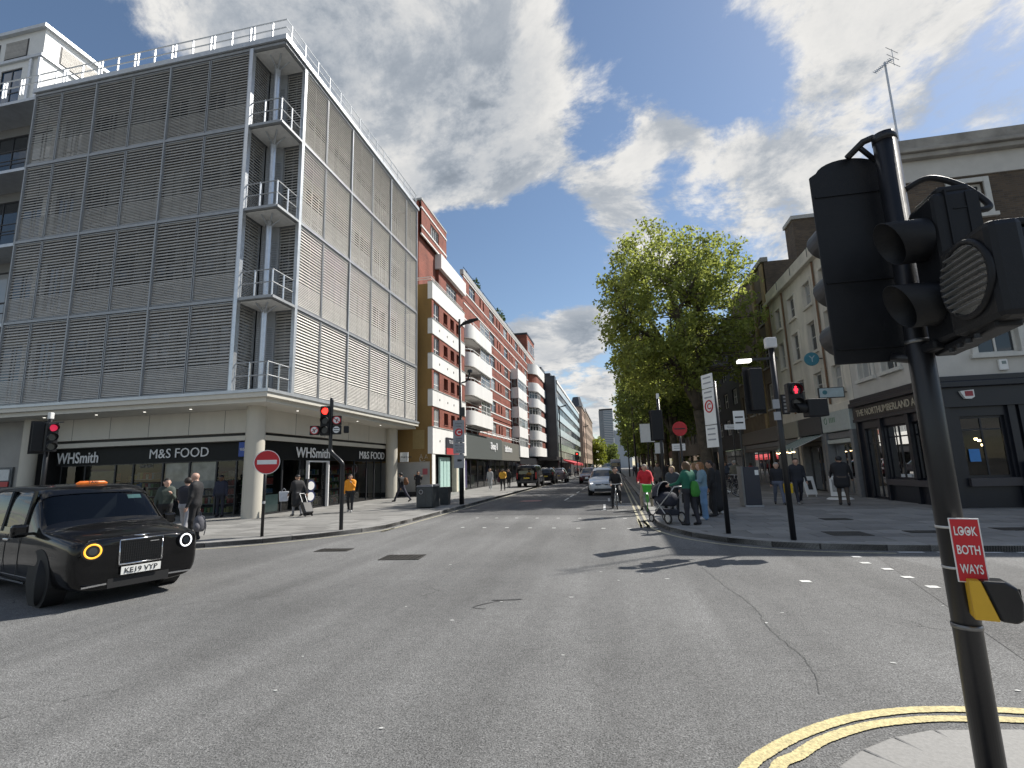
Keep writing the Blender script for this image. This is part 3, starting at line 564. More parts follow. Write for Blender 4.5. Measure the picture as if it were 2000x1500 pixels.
# interior: back wall, ceiling, shelves with goods, lit strip
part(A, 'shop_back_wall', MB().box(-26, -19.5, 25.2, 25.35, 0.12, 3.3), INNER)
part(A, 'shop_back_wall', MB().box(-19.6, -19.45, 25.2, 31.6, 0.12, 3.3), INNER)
GOODS = [M('goods_%d' % i, c, 0.6, var=0.5, scale=14) for i, c in enumerate([(0.30, 0.06, 0.05), (0.35, 0.30, 0.12), (0.08, 0.15, 0.25), (0.32, 0.32, 0.30), (0.10, 0.20, 0.09)])]
for k, (x, y) in enumerate([(-24.5, 20.4), (-22.3, 20.5), (-18.2, 20.6), (-16.9, 21.5), (-16.3, 24.7), (-16.3, 28.6), (-16.2, 27.1)]):
    mb = MB(); gd = MB(); L_ = 1.5
    ver = k >= 4
    for h in (0.15, 0.55, 0.95, 1.35, 1.75): 
        mb.box(x - (.22 if ver else L_ / 2), x + (.22 if ver else L_ / 2), y - (L_ / 2 if ver else .22), y + (L_ / 2 if ver else .22), h, h + 0.03)
        for j in range(9):
            t = -L_ / 2 + 0.08 + j * L_ / 9; hh = random.uniform(.16, .32)
            if ver: gd.box(x - .17, x + .17, y + t, y + t + .13, h + .03, h + .03 + hh, random.randrange(5))
            else: gd.box(x + t, x + t + .13, y - .17, y + .17, h + .03, h + .03 + hh, random.randrange(5))
    part(A, 'shop_shelf', mb, M('shelf_metal', (0.3, 0.3, 0.3), 0.5)); part(A, 'shelf_goods', gd, GOODS, kind='stuff')
def shopfront(fr, us, z0=0.14, z1=2.5, doors=()):
    for i in range(len(us) - 1):
        window(A, fr, us[i], us[i + 1], z0, z1, 0.0, 1, 1, DARK, SHOPG, 0.035, 0.03, name='shop_window', fd=0.07)
shopfront(s1, [-25.7, -24.3, -22.6, -21.6, -20.0, -18.6, -17.2, -16.2, -15.45, XS - 0.08])
shopfront(s2, [YS + 0.02, 20.6, 21.9, 22.45, 24.1, 25.6, 27.1, 28.6, 29.6, 30.6])
WD = M('white_door_frame', (0.72, 0.72, 0.72), 0.4, var=0.03)
mb = MB(); mb.fbox(s2, 22.35, 22.43, 0.13, 2.45, 0.02, 0.16); mb.fbox(s2, 24.12, 24.2, 0.13, 2.45, 0.02, 0.16); mb.fbox(s2, 22.44, 24.11, 2.38, 2.45, 0.02, 0.15); part(A, 'door_surround', mb, WD)
BANN = M('window_banner', (0.58, 0.56, 0.54), 0.7, var=0.45, scale=1.3)
part(A, 'window_banner', MB().fbox(s1, -20.0, -17.3, 1.3, 2.45, -0.16, -0.14), BANN)
part(A, 'window_banner', MB().fbox(s1, -24.2, -22.7, 0.9, 2.2, -0.2, -0.18), M('green_poster', (0.08, 0.10, 0.08), 0.7, var=0.5, scale=2))
part(A, 'frosted_panel', MB().fbox(s2, YS + 0.1, 20.5, 0.2, 0.95, -0.12, -0.10), M('pale_green_film', (0.45, 0.58, 0.52), 0.5))
for y, z, r in ((24.85, 1.9, 0.0), (28.3, 1.9, 0.42)): 
    if r: part(A, 'window_roundel', MB().ring(s2.pt(27.3, 2.02, -0.1), (1, 0, 0), 0.27, 0.03, 24, 5), WD)
LET = M('white_lettering', (0.85, 0.85, 0.85), 0.5, var=0)
rx = (1, 0, 0)
text(A, 'M&S FOOD', s1.pt(-19.15, 2.9, 0.05), 0.42, LET, rx, (0, -1, 0), 'shop_lettering', width=3.1)
text(A, 'WHSmith', s1.pt(-24.75, 2.86, 0.05), 0.52, LET, rx, (0, -1, 0), 'shop_lettering', width=2.4, bold=0.012)
text(A, 'M&S FOOD', s2.pt(29.2, 2.84, 0.06), 0.44, LET, (0, 1, 0), (1, 0, 0), 'shop_lettering', width=3.3)
text(A, 'WHSmith', s2.pt(22.9, 2.84, 0.06), 0.5, LET, (0, 1, 0), (1, 0, 0), 'shop_lettering', width=2.9, bold=0.01)
text(A, 'PIE GOOD DRINKS'[3:], s1.pt(-20.9, 2.34, -0.02), 0.15, M('faint_lettering', (0.22, 0.22, 0.22), 0.5), rx, (0, -1, 0), 'window_lettering', 0.003) if False else None
text(A, 'DRINKS', s1.pt(-20.9, 2.36, -0.02), 0.15, M('faint_lettering', (0.16, 0.16, 0.16), 0.5), rx, (0, -1, 0), 'window_lettering', 0.003)
def hang_sign(lab, c, w, h, mat, s_, tm, nrm, r):
    t = thing('projecting_sign', lab, 'sign', c); mb = MB(); n = Vector(nrm)
    mb.obox((0, 0, 0), w, 0.09, h, Vector(r), n); part(t, 'sign_panel', mb, mat, local=True, bevel=0.01)
    text(t, s_, n * 0.05, h * 0.2, tm, r, nrm, 'sign_lettering', 0.004, width=w * 0.75, local=True)
    part(t, 'sign_bracket', MB().obox(Vector(r) * (w / 2 + .12), 0.24, 0.05, 0.05, Vector(r), n), DARK, local=True)
    return t
hang_sign('small blue projecting sign beside the concrete corner column', (-15.55, 18.95, 2.92), 0.5, 0.62, M('blue_sign', (0.02, 0.07, 0.34), 0.4), 'WHSmith', LET, (0, -1, 0), (1, 0, 0))
hang_sign('small pale projecting M&S sign at the far end of the shopfront', (-13.55, 31.2, 2.72), 0.55, 0.62, M('pale_sign', (0.62, 0.64, 0.64), 0.5), 'M&S', M('dark_lettering', (0.03, 0.03, 0.03), 0.5), (0, -1, 0), (1, 0, 0))
# ---- the recessed wing further left, with a glazed front and open decks
Wg = thing('glazed_office_wing', 'recessed glass-fronted wing with open steel decks left of the louvred block', 'building', (-34, 20, 0.12))
fw = FY(18.3)
for lv in range(4):
    z0, z1 = ZF[lv], ZF[lv + 1]
    part(Wg, 'deck', MB().box(-60, -26.72, 16.9, 18.3, z1 - 0.1, z1 + 0.05), STEEL)
    ops = [(-28.9, -27.55, z0 + 0.1, z1 - 0.6), (-31.2, -29.1, z0 + 0.1, z1 - 0.6), (-33.6, -31.4, z0 + 0.1, z1 - 0.6)]
    mb = MB(); mb.wall(fw, -60, -26.65, z0, z1, ops, 0.1); part(Wg, 'wall', mb, INW)
    for a, b, c, d in ops: window(Wg, fw, a, b, c, d, -0.05, 2, 2, DARK, GLASSC, 0.05, 0.05)
    lm = MB()
    for i in range(40): lm.fbox(fw, -27.45, -26.75, z0 + 0.1 + i * 0.08, z0 + 0.15 + i * 0.08, 0.01, 0.05)
    part(Wg, 'louvre_blades', lm, SLAT, kind='stuff')
    mb = MB()
    for h in (1.05, 0.55): mb.tube([(-45, 16.95, z0 + h), (-26.75, 16.95, z0 + h)], 0.025, 6)
    part(Wg, 'railing', mb, DARK, True)
part(Wg, 'ground_floor_wall', MB().box(-60, -26.72, 18.3, 18.5, 0.12, 5.0), M('shaded_concrete', (0.34, 0.33, 0.31), 0.7, var=0.12, scale=1))
part(Wg, 'core_wall', MB().box(-60, -26.7, 18.6, 34, 0.2, 20.4), INNER)
part(Wg, 'overhang', MB().box(-60, -26.72, 16.8, 18.3, 4.6, 5.05), CREAM)
# top storey block
fa, fb = FY(18.4), FX(-29.1)
wpan = M('white_roof_panel', (0.68, 0.68, 0.66), 0.45, var=0.05)
ops = [(-31.9, -30.4, 21.3, 24.2), (-34.2, -32.1, 21.3, 24.2), (-36.5, -34.4, 21.3, 24.2)]
mb = MB(); mb.wall(fa, -60, -29.1, 20.6, 26.3, ops, 0.1); mb.wall(fb, 18.4, 31, 20.6, 26.3, [], 0.1); part(Wg, 'top_storey_wall', mb, wpan)
for a, b, c, d in ops: window(Wg, fa, a, b, c, d, -0.05, 2, 2, DARK, glass_mat('blue_glass', (0.03, 0.08, 0.16)) if 'blue_glass' not in MATS else MATS['blue_glass'], 0.05, 0.06)
for fr, a, b in ((fa, -31.8, -30.2), (fa, -34.2, -32.2), (fa, -36.6, -34.6), (fb, 19.2, 22.6), (fb, 23.0, 26.5)):
    lm = MB(); lm.fbox(fr, a, b, 24.85, 25.95, 0.005, 0.02); part(Wg, 'vent_backing', lm, DARK)
    lm = MB()
    for i in range(14): lm.fbox(fr, a + 0.05, b - 0.05, 24.9 + i * 0.075, 24.94 + i * 0.075, 0.021, 0.05)
    part(Wg, 'vent_blades', lm, SLAT, kind='stuff')
part(Wg, 'roof_edge', MB().prism([(-60, 18.2), (-28.9, 18.2), (-28.9, 31.2), (-60, 31.2)], 26.3, 26.5), STEEL)
mb = MB(); mb.fbox(fa, -60, -29.0, 24.55, 24.72, 0.0, 0.12); mb.fbox(fb, 18.3, 31, 24.56, 24.71, 0.0, 0.11); part(Wg, 'string_course', mb, STEEL)
for u in (-29.15, -29.75): part(Wg, 'corner_post', MB().fbox(fa, u - 0.08, u + 0.08, 20.6, 24.5, 0.0, 0.1), M('bright_steel'))
part(Wg, 'wall_board', MB().box(-28.5, -27.0, 18.2, 18.28, 0.9, 2.5), M('notice_board', (0.10, 0.11, 0.12), 0.5, var=0.4, scale=5))
part(Wg, 'wall_board', MB().box(-28.4, -27.1, 18.15, 18.19, 1.9, 2.4), M('pale_sign'))
part(Wg, 'wall_board', MB().box(-28.4, -27.1, 18.15, 18.19, 1.62, 1.85), M('red_strip', (0.45, 0.05, 0.05), 0.5))
# ------------------------------------------------------------------ red brick mansion block
B = thing('red_brick_mansion_block', 'long red brick mansion block with white bands and curved white balconies above shops', 'building', (-16, 60, 0.12))
XB, XM = -12.2, -13.2
fB, fM, fE = FX(XB), FX(XM), FY(32.75)
WFR = M('white_window_frame', (0.74, 0.74, 0.72), 0.5, var=0.04)
FL = [4.77, 7.4, 10.0, 12.6, 15.25, 17.9, 20.35]            # storey lines
# end wing: white bands and brick storeys
part(B, 'end_wall', MB().fbox(fE, -26, XB - 0.02, 0.12, 15.2, -0.3, 0.0), M('ochre_render', (0.27, 0.165, 0.055), 0.8, var=0.2, scale=0.7, streak=0.5, bump=0.15))
part(B, 'end_wall_patch', MB().fbox(fE, -13.6, -12.75, 3.3, 4.6, 0.0, 0.01), M('ochre_patch', (0.33, 0.24, 0.10), 0.8, var=0.1))
part(B, 'end_wall_hoarding', MB().fbox(fE, -20, -12.35, 0.13, 2.35, 0.0, 0.06), M('grey_hoarding', (0.36, 0.35, 0.33), 0.7, var=0.14, scale=1.0))
part(B, 'hoarding_plinth', MB().fbox(fE, -20, -12.36, 0.12, 0.42, 0.06, 0.14), DARK)
gm = MB(); gp = lambda u, z: fE.pt(u, z, 0.012)
for Pg in ([(-13.1, 2.6), (-12.98, 2.95), (-12.88, 2.6)], [(-13.06, 2.72), (-12.9, 2.74)], [(-13.12, 2.5), (-12.95, 2.42), (-12.7, 2.5)], [(-12.72, 2.62), (-12.62, 2.9), (-12.52, 2.64), (-12.68, 2.72)], [(-13.1, 2.62), (-13.0, 2.46), (-13.0, 2.36)]): gm.tube([gp(*q_) for q_ in Pg], 0.02, 4)
part(B, 'graffiti', gm, M('white_spray', (0.5, 0.48, 0.42), 0.8)); part(B, 'red_notice', MB().fbox(fE, -12.85, -12.5, 1.55, 1.95, 0.061, 0.08), M('pale_red_notice', (0.42, 0.10, 0.12), 0.5)); part(B, 'hoarding_cap', MB().fbox(fE, -20, -12.34, 2.35, 2.42, 0.0, 0.08), M('hoarding_rail', (0.40, 0.36, 0.31), 0.7))
bands = [(2.95, 4.77), (6.25, 7.4), (8.9, 10.0), (11.45, 12.55), (14.05, 15.35)]
for i, (a, b) in enumerate(bands):
    part(B, 'white_band', MB().fbox(fB, 32.74, 40.75, a, b, -0.3, 0.06), REND)
    part(B, 'band_coping', MB().fbox(fB, 32.72, 40.77, b, b + 0.05, -0.28, 0.10), M('coping_stone', (0.42, 0.41, 0.39), 0.7))
    if i < 4:
        for u in (34.2, 36.0, 37.5, 39.0):
            part(B, 'vent_grille', MB().disc(fB.pt(u, (a + b) / 2, 0.065), (1, 0, 0), 0.085, 0.03, 10), M('vent_metal', (0.16, 0.15, 0.14), 0.6))
gaps = [(4.82, 6.25), (7.45, 8.9), (10.05, 11.45), (12.6, 14.05)]
for a, b in gaps:
    ops = [(33.15, 34.35, a + 0.02, b - 0.1), (35.3, 36.25, a + 0.3, b - 0.25), (36.95, 37.9, a + 0.3, b - 0.25), (38.5, 39.5, a + 0.3, b - 0.25)]
    part(B, 'brick_wall', MB().wall(fB, 32.76, 40.72, a, b, ops, 0.4), REDB)
    window(B, fB, *ops[0], -0.08, 2, 1, WFR, GLASSC, 0.07, 0.06, trans=0.3)
    for o in ops[1:]:
        window(B, fB, *o, -0.35, 1, 1, M('dark_wood_frame', (0.09, 0.03, 0.02), 0.6), GLASS, 0.05)
        part(B, 'window_sill', MB().fbox(fB, o[0] - 0.04, o[1] + 0.04, o[2] - 0.07, o[2], -0.3, 0.04), M('brick_sill', (0.20, 0.06, 0.04), 0.8))
part(B, 'core_wall', MB().box(-26, XM - 0.6, 33.2, 92, 0.2, 19.6), INNER)
part(B, 'core_wall', MB().box(-13.9, XB - 0.55, 33.2, 40.6, 4.0, 15.2), INNER)
# terrace railing and shop under the end wing
mb = MB()
for z in (15.75, 15.6): mb.tube([(-20, 32.9, z), (XB - 0.1, 32.9, z), (XB - 0.1, 40.6, z)], 0.03, 6)
part(B, 'terrace_railing', mb, WFR)
# set-back top storeys
def storey_windows(fr, lst, z0, z1, cols=3):
    return [(a, b, z0, z1) for a, b in lst]
YT = 33.3
# 7th floor, set back behind the terrace
ops7 = [(39.0, 41.8, 16.55, 17.75)]
part(B, 'brick_wall', MB().wall(fM, 37.1, 44.0, 15.3, 18.1, ops7, 0.2), REDB); window(B, fM, *ops7[0], -0.08, 4, 1, WFR, GLASSC, 0.06, 0.05, trans=0.7)
part(B, 'brick_return', MB().fbox(FY(37.1), -26, XM - 0.02, 15.3, 19.2, -0.2, 0.0), REDB)
part(B, 'balcony_box', MB().box(-15.0, XM + 0.3, 36.9, 43.9, 18.1, 19.35), REND)
part(B, 'brick_return', MB().fbox(FY(33.4), -26, XM - 0.85, 15.3, 22.2, -0.2, 0.0), REDB)
opst = [(35.2, 37.15, 20.1, 21.2)]
part(B, 'brick_wall', MB().wall(fM, YT, 39.1, 19.36, 22.2, opst, 0.2), REDB); window(B, fM, *opst[0], -0.08, 4, 1, WFR, GLASSC, 0.06, 0.05)
part(B, 'tower_body', MB().box(-22, XM - 0.25, YT + 0.05, 39.0, 15.4, 22.15), REDB)
for z in (19.36, 20.0, 21.5): part(B, 'stone_string', MB().fbox(fM, YT - 0.05, 39.12, z, z + 0.13, -0.05, 0.05), REND); 
for z in (17.0, 18.2, 19.4, 21.5): part(B, 'stone_string', MB().fbox(FY(33.4), -22, -14.0, z, z + 0.12, 0.0, 0.04), REND)
part(B, 'parapet', MB().box(-22.1, XM + 0.04, YT - 0.06, 39.16, 22.2, 22.35), M('coping_stone'))
# long main facade
ZB = [4.9, 7.4, 10.05, 12.7, 15.35, 18.05]
wins = []
for k in range(4): wins.append(54.6 + k * 7.9)
for i, z in enumerate(ZB):
    z1 = z + 2.62 if i < 5 else 20.4
    ops = []
    for s_ in (54.3, 61.9, 69.5, 77.2):
        ops += [(s_, s_ + 2.3, z + 0.75, z + 2.05), (s_ + 3.6, s_ + 4.15, z + 0.95, z + 1.95), (s_ + 5.0, s_ + 5.55, z + 0.95, z + 1.95)]
    if i == 5: ops += [(46.0, 48.2, z + 0.75, z + 2.05), (50.0, 50.5, z + 0.95, z + 1.95), (51.4, 51.9, z + 0.95, z + 1.95)]
    part(B, 'brick_wall', MB().wall(fM, 40.75 if i < 4 else 43.9, 88, z, z1, ops, 0.2), REDB)
    for o in ops: window(B, fM, *o, -0.08, 3 if o[1] - o[0] > 1 else 1, 1, WFR if o[1] - o[0] > 1 else M('dark_wood_frame'), GLASSC if o[1] - o[0] > 1 else GLASS, 0.06, 0.05, trans=0.7)
    for zz in (z + 0.62, z + 2.12): part(B, 'stone_string', MB().fbox(fM, 44.0 if i > 3 else 40.8, 87.9, zz, zz + 0.12, -0.03, 0.05), REND)
part(B, 'parapet', MB().fbox(fM, 43.95, 88.05, 20.4, 20.9, -0.3, 0.06), M('coping_stone'))
for k in range(12):
    x = 46 + k * 3.3; part(B, 'roof_guard_post', MB().box(XM - 0.3, XM - 0.24, x, x + 0.06, 20.9, 21.6), DARK)
mb = MB(); [mb.tube([(XM - 0.27, 45, z), (XM - 0.27, 86, z)], 0.03, 5) for z in (21.55, 21.2)]; part(B, 'roof_guard_rail', mb, DARK)
# stack of curved balconies beside the end wing
def curved(y0, y1, x0, x1, r, n=6):
    P = [(x0, y0)]
    for i in range(n + 1): t = math.pi / 2 * i / n; P.append((x1 - r + r * math.sin(t), y0 + r - r * math.cos(t)))
    P += [(x1, y1), (x0, y1)]; return P
for z in (5.65, 8.25, 10.85, 13.4):
    part(B, 'balcony', MB().prism(curved(41.3, 49.0, XM, -11.75, 1.2), z, z + 1.25), REND, True)
    part(B, 'balcony_soffit', MB().prism(curved(41.5, 48.9, XM, -11.9, 1.1), z - 0.08, z), M('coping_stone'))
    mb = MB(); P = curved(41.35, 48.9, XM, -11.82, 1.15); mb.tube([(p[0], p[1], z + 1.52) for p in P[1:-1]], 0.035, 6)
    for p in P[1:-1:2]: mb.tube([(p[0], p[1], z + 1.2), (p[0], p[1], z + 1.52)], 0.02, 5)
    part(B, 'balcony_rail', mb, WFR)
    part(B, 'recess_shade_panel', MB().fbox(fM, 41.3, 45.4, z + 1.25, z + 2.5, -0.2, 0.04), M('shadow_brick', (0.12, 0.05, 0.04), 0.8))  # dark panel on the wall face; its colour stands for recess shade
    for a in (45.6, 47.4): window(B, FX(-12.0), a, a + 1.7, z + 1.3, z + 2.55, 0, 3, 1, WFR, GLASSC, 0.06, 0.05, trans=0.7)
part(B, 'brick_return', MB().fbox(FY(40.75, 1), XM - 0.1, XB - 0.02, 4.8, 15.3, 0.0, 0.03), REDB)
part(B, 'drain_pipe', MB().cyl((-12.95, 41.0), 0.06, 4.8, 15.3, 8), DARK)
# angular white bays
for i, z in enumerate((3.3, 5.95, 8.6, 11.25, 13.9)):
    z1 = z + 1.4
    part(B, 'bay_parapet', MB().box(XM - 0.1, XB, 66.0, 72.7, z, z1), REND)
    if i < 4 or True:
        if i < 4:
            window(B, FY(66.0), XM + 0.05, XB - 0.05, z1, z + 2.65, 0.0, 1, 1, WFR, GLASS, 0.05)
            for a in (66.1, 68.3, 70.5): window(B, FX(XB), a, a + 2.1, z1, z + 2.65, -0.04, 3, 1, WFR, GLASSC, 0.06, 0.05, trans=0.7)
    # rounded bay further on
    zz = z + 0.35
    part(B, 'rounded_bay_parapet', MB().prism(curved(79.8, 90.6, XM, -11.75, 2.2, 8), zz, zz + 1.45), REND, True)
    if i < 4:
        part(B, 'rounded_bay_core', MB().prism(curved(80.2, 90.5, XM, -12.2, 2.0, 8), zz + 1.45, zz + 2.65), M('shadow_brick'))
        for a in (82.4, 83.9): window(B, FX(-11.9), a, a + 1.4, zz + 1.46, zz + 2.64, 0, 2, 1, WFR, GLASSC, 0.07, 0.06, trans=0.7)
        window(B, F((-13.1, 80.3), (0.62, 0.785), (0.785, -0.62)), 0, 1.9, zz + 1.46, zz + 2.64, 0, 3, 1, WFR, GLASSC, 0.07, 0.06, trans=0.7)
        part(B, 'brick_pier', MB().fbox(FX(-11.95), 85.6, 90.4, zz + 1.46, zz + 2.64, -0.2, 0), REDB)
        for a in (86.2, 87.8, 89.2): window(B, FX(-11.94), a, a + 0.8, zz + 1.6, zz + 2.5, 0.005, 1, 1, M('dark_wood_frame'), GLASS, 0.05)
part(B, 'rounded_bay_top', MB().prism(curved(80.3, 90.5, XM, -12.0, 2.0, 8), 15.7, 17.2), REDB)
part(B, 'rounded_bay_parapet', MB().prism(curved(80.0, 90.6, XM, -11.8, 2.2, 8), 17.2, 18.9), REND, True)
part(B, 'far_tower', MB().box(-20, XM + 0.02, 80.5, 88.2, 20.41, 24.0), REDB)
part(B, 'far_tower_coping', MB().box(-20.1, XM + 0.1, 80.4, 88.3, 24.0, 24.3), DARK)
for a in (81.2, 83.6, 86.0): window(B, FX(XM + 0.03), a, a + 1.9, 21.3, 23.2, 0.02, 3, 1, WFR, GLASSC, 0.07, 0.06)
# ground floor shops
sB = FX(XB)
part(B, 'shop_pier', MB().fbox(sB, 32.76, 33.35, 0.12, 2.95, -0.4, 0.02), REND)
part(B, 'shop_pier', MB().fbox(sB, 38.2, 38.7, 0.12, 2.95, -0.4, 0.0), M('cream_pier', (0.66, 0.62, 0.50), 0.6))
part(B, 'shop_display', MB().fbox(sB, 33.36, 34.9, 0.13, 2.9, -0.5, -0.45), M('dark_display', (0.06, 0.055, 0.05), 0.5, var=0.6, scale=3))
MINT = M('mint_shutter', (0.42, 0.60, 0.56), 0.5, var=0.08)
for a, b in ((35.0, 35.65), (35.75, 36.4), (36.5, 37.2), (39.0, 39.6), (39.7, 40.3)): part(B, 'shutter_leaf', MB().fbox(sB, a, b, 0.15, 2.75, -0.35, -0.2), MINT, bevel=0.02)
part(B, 'shop_recess', MB().fbox(sB, 34.9, 40.7, 0.13, 2.94, -0.6, -0.5), INNER)
bd = thing('lettings_board', 'black and red lettings board on the white band above the mint shutters', 'sign', (XB + 0.12, 36.2, 2.9))
part(bd, 'board', MB().fbox(sB, 35.4, 38.4, 2.95, 4.2, 0.09, 0.14), M('black_board', (0.03, 0.03, 0.04), 0.5)); part(bd, 'red_strip', MB().fbox(sB, 35.4, 38.4, 2.95, 3.42, 0.141, 0.155), M('red_strip'))
text(bd, 'TO LET', sB.pt(36.6, 3.9, 0.146), 0.26, LET, (0, 1, 0), (1, 0, 0), 'board_lettering', 0.006)
GREYF = M('grey_fascia', (0.105, 0.115, 0.11), 0.5, var=0.08)
part(B, 'shop_fascia', MB().fbox(FX(-12.35), 41.0, 55.5, 2.75, 5.0, -0.6, 0.0), GREYF, bevel=0.03)
part(B, 'shop_fascia', MB().fbox(FX(-12.36), 55.52, 66.5, 2.75, 4.9, -0.6, 0.0), M('taupe_fascia', (0.17, 0.165, 0.145), 0.5, var=0.08), bevel=0.03)
part(B, 'shop_fascia', MB().fbox(FX(-12.36), 66.6, 91, 2.4, 3.3, -0.6, 0.0), DARK)
text(B, 'Sleep 8', FX(-12.35).pt(51.6, 4.05, 0.03), 0.95, LET, (0, 1, 0), (1, 0, 0), 'shop_lettering', 0.03, width=3.0, bold=0.02)
text(B, 'bathstore', FX(-12.36).pt(59.0, 4.1, 0.03), 0.75, LET, (0, 1, 0), (1, 0, 0), 'shop_lettering', 0.03, width=4.0, bold=0.02)
text(B, 'sleepeight.co.uk', FX(-12.35).pt(43.2, 3.05, 0.02), 0.2, LET, (0, 1, 0), (1, 0, 0), 'shop_lettering', 0.01, width=1.9) if False else None
mb = MB(); [mb.tube([(-12.3, 41.2, z), (-12.3, 66, z)], 0.03, 5) for z in (5.5, 5.25)]
for k in range(14): mb.tube([(-12.3, 41.2 + k * 1.9, 5.0), (-12.3, 41.2 + k * 1.9, 5.5)], 0.02, 4)
part(B, 'canopy_rail', mb, WFR)
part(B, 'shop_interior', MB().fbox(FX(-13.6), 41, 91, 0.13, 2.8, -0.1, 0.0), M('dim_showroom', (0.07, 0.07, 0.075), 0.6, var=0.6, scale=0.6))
for a in [41.1 + k * 2.35 for k in range(21)]:
    window(B, FX(-12.55), a, a + 2.25, 0.15, 2.74 if a < 66 else 2.4, 0, 1, 1, DARK, SHOPG, 0.05, name='shop_window')
part(B, 'shop_pier', MB().fbox(FX(-12.4), 40.78, 41.05, 0.12, 2.74, -0.2, 0.02), REND)
part(B, 'white_panel', MB().fbox(FX(-12.6), 44.0, 45.4, 0.3, 1.3, -0.3, -0.2), REND)
part(B, 'blue_panel', MB().fbox(FX(-12.6), 49.5, 52.5, 0.4, 2.6, -0.3, -0.2), M('navy_panel', (0.03, 0.05, 0.12), 0.5)); part(B, 'purple_panel', MB().fbox(FX(-12.5), 41.15, 42.0, 0.3, 2.7, -0.05, 0.0), M('purple_panel', (0.06, 0.05, 0.12), 0.5))
GRN = M('rooftop_shrub', (0.10, 0.17, 0.04), 0.7, var=0.4)
def leafy(par, name, c, rad, n, size, mat, seed=1, flat=1.0, loc=None, keep=None):
    rg = np.random.default_rng(seed); p = rg.normal(size=(n, 3)); p /= np.linalg.norm(p, axis=1)[:, None]; p *= rg.uniform(0.25, 1, (n, 1)) ** 0.5 * np.array(rad); p += np.array(c)
    return leaf_mesh(par, name, p, size, mat, rg)
def leaf_mesh(par, name, p, size, mat, rg, off=None):
    n = len(p); a = rg.normal(size=(n, 3)); a /= np.linalg.norm(a, axis=1)[:, None]; b = rg.normal(size=(n, 3)); b -= (a * b).sum(1)[:, None] * a; b /= np.linalg.norm(b, axis=1)[:, None]
    s_ = (size * rg.uniform(0.6, 1.25, (n, 1)))
    if par is not None: p = p - np.array(base_of(par))
    v = np.empty((n, 4, 3)); v[:, 0] = p - a * s_; v[:, 1] = p - b * s_ * 0.62 + a * s_ * 0.15; v[:, 2] = p + a * s_; v[:, 3] = p + b * s_ * 0.62 + a * s_ * 0.1
    me = bpy.data.meshes.new(name); me.vertices.add(4 * n); me.vertices.foreach_set('co', v.ravel()); me.loops.add(4 * n); me.loops.foreach_set('vertex_index', np.arange(4 * n, dtype=np.int32)); me.polygons.add(n); me.polygons.foreach_set('loop_start', np.arange(0, 4 * n, 4, dtype=np.int32)); me.polygons.foreach_set('loop_total', np.full(n, 4, dtype=np.int32)); me.update(); me.validate()
    o = bpy.data.objects.new(name, me); COL.objects.link(o); o.parent = par; me.materials.append(mat); return o
for i, (y, h) in enumerate(((50.5, 0.9), (62, 1.1), (63.5, 0.8))):
    t = thing('rooftop_shrub', ['small dark shrub on the brick block roof nearest the camera', 'bushy green rooftop shrub halfway along the brick block parapet', 'smaller rooftop shrub just beyond the bushy green one'][i], 'shrub', (XM - 0.6, y, 20.9), group='shrubs on the brick block roof'); part(t, 'stem', MB().cyl((XM - 0.6, y), 0.05, 20.3, 21.2, 6), DARK); leafy(t, 'foliage', (XM - 0.6, y, 21.2 + h / 2), (0.6, 0.7, h), 160, 0.16, GRN, i)
# ------------------------------------------------------------------ black-ended glass office block
C = thing('glass_office_block', 'long glass office block with a black end wall and pale green spandrels', 'building', (-14, 120, 0.12))
fC = FX(-9.9)
part(C, 'end_wall', MB().box(-24, -9.95, 91.0, 93.2, 0.12, 18.6), M('black_cladding', (0.018, 0.021, 0.03), 0.35, var=0.15))
part(C, 'core_wall', MB().box(-24, -10.2, 93.3, 154, 0.12, 17.6), INNER)
SPA = M('pale_spandrel', (0.50, 0.58, 0.60), 0.15, var=0.12, scale=0.5, rnd=0.1); SPG = M('green_spandrel', (0.26, 0.34, 0.24), 0.2, var=0.15, scale=0.5, rnd=0.12)
for i in range(5):
    z = 3.4 + i * 2.85
    for k in range(16):
        y = 93.4 + k * 3.8
        part(C, 'spandrel_panel', MB().fbox(fC, y, y + 3.7, z + 1.45, z + 2.8, -0.25, 0.02), SPG if i == 0 else SPA)
        window(C, fC, y, y + 3.7, z, z + 1.44, -0.1, 3, 1, DARK, GLASSC, 0.08, 0.07)
part(C, 'cornice', MB().fbox(fC, 93.25, 154.2, 17.6, 18.1, -0.4, 0.15), REND)
part(C, 'roof_box', MB().box(-22, -12.5, 92, 97, 18.6, 20.6), M('slate_roof', (0.06, 0.07, 0.085), 0.6)); part(C, 'roof_box', MB().box(-22, -11, 93, 100, 18.1, 19.5), M('slate_roof'))
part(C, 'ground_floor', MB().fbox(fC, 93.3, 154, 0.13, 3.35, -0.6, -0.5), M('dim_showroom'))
for k in range(16): window(C, fC, 93.4 + k * 3.8, 97.1 + k * 3.8, 0.15, 2.6, -0.3, 2, 1, DARK, SHOPG, 0.08, 0.07, name='shop_window')
part(C, 'canopy', MB().box(-12.2, -9.2, 82, 93, 3.0, 3.55), DARK)
REDA = M('red_awning', (0.50, 0.035, 0.045), 0.7, var=0.1)
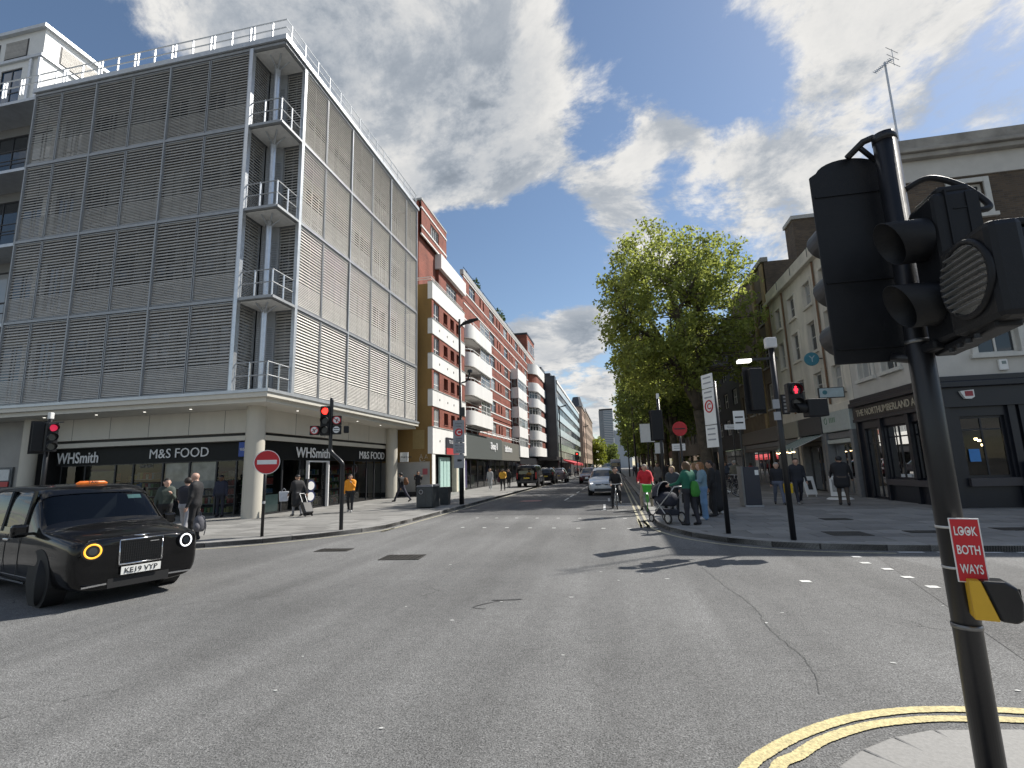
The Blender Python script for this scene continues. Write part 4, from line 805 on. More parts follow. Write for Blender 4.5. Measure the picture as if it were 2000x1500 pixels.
for k in range(5):
    y = 95 + k * 5.4; aw = thing('red_awning', '%s of the red cafe awnings on the far left pavement' % ['nearest', 'second', 'third', 'fourth', 'farthest'][k], 'awning', (-8.4, y + 2.4, 2.2), group='red cafe awnings')
    mb = MB(); mb.add([(-9.8, y, 3.3), (-9.8, y + 5, 3.3), (-7.4, y + 5, 2.55), (-7.4, y, 2.55), (-9.8, y, 3.2), (-9.8, y + 5, 3.2), (-7.4, y + 5, 2.1), (-7.4, y, 2.1)], MB.HEX); part(aw, 'canopy', mb, REDA)
    part(aw, 'support_frame', MB().tube([(-7.5, y + 0.1, 0.12), (-7.5, y + 0.1, 2.4)], 0.04, 6), DARK)
# ------------------------------------------------------------------ further buildings on the left
def block(name, label, cat, x0, x1, y0, y1, h, wm, fm=None, floors=5, bays=6, base=3.6, side=1, ww=0.5, gm=None, roof=0.6, endw=True):
    t = thing(name, label, cat, ((x0 + x1) / 2, (y0 + y1) / 2, 0.12)); fr = FX(x1, 1) if side > 0 else FX(x0, -1)
    ph = (h - base) / floors; pw = (y1 - y0) / bays; ops = []
    for i in range(floors):
        for k in range(bays):
            a = y0 + pw * (k + 0.5 - ww / 2); ops.append((a, a + pw * ww, base + ph * (i + 0.25), base + ph * (i + 0.8)))
    part(t, 'wall', MB().wall(fr, y0, y1, 0.12, h, ops + [(y0 + 0.4, y1 - 0.4, 0.3, base - 0.7)], 0.25), wm)
    part(t, 'core_wall', MB().box(x0 + (0 if side > 0 else 0.3), x1 - (0.3 if side > 0 else 0), y0 + 0.1, y1 - 0.1, 0.12, h - 0.1), INNER)
    part(t, 'side_wall', MB().box(x0 + (0 if side > 0 else 0.02), x1 - (0.02 if side > 0 else 0), y0, y0 + 0.2, 0.12, h + roof * 0.5), wm)
    for o in ops: window(t, fr, *o, -0.15, 2, 2, fm or WFR, gm or GLASSC, 0.08, 0.06)
    part(t, 'cornice', MB().fbox(fr, y0, y1, h, h + roof, -1, 0.3), M('coping_stone'))
    part(t, 'shop_window_strip', MB().fbox(fr, y0 + 0.4, y1 - 0.4, 0.3, base - 0.7, -0.24, -0.2), GLASS)
    return t
block('stone_corner_building', 'narrow buff stone corner building with bay windows beyond the glass block', 'building', -24, -9.3, 160, 176, 20.5, M('buff_stone', (0.45, 0.32, 0.24), 0.8, var=0.2), floors=5, bays=4, ww=0.55)
part(bpy.data.objects['stone_corner_building'], 'turret_roof', MB().cyl((-11, 163), 2.2, 20.8, 24.2, 12, 1.2), M('slate_roof'))
block('brick_terrace', 'tall pale brick terrace beyond the stone corner building', 'building', -24, -9.2, 178, 236, 21.5, M('pale_brick', (0.36, 0.27, 0.20), 0.85, var=0.2), floors=5, bays=12)
block('yellow_corner_house', 'low yellowish building before the light green street tree', 'building', -26, -10.4, 238, 300, 17, M('yellow_stone', (0.46, 0.36, 0.17), 0.8, var=0.15), floors=4, bays=10)
# office tower at the end of the street
T = thing('office_tower', 'tall concrete office tower rising alone at the end of the street', 'tower', (-10.5, 906, 0))
part(T, 'core_wall', MB().prism([(-22.5, 892), (-14, 886), (1.0, 886), (2.0, 892), (1.0, 918), (-22, 918)], 0, 98), glass_mat('tower_glass', (0.14, 0.18, 0.23)))
TP = M('tower_concrete', (0.42, 0.42, 0.42), 0.8, var=0.1)
for i in range(31): part(T, 'floor_band', MB().prism([(-14.2, 885.6), (1.2, 885.6), (2.4, 892), (1.2, 919), (-14.2, 919)], 6 + i * 3.0, 7.5 + i * 3.0), TP)
for k in range(7): 
    x = -22.6 + k * 1.3; y = 892 - k * 0.95; part(T, 'vertical_fin', MB().box(x, x + 0.5, y - 0.7, y + 0.5, 2, 98), TP)
part(T, 'roof_crown', MB().prism([(-22, 891), (-14, 886), (1.0, 886), (1.6, 892), (1.0, 918), (-22, 918)], 98, 101), DARK)
block('far_white_building', 'distant pale building at the right side of the street end', 'building', 1.0, 14, 420, 520, 30, M('far_grey_wall', (0.36, 0.39, 0.42), 0.8, var=0.1), floors=8, bays=14, side=-1)
# ------------------------------------------------------------------ pub on the right corner
PUB = thing('corner_pub', 'brick corner pub with dark navy ground floor and gilt lettering', 'building', (14, 22, 0.12))
XR = 10.5; fL, fR = FX(XR, -1), FY(18.7, -1)
NAVY = M('navy_paint', (0.009, 0.011, 0.018), 0.35, var=0.15, scale=4); STONE = M('weathered_stone', (0.30, 0.28, 0.25), 0.85, var=0.28, scale=1.6, bump=0.2, bscale=25)
PCR = M('pub_cream_render', (0.52, 0.50, 0.46), 0.75, var=0.1, scale=1.2); PW = M('pub_window_paint', (0.55, 0.54, 0.50), 0.6, var=0.08)
def both(name, z0, z1, d0, d1, mat, y1=24.4, bevel=0):
    part(PUB, name, MB().prism([(XR - d1, 18.7 - d1), (40, 18.7 - d1), (40, 18.7 - d0), (XR - d0, 18.7 - d0), (XR - d0, y1), (XR - d1, y1)], z0, z1), mat, bevel=bevel)
opsR = [(11.0, 12.25, 1.05, 3.0), (12.85, 14.9, 1.05, 3.0), (15.6, 17.6, 1.05, 3.0)]; opsL = [(19.5, 20.5, 0.95, 3.0), (20.75, 22.3, 0.95, 3.0), (22.75, 23.9, 0.14, 3.0)]
part(PUB, 'pub_front', MB().wall(fR, XR, 40, 0.12, 3.42, opsR, 0.25), NAVY); part(PUB, 'pub_front', MB().wall(fL, 18.7, 24.4, 0.12, 3.42, opsL, 0.25), NAVY)
for o in opsR: window(PUB, fR, *o, -0.1, 2, 1, NAVY, SHOPG, 0.07, 0.05, name='pub_window', trans=0.78)
for o in opsL: window(PUB, fL, *o, -0.1, 2, 1, NAVY, SHOPG, 0.07, 0.05, name='pub_window', trans=0.78)
part(PUB, 'pub_interior', MB().box(13.2, 39, 21.4, 24.2, 0.13, 3.4), M('pub_wood', (0.05, 0.035, 0.025), 0.5, var=0.4, scale=2))
part(PUB, 'pub_floor', MB().box(10.8, 39, 19.0, 24.2, 0.125, 0.16), INNER)
part(PUB, 'pub_ceiling', MB().box(10.8, 39, 19.0, 24.2, 3.38, 3.42), INNER)
BULB = M('warm_bulb', (1, 0.8, 0.5), 0.4, var=0, emit=(1, 0.72, 0.36), es=9)
for x, y, z in ((11.9, 19.6, 2.25), (12.05, 19.7, 2.2), (12.1, 19.65, 2.05), (13.6, 20.1, 2.35), (13.5, 20.0, 2.1), (14.6, 19.8, 2.1)): 
    part(PUB, 'pendant_lamp', MB().cyl((x, y), 0.045, z, z + 0.07, 8), BULB)
for a, b in ((10.95, 12.35), (12.8, 14.95), (15.55, 17.65)): part(PUB, 'window_sill', MB().fbox(fR, a, b, 0.78, 1.04, 0.0, 0.14), M('pub_sill', (0.055, 0.05, 0.055), 0.5), bevel=0.01)
part(PUB, 'window_sill', MB().fbox(fL, 19.3, 22.4, 0.72, 0.94, 0.0, 0.14), M('pub_sill'), bevel=0.01)
both('fascia', 3.42, 3.93, 0.0, 0.14, NAVY); both('fascia_cornice', 3.93, 4.12, 0.0, 0.30, NAVY, bevel=0.02); both('fascia_top', 4.12, 4.30, 0.0, 0.22, NAVY, bevel=0.02)
both('fascia_rail', 3.30, 3.419, 0.0, 0.18, NAVY)
part(PUB, 'sign_board', MB().fbox(fL, 19.0, 24.3, 3.44, 3.90, 0.14, 0.17), M('dark_sign_board', (0.035, 0.03, 0.028), 0.5))
GILT = M('gilt_lettering', (0.50, 0.46, 0.36), 0.45, 0.3, var=0.1)
text(PUB, 'THE NORTHUMBERLAND ARMS', fL.pt(21.5, 3.66, 0.18), 0.27, GILT, (0, -1, 0), (-1, 0, 0), 'pub_lettering', 0.008, width=5.0, bold=0.008)
for y in (24.4, 22.55, 20.6, 19.2): part(PUB, 'pilaster', MB().fbox(fL, y - 0.2, y - 0.02, 0.12, 3.3, 0.0, 0.1), NAVY)
for x in (10.5, 12.3, 12.6, 15.0): part(PUB, 'pilaster', MB().fbox(fR, x + 0.02, x + 0.22, 0.12, 3.3, 0.0, 0.1), NAVY)
# first floor in render, upper floors in brick
o1R = [(11.85, 13.05, 5.0, 5.92), (14.4, 15.6, 5.0, 5.92)]; o1L = [(20.6, 21.7, 5.05, 6.0), (22.5, 23.6, 5.05, 6.0)]
part(PUB, 'render_wall', MB().wall(fR, XR, 40, 4.3, 6.1, o1R, 0.2), PCR); part(PUB, 'render_wall', MB().wall(fL, 18.7, 24.4, 4.3, 6.7, o1L, 0.2), PCR)
both('string_course', 6.1, 6.35, 0.0, 0.12, PW, y1=24.38)
o2R = [(11.98, 12.93, 9.82, 10.98), (14.5, 15.5, 9.82, 10.98), (11.98, 12.93, 7.0, 8.7), (14.5, 15.5, 7.0, 8.7)]; o2L = [(20.6, 21.6, 9.8, 11.0), (22.5, 23.5, 9.8, 11.0), (20.6, 21.6, 7.0, 8.7), (22.5, 23.5, 7.0, 8.7)]
part(PUB, 'brick_wall', MB().wall(fR, XR, 40, 6.35, 11.25, o2R, 0.25), BROWNB); part(PUB, 'brick_wall', MB().wall(fL, 18.7, 24.4, 6.7, 11.25, o2L, 0.25), BROWNB)
for fr, ops in ((fR, o1R + o2R), (fL, o1L + o2L)):
    for o in ops:
        window(PUB, fr, *o, -0.12, 2 if o[3] < 7 else 1, 1 if o[3] < 7 else 2, PW, GLASSC, 0.08, 0.06)
        mb = MB(); a, b, c, d = o
        mb.fbox(fr, a - 0.17, a, c, d + 0.17, 0.0, 0.07); mb.fbox(fr, b, b + 0.17, c, d + 0.17, 0.0, 0.07); mb.fbox(fr, a, b, d, d + 0.17, 0.0, 0.068); mb.fbox(fr, a - 0.24, b + 0.24, c - 0.14, c, 0.0, 0.14)
        part(PUB, 'window_surround', mb, PW, bevel=0.01)
both('frieze', 11.25, 12.02, 0.0, 0.06, PCR); both('cornice', 12.02, 12.2, 0.0, 0.30, STONE, bevel=0.03); both('cornice', 12.2, 12.34, 0.0, 0.42, STONE, bevel=0.03); both('parapet', 12.34, 12.75, 0.0, 0.30, STONE, bevel=0.03)
part(PUB, 'core_wall', MB().box(10.9, 40, 19.1, 24.3, 4.3, 12.5), INNER)
ab = thing('alarm_box', 'small white burglar alarm box on the pub render above the fascia', 'alarm box', fR.pt(12.45, 4.4, 0.1)); part(ab, 'case', MB().fbox(fR, 12.33, 12.58, 4.42, 4.78, 0.0, 0.1), WHITE, bevel=0.03); part(ab, 'label_plate', MB().fbox(fR, 12.4, 12.52, 4.62, 4.72, 0.1, 0.106), M('grey_label', (0.2, 0.25, 0.24), 0.5))
ab = thing('alarm_box', 'white alarm box with a red panel on the pub fascia', 'alarm box', fR.pt(11.2, 3.5, 0.2)); part(ab, 'case', MB().fprism(fR, [(11.02, 3.80), (11.4, 3.83), (11.4, 3.6), (11.3, 3.54), (11.14, 3.55), (11.06, 3.7)], 0.14, 0.24), WHITE); part(ab, 'red_panel', MB().fbox(fR, 11.14, 11.36, 3.63, 3.79, 0.24, 0.25), M('alarm_red', (0.30, 0.04, 0.05), 0.5))
bs = thing('blue_window_sign', 'small blue notice inside the pub window', 'sign', fR.pt(11.3, 1.4, -0.1)); tag(bs, bs['label'], 'sign'); part(bs, 'notice', MB().fbox(fR, 11.15, 11.45, 1.55, 1.95, -0.09, -0.08), M('blue_notice', (0.05, 0.22, 0.55), 0.5))
# chalk board and counter on the pub's side
cb = thing('chalk_menu_board', 'black chalkboard menu leaning on the pub front by the frame edge', 'menu board', (12.9, 18.3, 0.12)); part(cb, 'board', MB().obox((12.95, 18.35, 0.85), 1.0, 0.05, 1.35, az=(0, 0.15, 1)), M('chalkboard', (0.02, 0.02, 0.022), 0.7))
CHK = M('chalk', (0.55, 0.55, 0.55), 0.8); text(cb, 'PIZZA', (12.9, 18.35, 1.2), 0.16, CHK, (1, 0, 0), (0, -1, 0.15), 'chalk_lettering', 0.003)
for k in range(7): part(cb, 'chalk_line', MB().obox((12.75 + 0.05 * (k % 3), 18.345 - 0.018 * k, 1.02 - k * 0.1), 0.3 + 0.12 * (k % 2), 0.004, 0.03, az=(0, 0.15, 1)), CHK)
ct = tag(part(None, 'window_counter', MB().box(12.75, 14.9, 18.3, 18.62, 1.42, 1.62), M('grey_counter', (0.32, 0.32, 0.32), 0.5)), 'grey counter shelf outside the pub window at the right edge', 'counter')
# television aerial on the roof
ae = thing('roof_aerial', 'television aerial on a thin mast above the pub roof', 'aerial', (11.0, 19.3, 12.7)); part(ae, 'mast', MB().tube([(11.0, 19.3, 12.5), (11.0, 19.3, 16.6)], 0.035, 6), STEEL)
mb = MB(); mb.tube([(10.45, 19.0, 16.0), (11.3, 19.4, 16.75)], 0.02, 5); 
for k in range(11):
    t = k / 10; p = Vector((10.45 + .85 * t, 19 + .4 * t, 16 + .75 * t)); l = 0.09 + 0.03 * (k > 8); mb.tube([p + Vector((-0.3 * l, 0.6 * l, 0.9 * l)), p - Vector((-0.3 * l, 0.6 * l, 0.9 * l))], 0.012, 4)
for dz in (-0.3, 0.0, 0.3): mb.tube([(11.0, 19.1, 16.75 + dz), (11.6, 19.5, 16.75 + dz)], 0.012, 4)
mb.tube([(11.3, 19.3, 16.4), (11.3, 19.3, 17.1)], 0.012, 4); part(ae, 'elements', mb, STEEL)
# ------------------------------------------------------------------ white stucco terrace house
H = thing('white_stucco_building', 'dirty white stucco building with sash windows between pub and brick house', 'building', (14, 29, 0.12))
DW = M('dirty_stucco', (0.62, 0.58, 0.50), 0.8, var=0.22, scale=1.0, streak=0.7, bump=0.12, bscale=20)
ys = [(25.2, 26.15), (27.4, 28.4), (29.8, 30.8), (32.2, 33.1)]; ops = []
for a, b in ys: ops += [(a, b, 9.75, 11.0), (a, b, 7.3, 8.85), (a, b, 5.0, 6.15)]
part(H, 'wall', MB().wall(fL, 24.42, 34.3, 4.35, 11.75, ops, 0.22), DW)
for o in ops:
    window(H, fL, *o, -0.12, 1, 2, M('sash_frame', (0.42, 0.41, 0.38), 0.6), GLASSC, 0.08, 0.06)
    part(H, 'window_sill', MB().fbox(fL, o[0] - 0.12, o[1] + 0.12, o[2] - 0.13, o[2], -0.1, 0.12), DW, bevel=0.01)
    mb = MB(); mb.fbox(fL, o[0] - 0.14, o[0] - 0.01, o[2], o[3] + 0.14, 0, 0.05); mb.fbox(fL, o[1] + 0.01, o[1] + 0.14, o[2], o[3] + 0.14, 0, 0.05); mb.fbox(fL, o[0] - 0.009, o[1] + 0.009, o[3] + 0.01, o[3] + 0.14, 0, 0.048); part(H, 'window_surround', mb, DW)
part(H, 'cornice', MB().fbox(fL, 24.4, 34.35, 11.75, 11.95, -0.3, 0.28), DW, bevel=0.03); part(H, 'parapet', MB().fbox(fL, 24.4, 34.35, 11.95, 12.6, -0.3, 0.1), DW, bevel=0.02)
for y in (27.0, 29.6, 32.0): part(H, 'parapet_joint', MB().fbox(fL, y, y + 0.06, 11.96, 12.62, 0.1, 0.115), DARK)
part(H, 'core_wall', MB().box(10.85, 24, 24.45, 34.2, 3.6, 12.3), INNER)
for y in (34.1, 31.5, 26.7): part(H, 'drain_pipe', MB().cyl((XR - 0.08, y), 0.05, 4.4, 11.7, 8), M('rust_pipe', (0.16, 0.09, 0.05), 0.7))
part(H, 'plinth_band', MB().fbox(fL, 24.42, 34.3, 4.0, 4.35, -0.2, 0.1), DW, bevel=0.02)
# brick house next door, higher
part(H, 'ground_wall', MB().box(12.4, 24, 24.45, 34.2, 0.12, 4.0), INNER)
K = thing('brick_house', 'tall brown brick house with chimney rising above the white stucco building', 'building', (14, 39, 0.12))
part(K, 'party_wall', MB().box(10.55, 22, 34.35, 34.6, 0.12, 14.9), BROWNB); part(K, 'chimney', MB().box(12.6, 16.8, 34.3, 35.8, 14.9, 17.6), BROWNB); part(K, 'chimney_cap', MB().box(12.5, 16.9, 34.2, 35.9, 17.6, 17.85), M('coping_stone'))
opk = []
for a in (35.4, 37.7, 40.0, 42.3): opk += [(a, a + 1.1, 5.2, 6.9), (a, a + 1.1, 8.0, 9.9), (a, a + 1.1, 11.0, 12.6)]
KW = M('grimy_brick', (0.13, 0.10, 0.07), 0.85, var=0.3, scale=1.2)
part(K, 'wall', MB().wall(fL, 34.4, 44, 3.6, 14.9, opk, 0.25), KW)
for o in opk: window(K, fL, *o, -0.15, 1, 2, M('sash_frame'), GLASSC, 0.08, 0.06); part(K, 'window_sill', MB().fbox(fL, o[0] - 0.1, o[1] + 0.1, o[2] - 0.12, o[2], -0.1, 0.1), STONE)
part(K, 'core_wall', MB().box(10.9, 22, 34.7, 43.9, 0.2, 14.6), INNER); part(K, 'parapet', MB().fbox(fL, 34.3, 44.05, 14.9, 15.2, -0.3, 0.15), STONE)
for y in (34.5, 36.9): part(K, 'pilaster', MB().fbox(fL, y, y + 0.5, 4.0, 14.8, 0.0, 0.12), M('ochre_stone', (0.30, 0.22, 0.11), 0.8, var=0.15))
# dark grey building and a row behind the trees
for i, (nm, lb, y0, y1, h, c) in enumerate((('dark_grey_building', 'dark grey clad building behind the nearest plane tree', 44.1, 58, 13.5, (0.06, 0.062, 0.066)), ('stone_office', 'stone-fronted office half hidden by the plane trees', 58.1, 84, 15, (0.26, 0.24, 0.21)), ('brick_terrace', 'brick terrace glimpsed behind the far row of trees', 84.1, 130, 16, (0.20, 0.12, 0.08)), ('pale_terrace', 'pale terrace at the far end of the right-hand trees', 130.1, 260, 16, (0.38, 0.36, 0.32)))):
    block(nm, lb, 'building', XR, 24, y0, y1, h, M('row_wall_%d' % i, c, 0.8, var=0.2), floors=4, bays=max(4, int((y1 - y0) / 3.2)), side=-1)
# shops under the white building and the brick house
SG = M('shop_grey_paint', (0.17, 0.175, 0.18), 0.5, var=0.12)
for y0, y1, nm, lab, fc in ((24.55, 27.7, 'clinic_shopfront', 'grey shopfront with a pale sign between pub and awning shop', (0.42, 0.46, 0.44)), (27.75, 31.0, 'awning_shopfront', 'dark shopfront behind the striped green awning', (0.06, 0.06, 0.06)), (31.05, 34.2, 'cream_shopfront', 'cream shopfront with lit window left of the awning shop', (0.28, 0.27, 0.22)), (34.7, 43.9, 'corner_shopfront', 'row of dim shop windows under the brown brick house', (0.12, 0.11, 0.10))):
    t = thing(nm, lab, 'shopfront', (XR, (y0 + y1) / 2, 0.12)); m = M('fascia_' + nm, fc, 0.5, var=0.08)
    part(t, 'fascia', MB().fbox(fL, y0 + 0.05, y1 - 0.05, 3.05, 3.98, -0.2, 0.22), m, bevel=0.02); part(t, 'sub_fascia', MB().fbox(fL, y0 + 0.1, y1 - 0.1, 2.72, 3.0, -0.2, 0.1), SG); part(t, 'sub_fascia', MB().fbox(fL, y0 + 0.1, y1 - 0.1, 2.5, 2.68, -0.2, 0.16), m)
    for y in (y0, y1 - 0.32): part(t, 'pilaster', MB().fbox(fL, y, y + 0.3, 0.12, 3.04, -0.3, 0.2), SG if nm != 'cream_shopfront' else DW, bevel=0.02)
    n = max(2, int((y1 - y0) / 1.3))
    for k in range(n):
        a = y0 + 0.35 + (y1 - y0 - 0.7) * k / n; window(t, fL, a, a + (y1 - y0 - 0.7) / n - 0.02, 0.14, 2.5, -0.15, 1, 1, SG if nm[0] == 'c' else DARK, SHOPD, 0.06, name='shop_window')
    part(t, 'interior_back', MB().fbox(fL, y0 + 0.3, y1 - 0.3, 0.13, 2.6, -1.6, -1.5), M('dim_showroom')); part(t, 'interior_shelf', MB().fbox(fL, y0 + 0.6, y1 - 0.6, 0.13, 1.1, -1.0, -0.6), GOODS[(int(y0)) % 5])
    if nm == 'clinic_shopfront':
        for k in range(4): part(t, 'letter_block', MB().fbox(fL, 26.1 + k * 0.18, 26.2 + k * 0.18, 3.48, 3.72, 0.22, 0.228), M('green_lettering', (0.16, 0.26, 0.18), 0.5))
        part(t, 'leaf_emblem', MB().ring(fL.pt(27.15, 3.6, 0.225), (-1, 0, 0), 0.15, 0.025, 14, 4), M('green_lettering'))
        part(t, 'white_lamp', MB().disc(fL.pt(27.0, 2.0, -0.4), (-1, 0, 0), 0.18, 0.05, 12), M('shop_lamp', (0.9, 0.9, 0.9), 0.5, emit=(1, 1, 1), es=0.8, var=0))
t = thing('striped_awning', 'green and white striped awning over the dark shopfront', 'awning', (9.6, 29.4, 2.3))
AG = M('awning_green', (0.06, 0.16, 0.13), 0.7); AWt = M('awning_white', (0.5, 0.5, 0.48), 0.7)
for k in range(12):
    y = 27.9 + k * 0.25
    mb = MB(); mb.add([(XR - 0.05, y, 3.0), (XR - 0.05, y + 0.25, 3.0), (XR - 1.5, y + 0.25, 2.35), (XR - 1.5, y, 2.35), (XR - 0.05, y, 3.03), (XR - 0.05, y + 0.25, 3.03), (XR - 1.5, y + 0.25, 2.38), (XR - 1.5, y, 2.38)], MB.HEX); mb.box(XR - 1.52, XR - 1.5, y, y + 0.25, 2.2, 2.38)
    part(t, 'awning_stripe', mb, AG if k % 2 else AWt)
for k in range(16): part(t, 'string_light', MB().disc((XR - 1.53, 27.95 + k * 0.19, 2.17 + 0.02 * math.sin(k * 1.3)), (0, 0, 1), 0.022, 0.04, 6), BULB)
def proj(lab, c, w, h, mat, txt=None, tm=None):
    t = thing('projecting_sign', lab, 'sign', c); part(t, 'sign_panel', MB().box(-w / 2, w / 2, -0.06, 0.06, -h / 2, h / 2), mat, local=True, bevel=0.01); part(t, 'sign_frame', MB().box(-w / 2 - 0.03, w / 2 + 0.03, -0.05, 0.05, -h / 2 - 0.03, h / 2 + 0.03), DARK, local=True); part(t, 'sign_bracket', MB().box(w / 2, w / 2 + 0.2, -0.02, 0.02, -0.02, 0.02), DARK, local=True)
    if txt: text(t, txt, (0.05, -0.065, 0), h * 0.3, tm, (1, 0, 0), (0, -1, 0), 'sign_lettering', 0.004, local=True)
    return t
proj('pale blue projecting box sign over the clinic shopfront', (9.85, 25.0, 4.75), 1.0, 0.42, M('paleblue_sign', (0.42, 0.52, 0.56), 0.5))
part(bpy.data.objects['projecting_sign.002'], 'emblem', MB().disc((-0.28, -0.063, 0.02), (0, 1, 0), 0.1, 0.01, 16), M('teal_lettering', (0.05, 0.2, 0.25), 0.5), local=True)
proj('narrow black vertical sign with pale lettering on the stucco wall', (9.95, 31.6, 5.0), 0.34, 1.1, M('black_board'), None)
for i in range(5): part(bpy.data.objects['projecting_sign.003'], 'letter_block', MB().box(-0.09, 0.09, -0.066, -0.061, 0.36 - i * 0.21, 0.48 - i * 0.21), M('faded_letter', (0.4, 0.4, 0.4), 0.6), local=True)
t = thing('round_blue_sign', 'round teal projecting sign hung on the white stucco wall', 'sign', (10.0, 27.1, 6.75)); part(t, 'sign_disc', MB().tube([(10.0, 27.03, 6.75), (10.0, 27.15, 6.75)], 0.34, 24), M('teal_sign', (0.05, 0.22, 0.30), 0.4), bevel=0.02); text(t, 'Y', (10.0, 27.02, 6.75), 0.32, M('paleblue_sign'), (1, 0, 0), (0, -1, 0), 'sign_lettering', 0.004); part(t, 'sign_bracket', MB().tube([(10.3, 27.09, 6.75), (10.5, 27.09, 6.75)], 0.03, 6), DARK)
# ------------------------------------------------------------------ plane trees
def leaf_mat(name, c, t):
    m = bpy.data.materials.new(name); m.use_nodes = True; nt = m.node_tree; N = nt.nodes; L = nt.links; N.remove(N['Principled BSDF'])
    ge = N.new('ShaderNodeNewGeometry'); mr = N.new('ShaderNodeMapRange'); mr.inputs[3].default_value = 0.6; mr.inputs[4].default_value = 1.35; L.new(ge.outputs['Random Per Island'], mr.inputs[0])
    def sc(col): x = N.new('ShaderNodeVectorMath'); x.operation = 'SCALE'; x.inputs[0].default_value = col; L.new(mr.outputs[0], x.inputs[3]); return x.outputs[0]
    d = N.new('ShaderNodeBsdfDiffuse'); L.new(sc(c), d.inputs[0]); tr = N.new('ShaderNodeBsdfTranslucent'); L.new(sc(t), tr.inputs[0]); g = N.new('ShaderNodeBsdfGlossy'); g.inputs['Roughness'].default_value = 0.45; g.inputs[0].default_value = (0.5, 0.55, 0.5, 1)
    x = N.new('ShaderNodeMixShader'); x.inputs[0].default_value = 0.5; L.new(d.outputs[0], x.inputs[1]); L.new(tr.outputs[0], x.inputs[2]); y = N.new('ShaderNodeMixShader'); y.inputs[0].default_value = 0.045; L.new(x.outputs[0], y.inputs[1]); L.new(g.outputs[0], y.inputs[2]); L.new(y.outputs[0], N['Material Output'].inputs[0]); MATS[name] = m; return m
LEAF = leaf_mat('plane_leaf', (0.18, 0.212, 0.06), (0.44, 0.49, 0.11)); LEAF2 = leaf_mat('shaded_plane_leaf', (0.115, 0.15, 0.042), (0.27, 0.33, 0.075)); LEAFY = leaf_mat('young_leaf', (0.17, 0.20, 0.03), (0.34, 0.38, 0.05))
BARK = M('plane_bark', (0.085, 0.07, 0.052), 0.85, var=0.4, scale=4, bump=0.5, bscale=18)
def tree(label, base, cc, rad, nclump, nleaf, lsize, leaf, seed, trunk_r=0.33, fork=4.5, group='plane trees along the right pavement', csig=0.55, shape=None, name='plane_tree', wb=1.0):
    rg = np.random.default_rng(seed); t = thing(name, label, 'tree', (base[0], base[1], 0.12), group=group)
    b = Vector((base[0], base[1], 0.1)); c = np.array(cc, float); rad = np.array(rad, float)
    mb = MB(); top = Vector((base[0] + (cc[0] - base[0]) * 0.2, base[1], fork))
    mb.tube([b, b + Vector((0.03, 0, 0.25)), b.lerp(top, 0.5) + Vector((0.08, 0.05, 0)), top], [trunk_r * 1.5, trunk_r * 1.08, trunk_r * 0.92, trunk_r * 0.8], 12)
    part(t, 'trunk', mb, BARK, 'all')
    limbs = MB(); nodes = []
    nl = 9
    for k in range(nl):
        a = 2 * math.pi * k / nl + rg.uniform(-.25, .25); el = rg.uniform(0.35, 1.0) if k else 0.05
        tip = c + rad * np.array([math.cos(a) * 0.72 * el, math.sin(a) * 0.72 * el, rg.uniform(-0.1, 0.75)])
        p0 = np.array(top); mid = p0 * 0.55 + tip * 0.45 + np.array([0, 0, 0.9]) + rg.normal(size=3) * 0.3; q = p0 * 0.2 + tip * 0.8 + rg.normal(size=3) * 0.4
        pts = [p0, mid, q, tip]; sm = smooth([tuple(x) for x in pts], 5); rr = [trunk_r * 0.55 * (1 - 0.85 * i / (len(sm) - 1)) for i in range(len(sm))]
        limbs.tube(sm, rr, 7); nodes += [np.array(x) for x in sm[3:]]
    N_ = np.array(nodes)
    d = rg.normal(size=(nclump, 3)); d /= np.linalg.norm(d, axis=1)[:, None]; r = rg.uniform(0.10, 1, (nclump, 1)) ** 0.42
    wob = 1 + wb * 0.13 * np.sin(d[:, :1] * 5 + seed) + wb * 0.10 * np.sin(d[:, 1:2] * 7 + d[:, 2:3] * 6)
    if shape == 'flat':
        d[:, 2] = np.where(d[:, 2] < -0.2, d[:, 2] * 0.9, d[:, 2])
    pw = np.sign(d) * np.abs(d) ** 0.82                      # squarer shoulders than a ball
    cl = c + pw * r * wob * rad
    for p in cl[:: 2]:
        i = np.argmin(((N_ - p) ** 2).sum(1)); q = N_[i]
        if np.linalg.norm(q - p) > 0.4: limbs.tube([q, (q + p) / 2 + rg.normal(size=3) * 0.12, p], [0.045, 0.028, 0.012], 4, False)
    part(t, 'limbs', limbs, BARK, 'all')
    e = rg.normal(size=(nclump, nleaf, 3)); e /= np.linalg.norm(e, axis=2)[:, :, None]; e *= rg.uniform(0, 1, (nclump, nleaf, 1)) ** 0.5 * 1.35
    pts = (cl[:, None, :] + e * csig * np.array([1, 1, 0.75])).reshape(-1, 3)
    leaf_mesh(t, 'crown', pts, lsize, leaf, rg); return t
tree('large plane tree nearest the camera with a tall rounded crown', (5.9, 34.5), (4.35, 34.3, 11.55), (5.15, 5.0, 5.85), 780, 44, 0.128, LEAF, 3, 0.40, 5.2, csig=0.48, wb=0.5)
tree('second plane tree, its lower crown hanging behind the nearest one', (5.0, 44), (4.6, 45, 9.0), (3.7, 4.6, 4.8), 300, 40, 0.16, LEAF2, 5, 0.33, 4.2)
for i, (y, x) in enumerate(((56, 4.9), (67, 5.0), (79, 5.1), (92, 5.3), (107, 5.5), (124, 5.9), (150, 6.4))):
    tree('%s plane tree in the receding row behind the second tree' % ['third', 'fourth', 'fifth', 'sixth', 'seventh', 'eighth', 'farthest'][i], (x + 0.5, y), (x + 0.4, y + 1, 9.3 + i * 0.35), (4.0 + 0.15 * i, 5.2, 5.6 + 0.3 * i), 230, 32, 0.24 + 0.02 * i, LEAF2, 11 + i, 0.3, 4.0, csig=0.7)
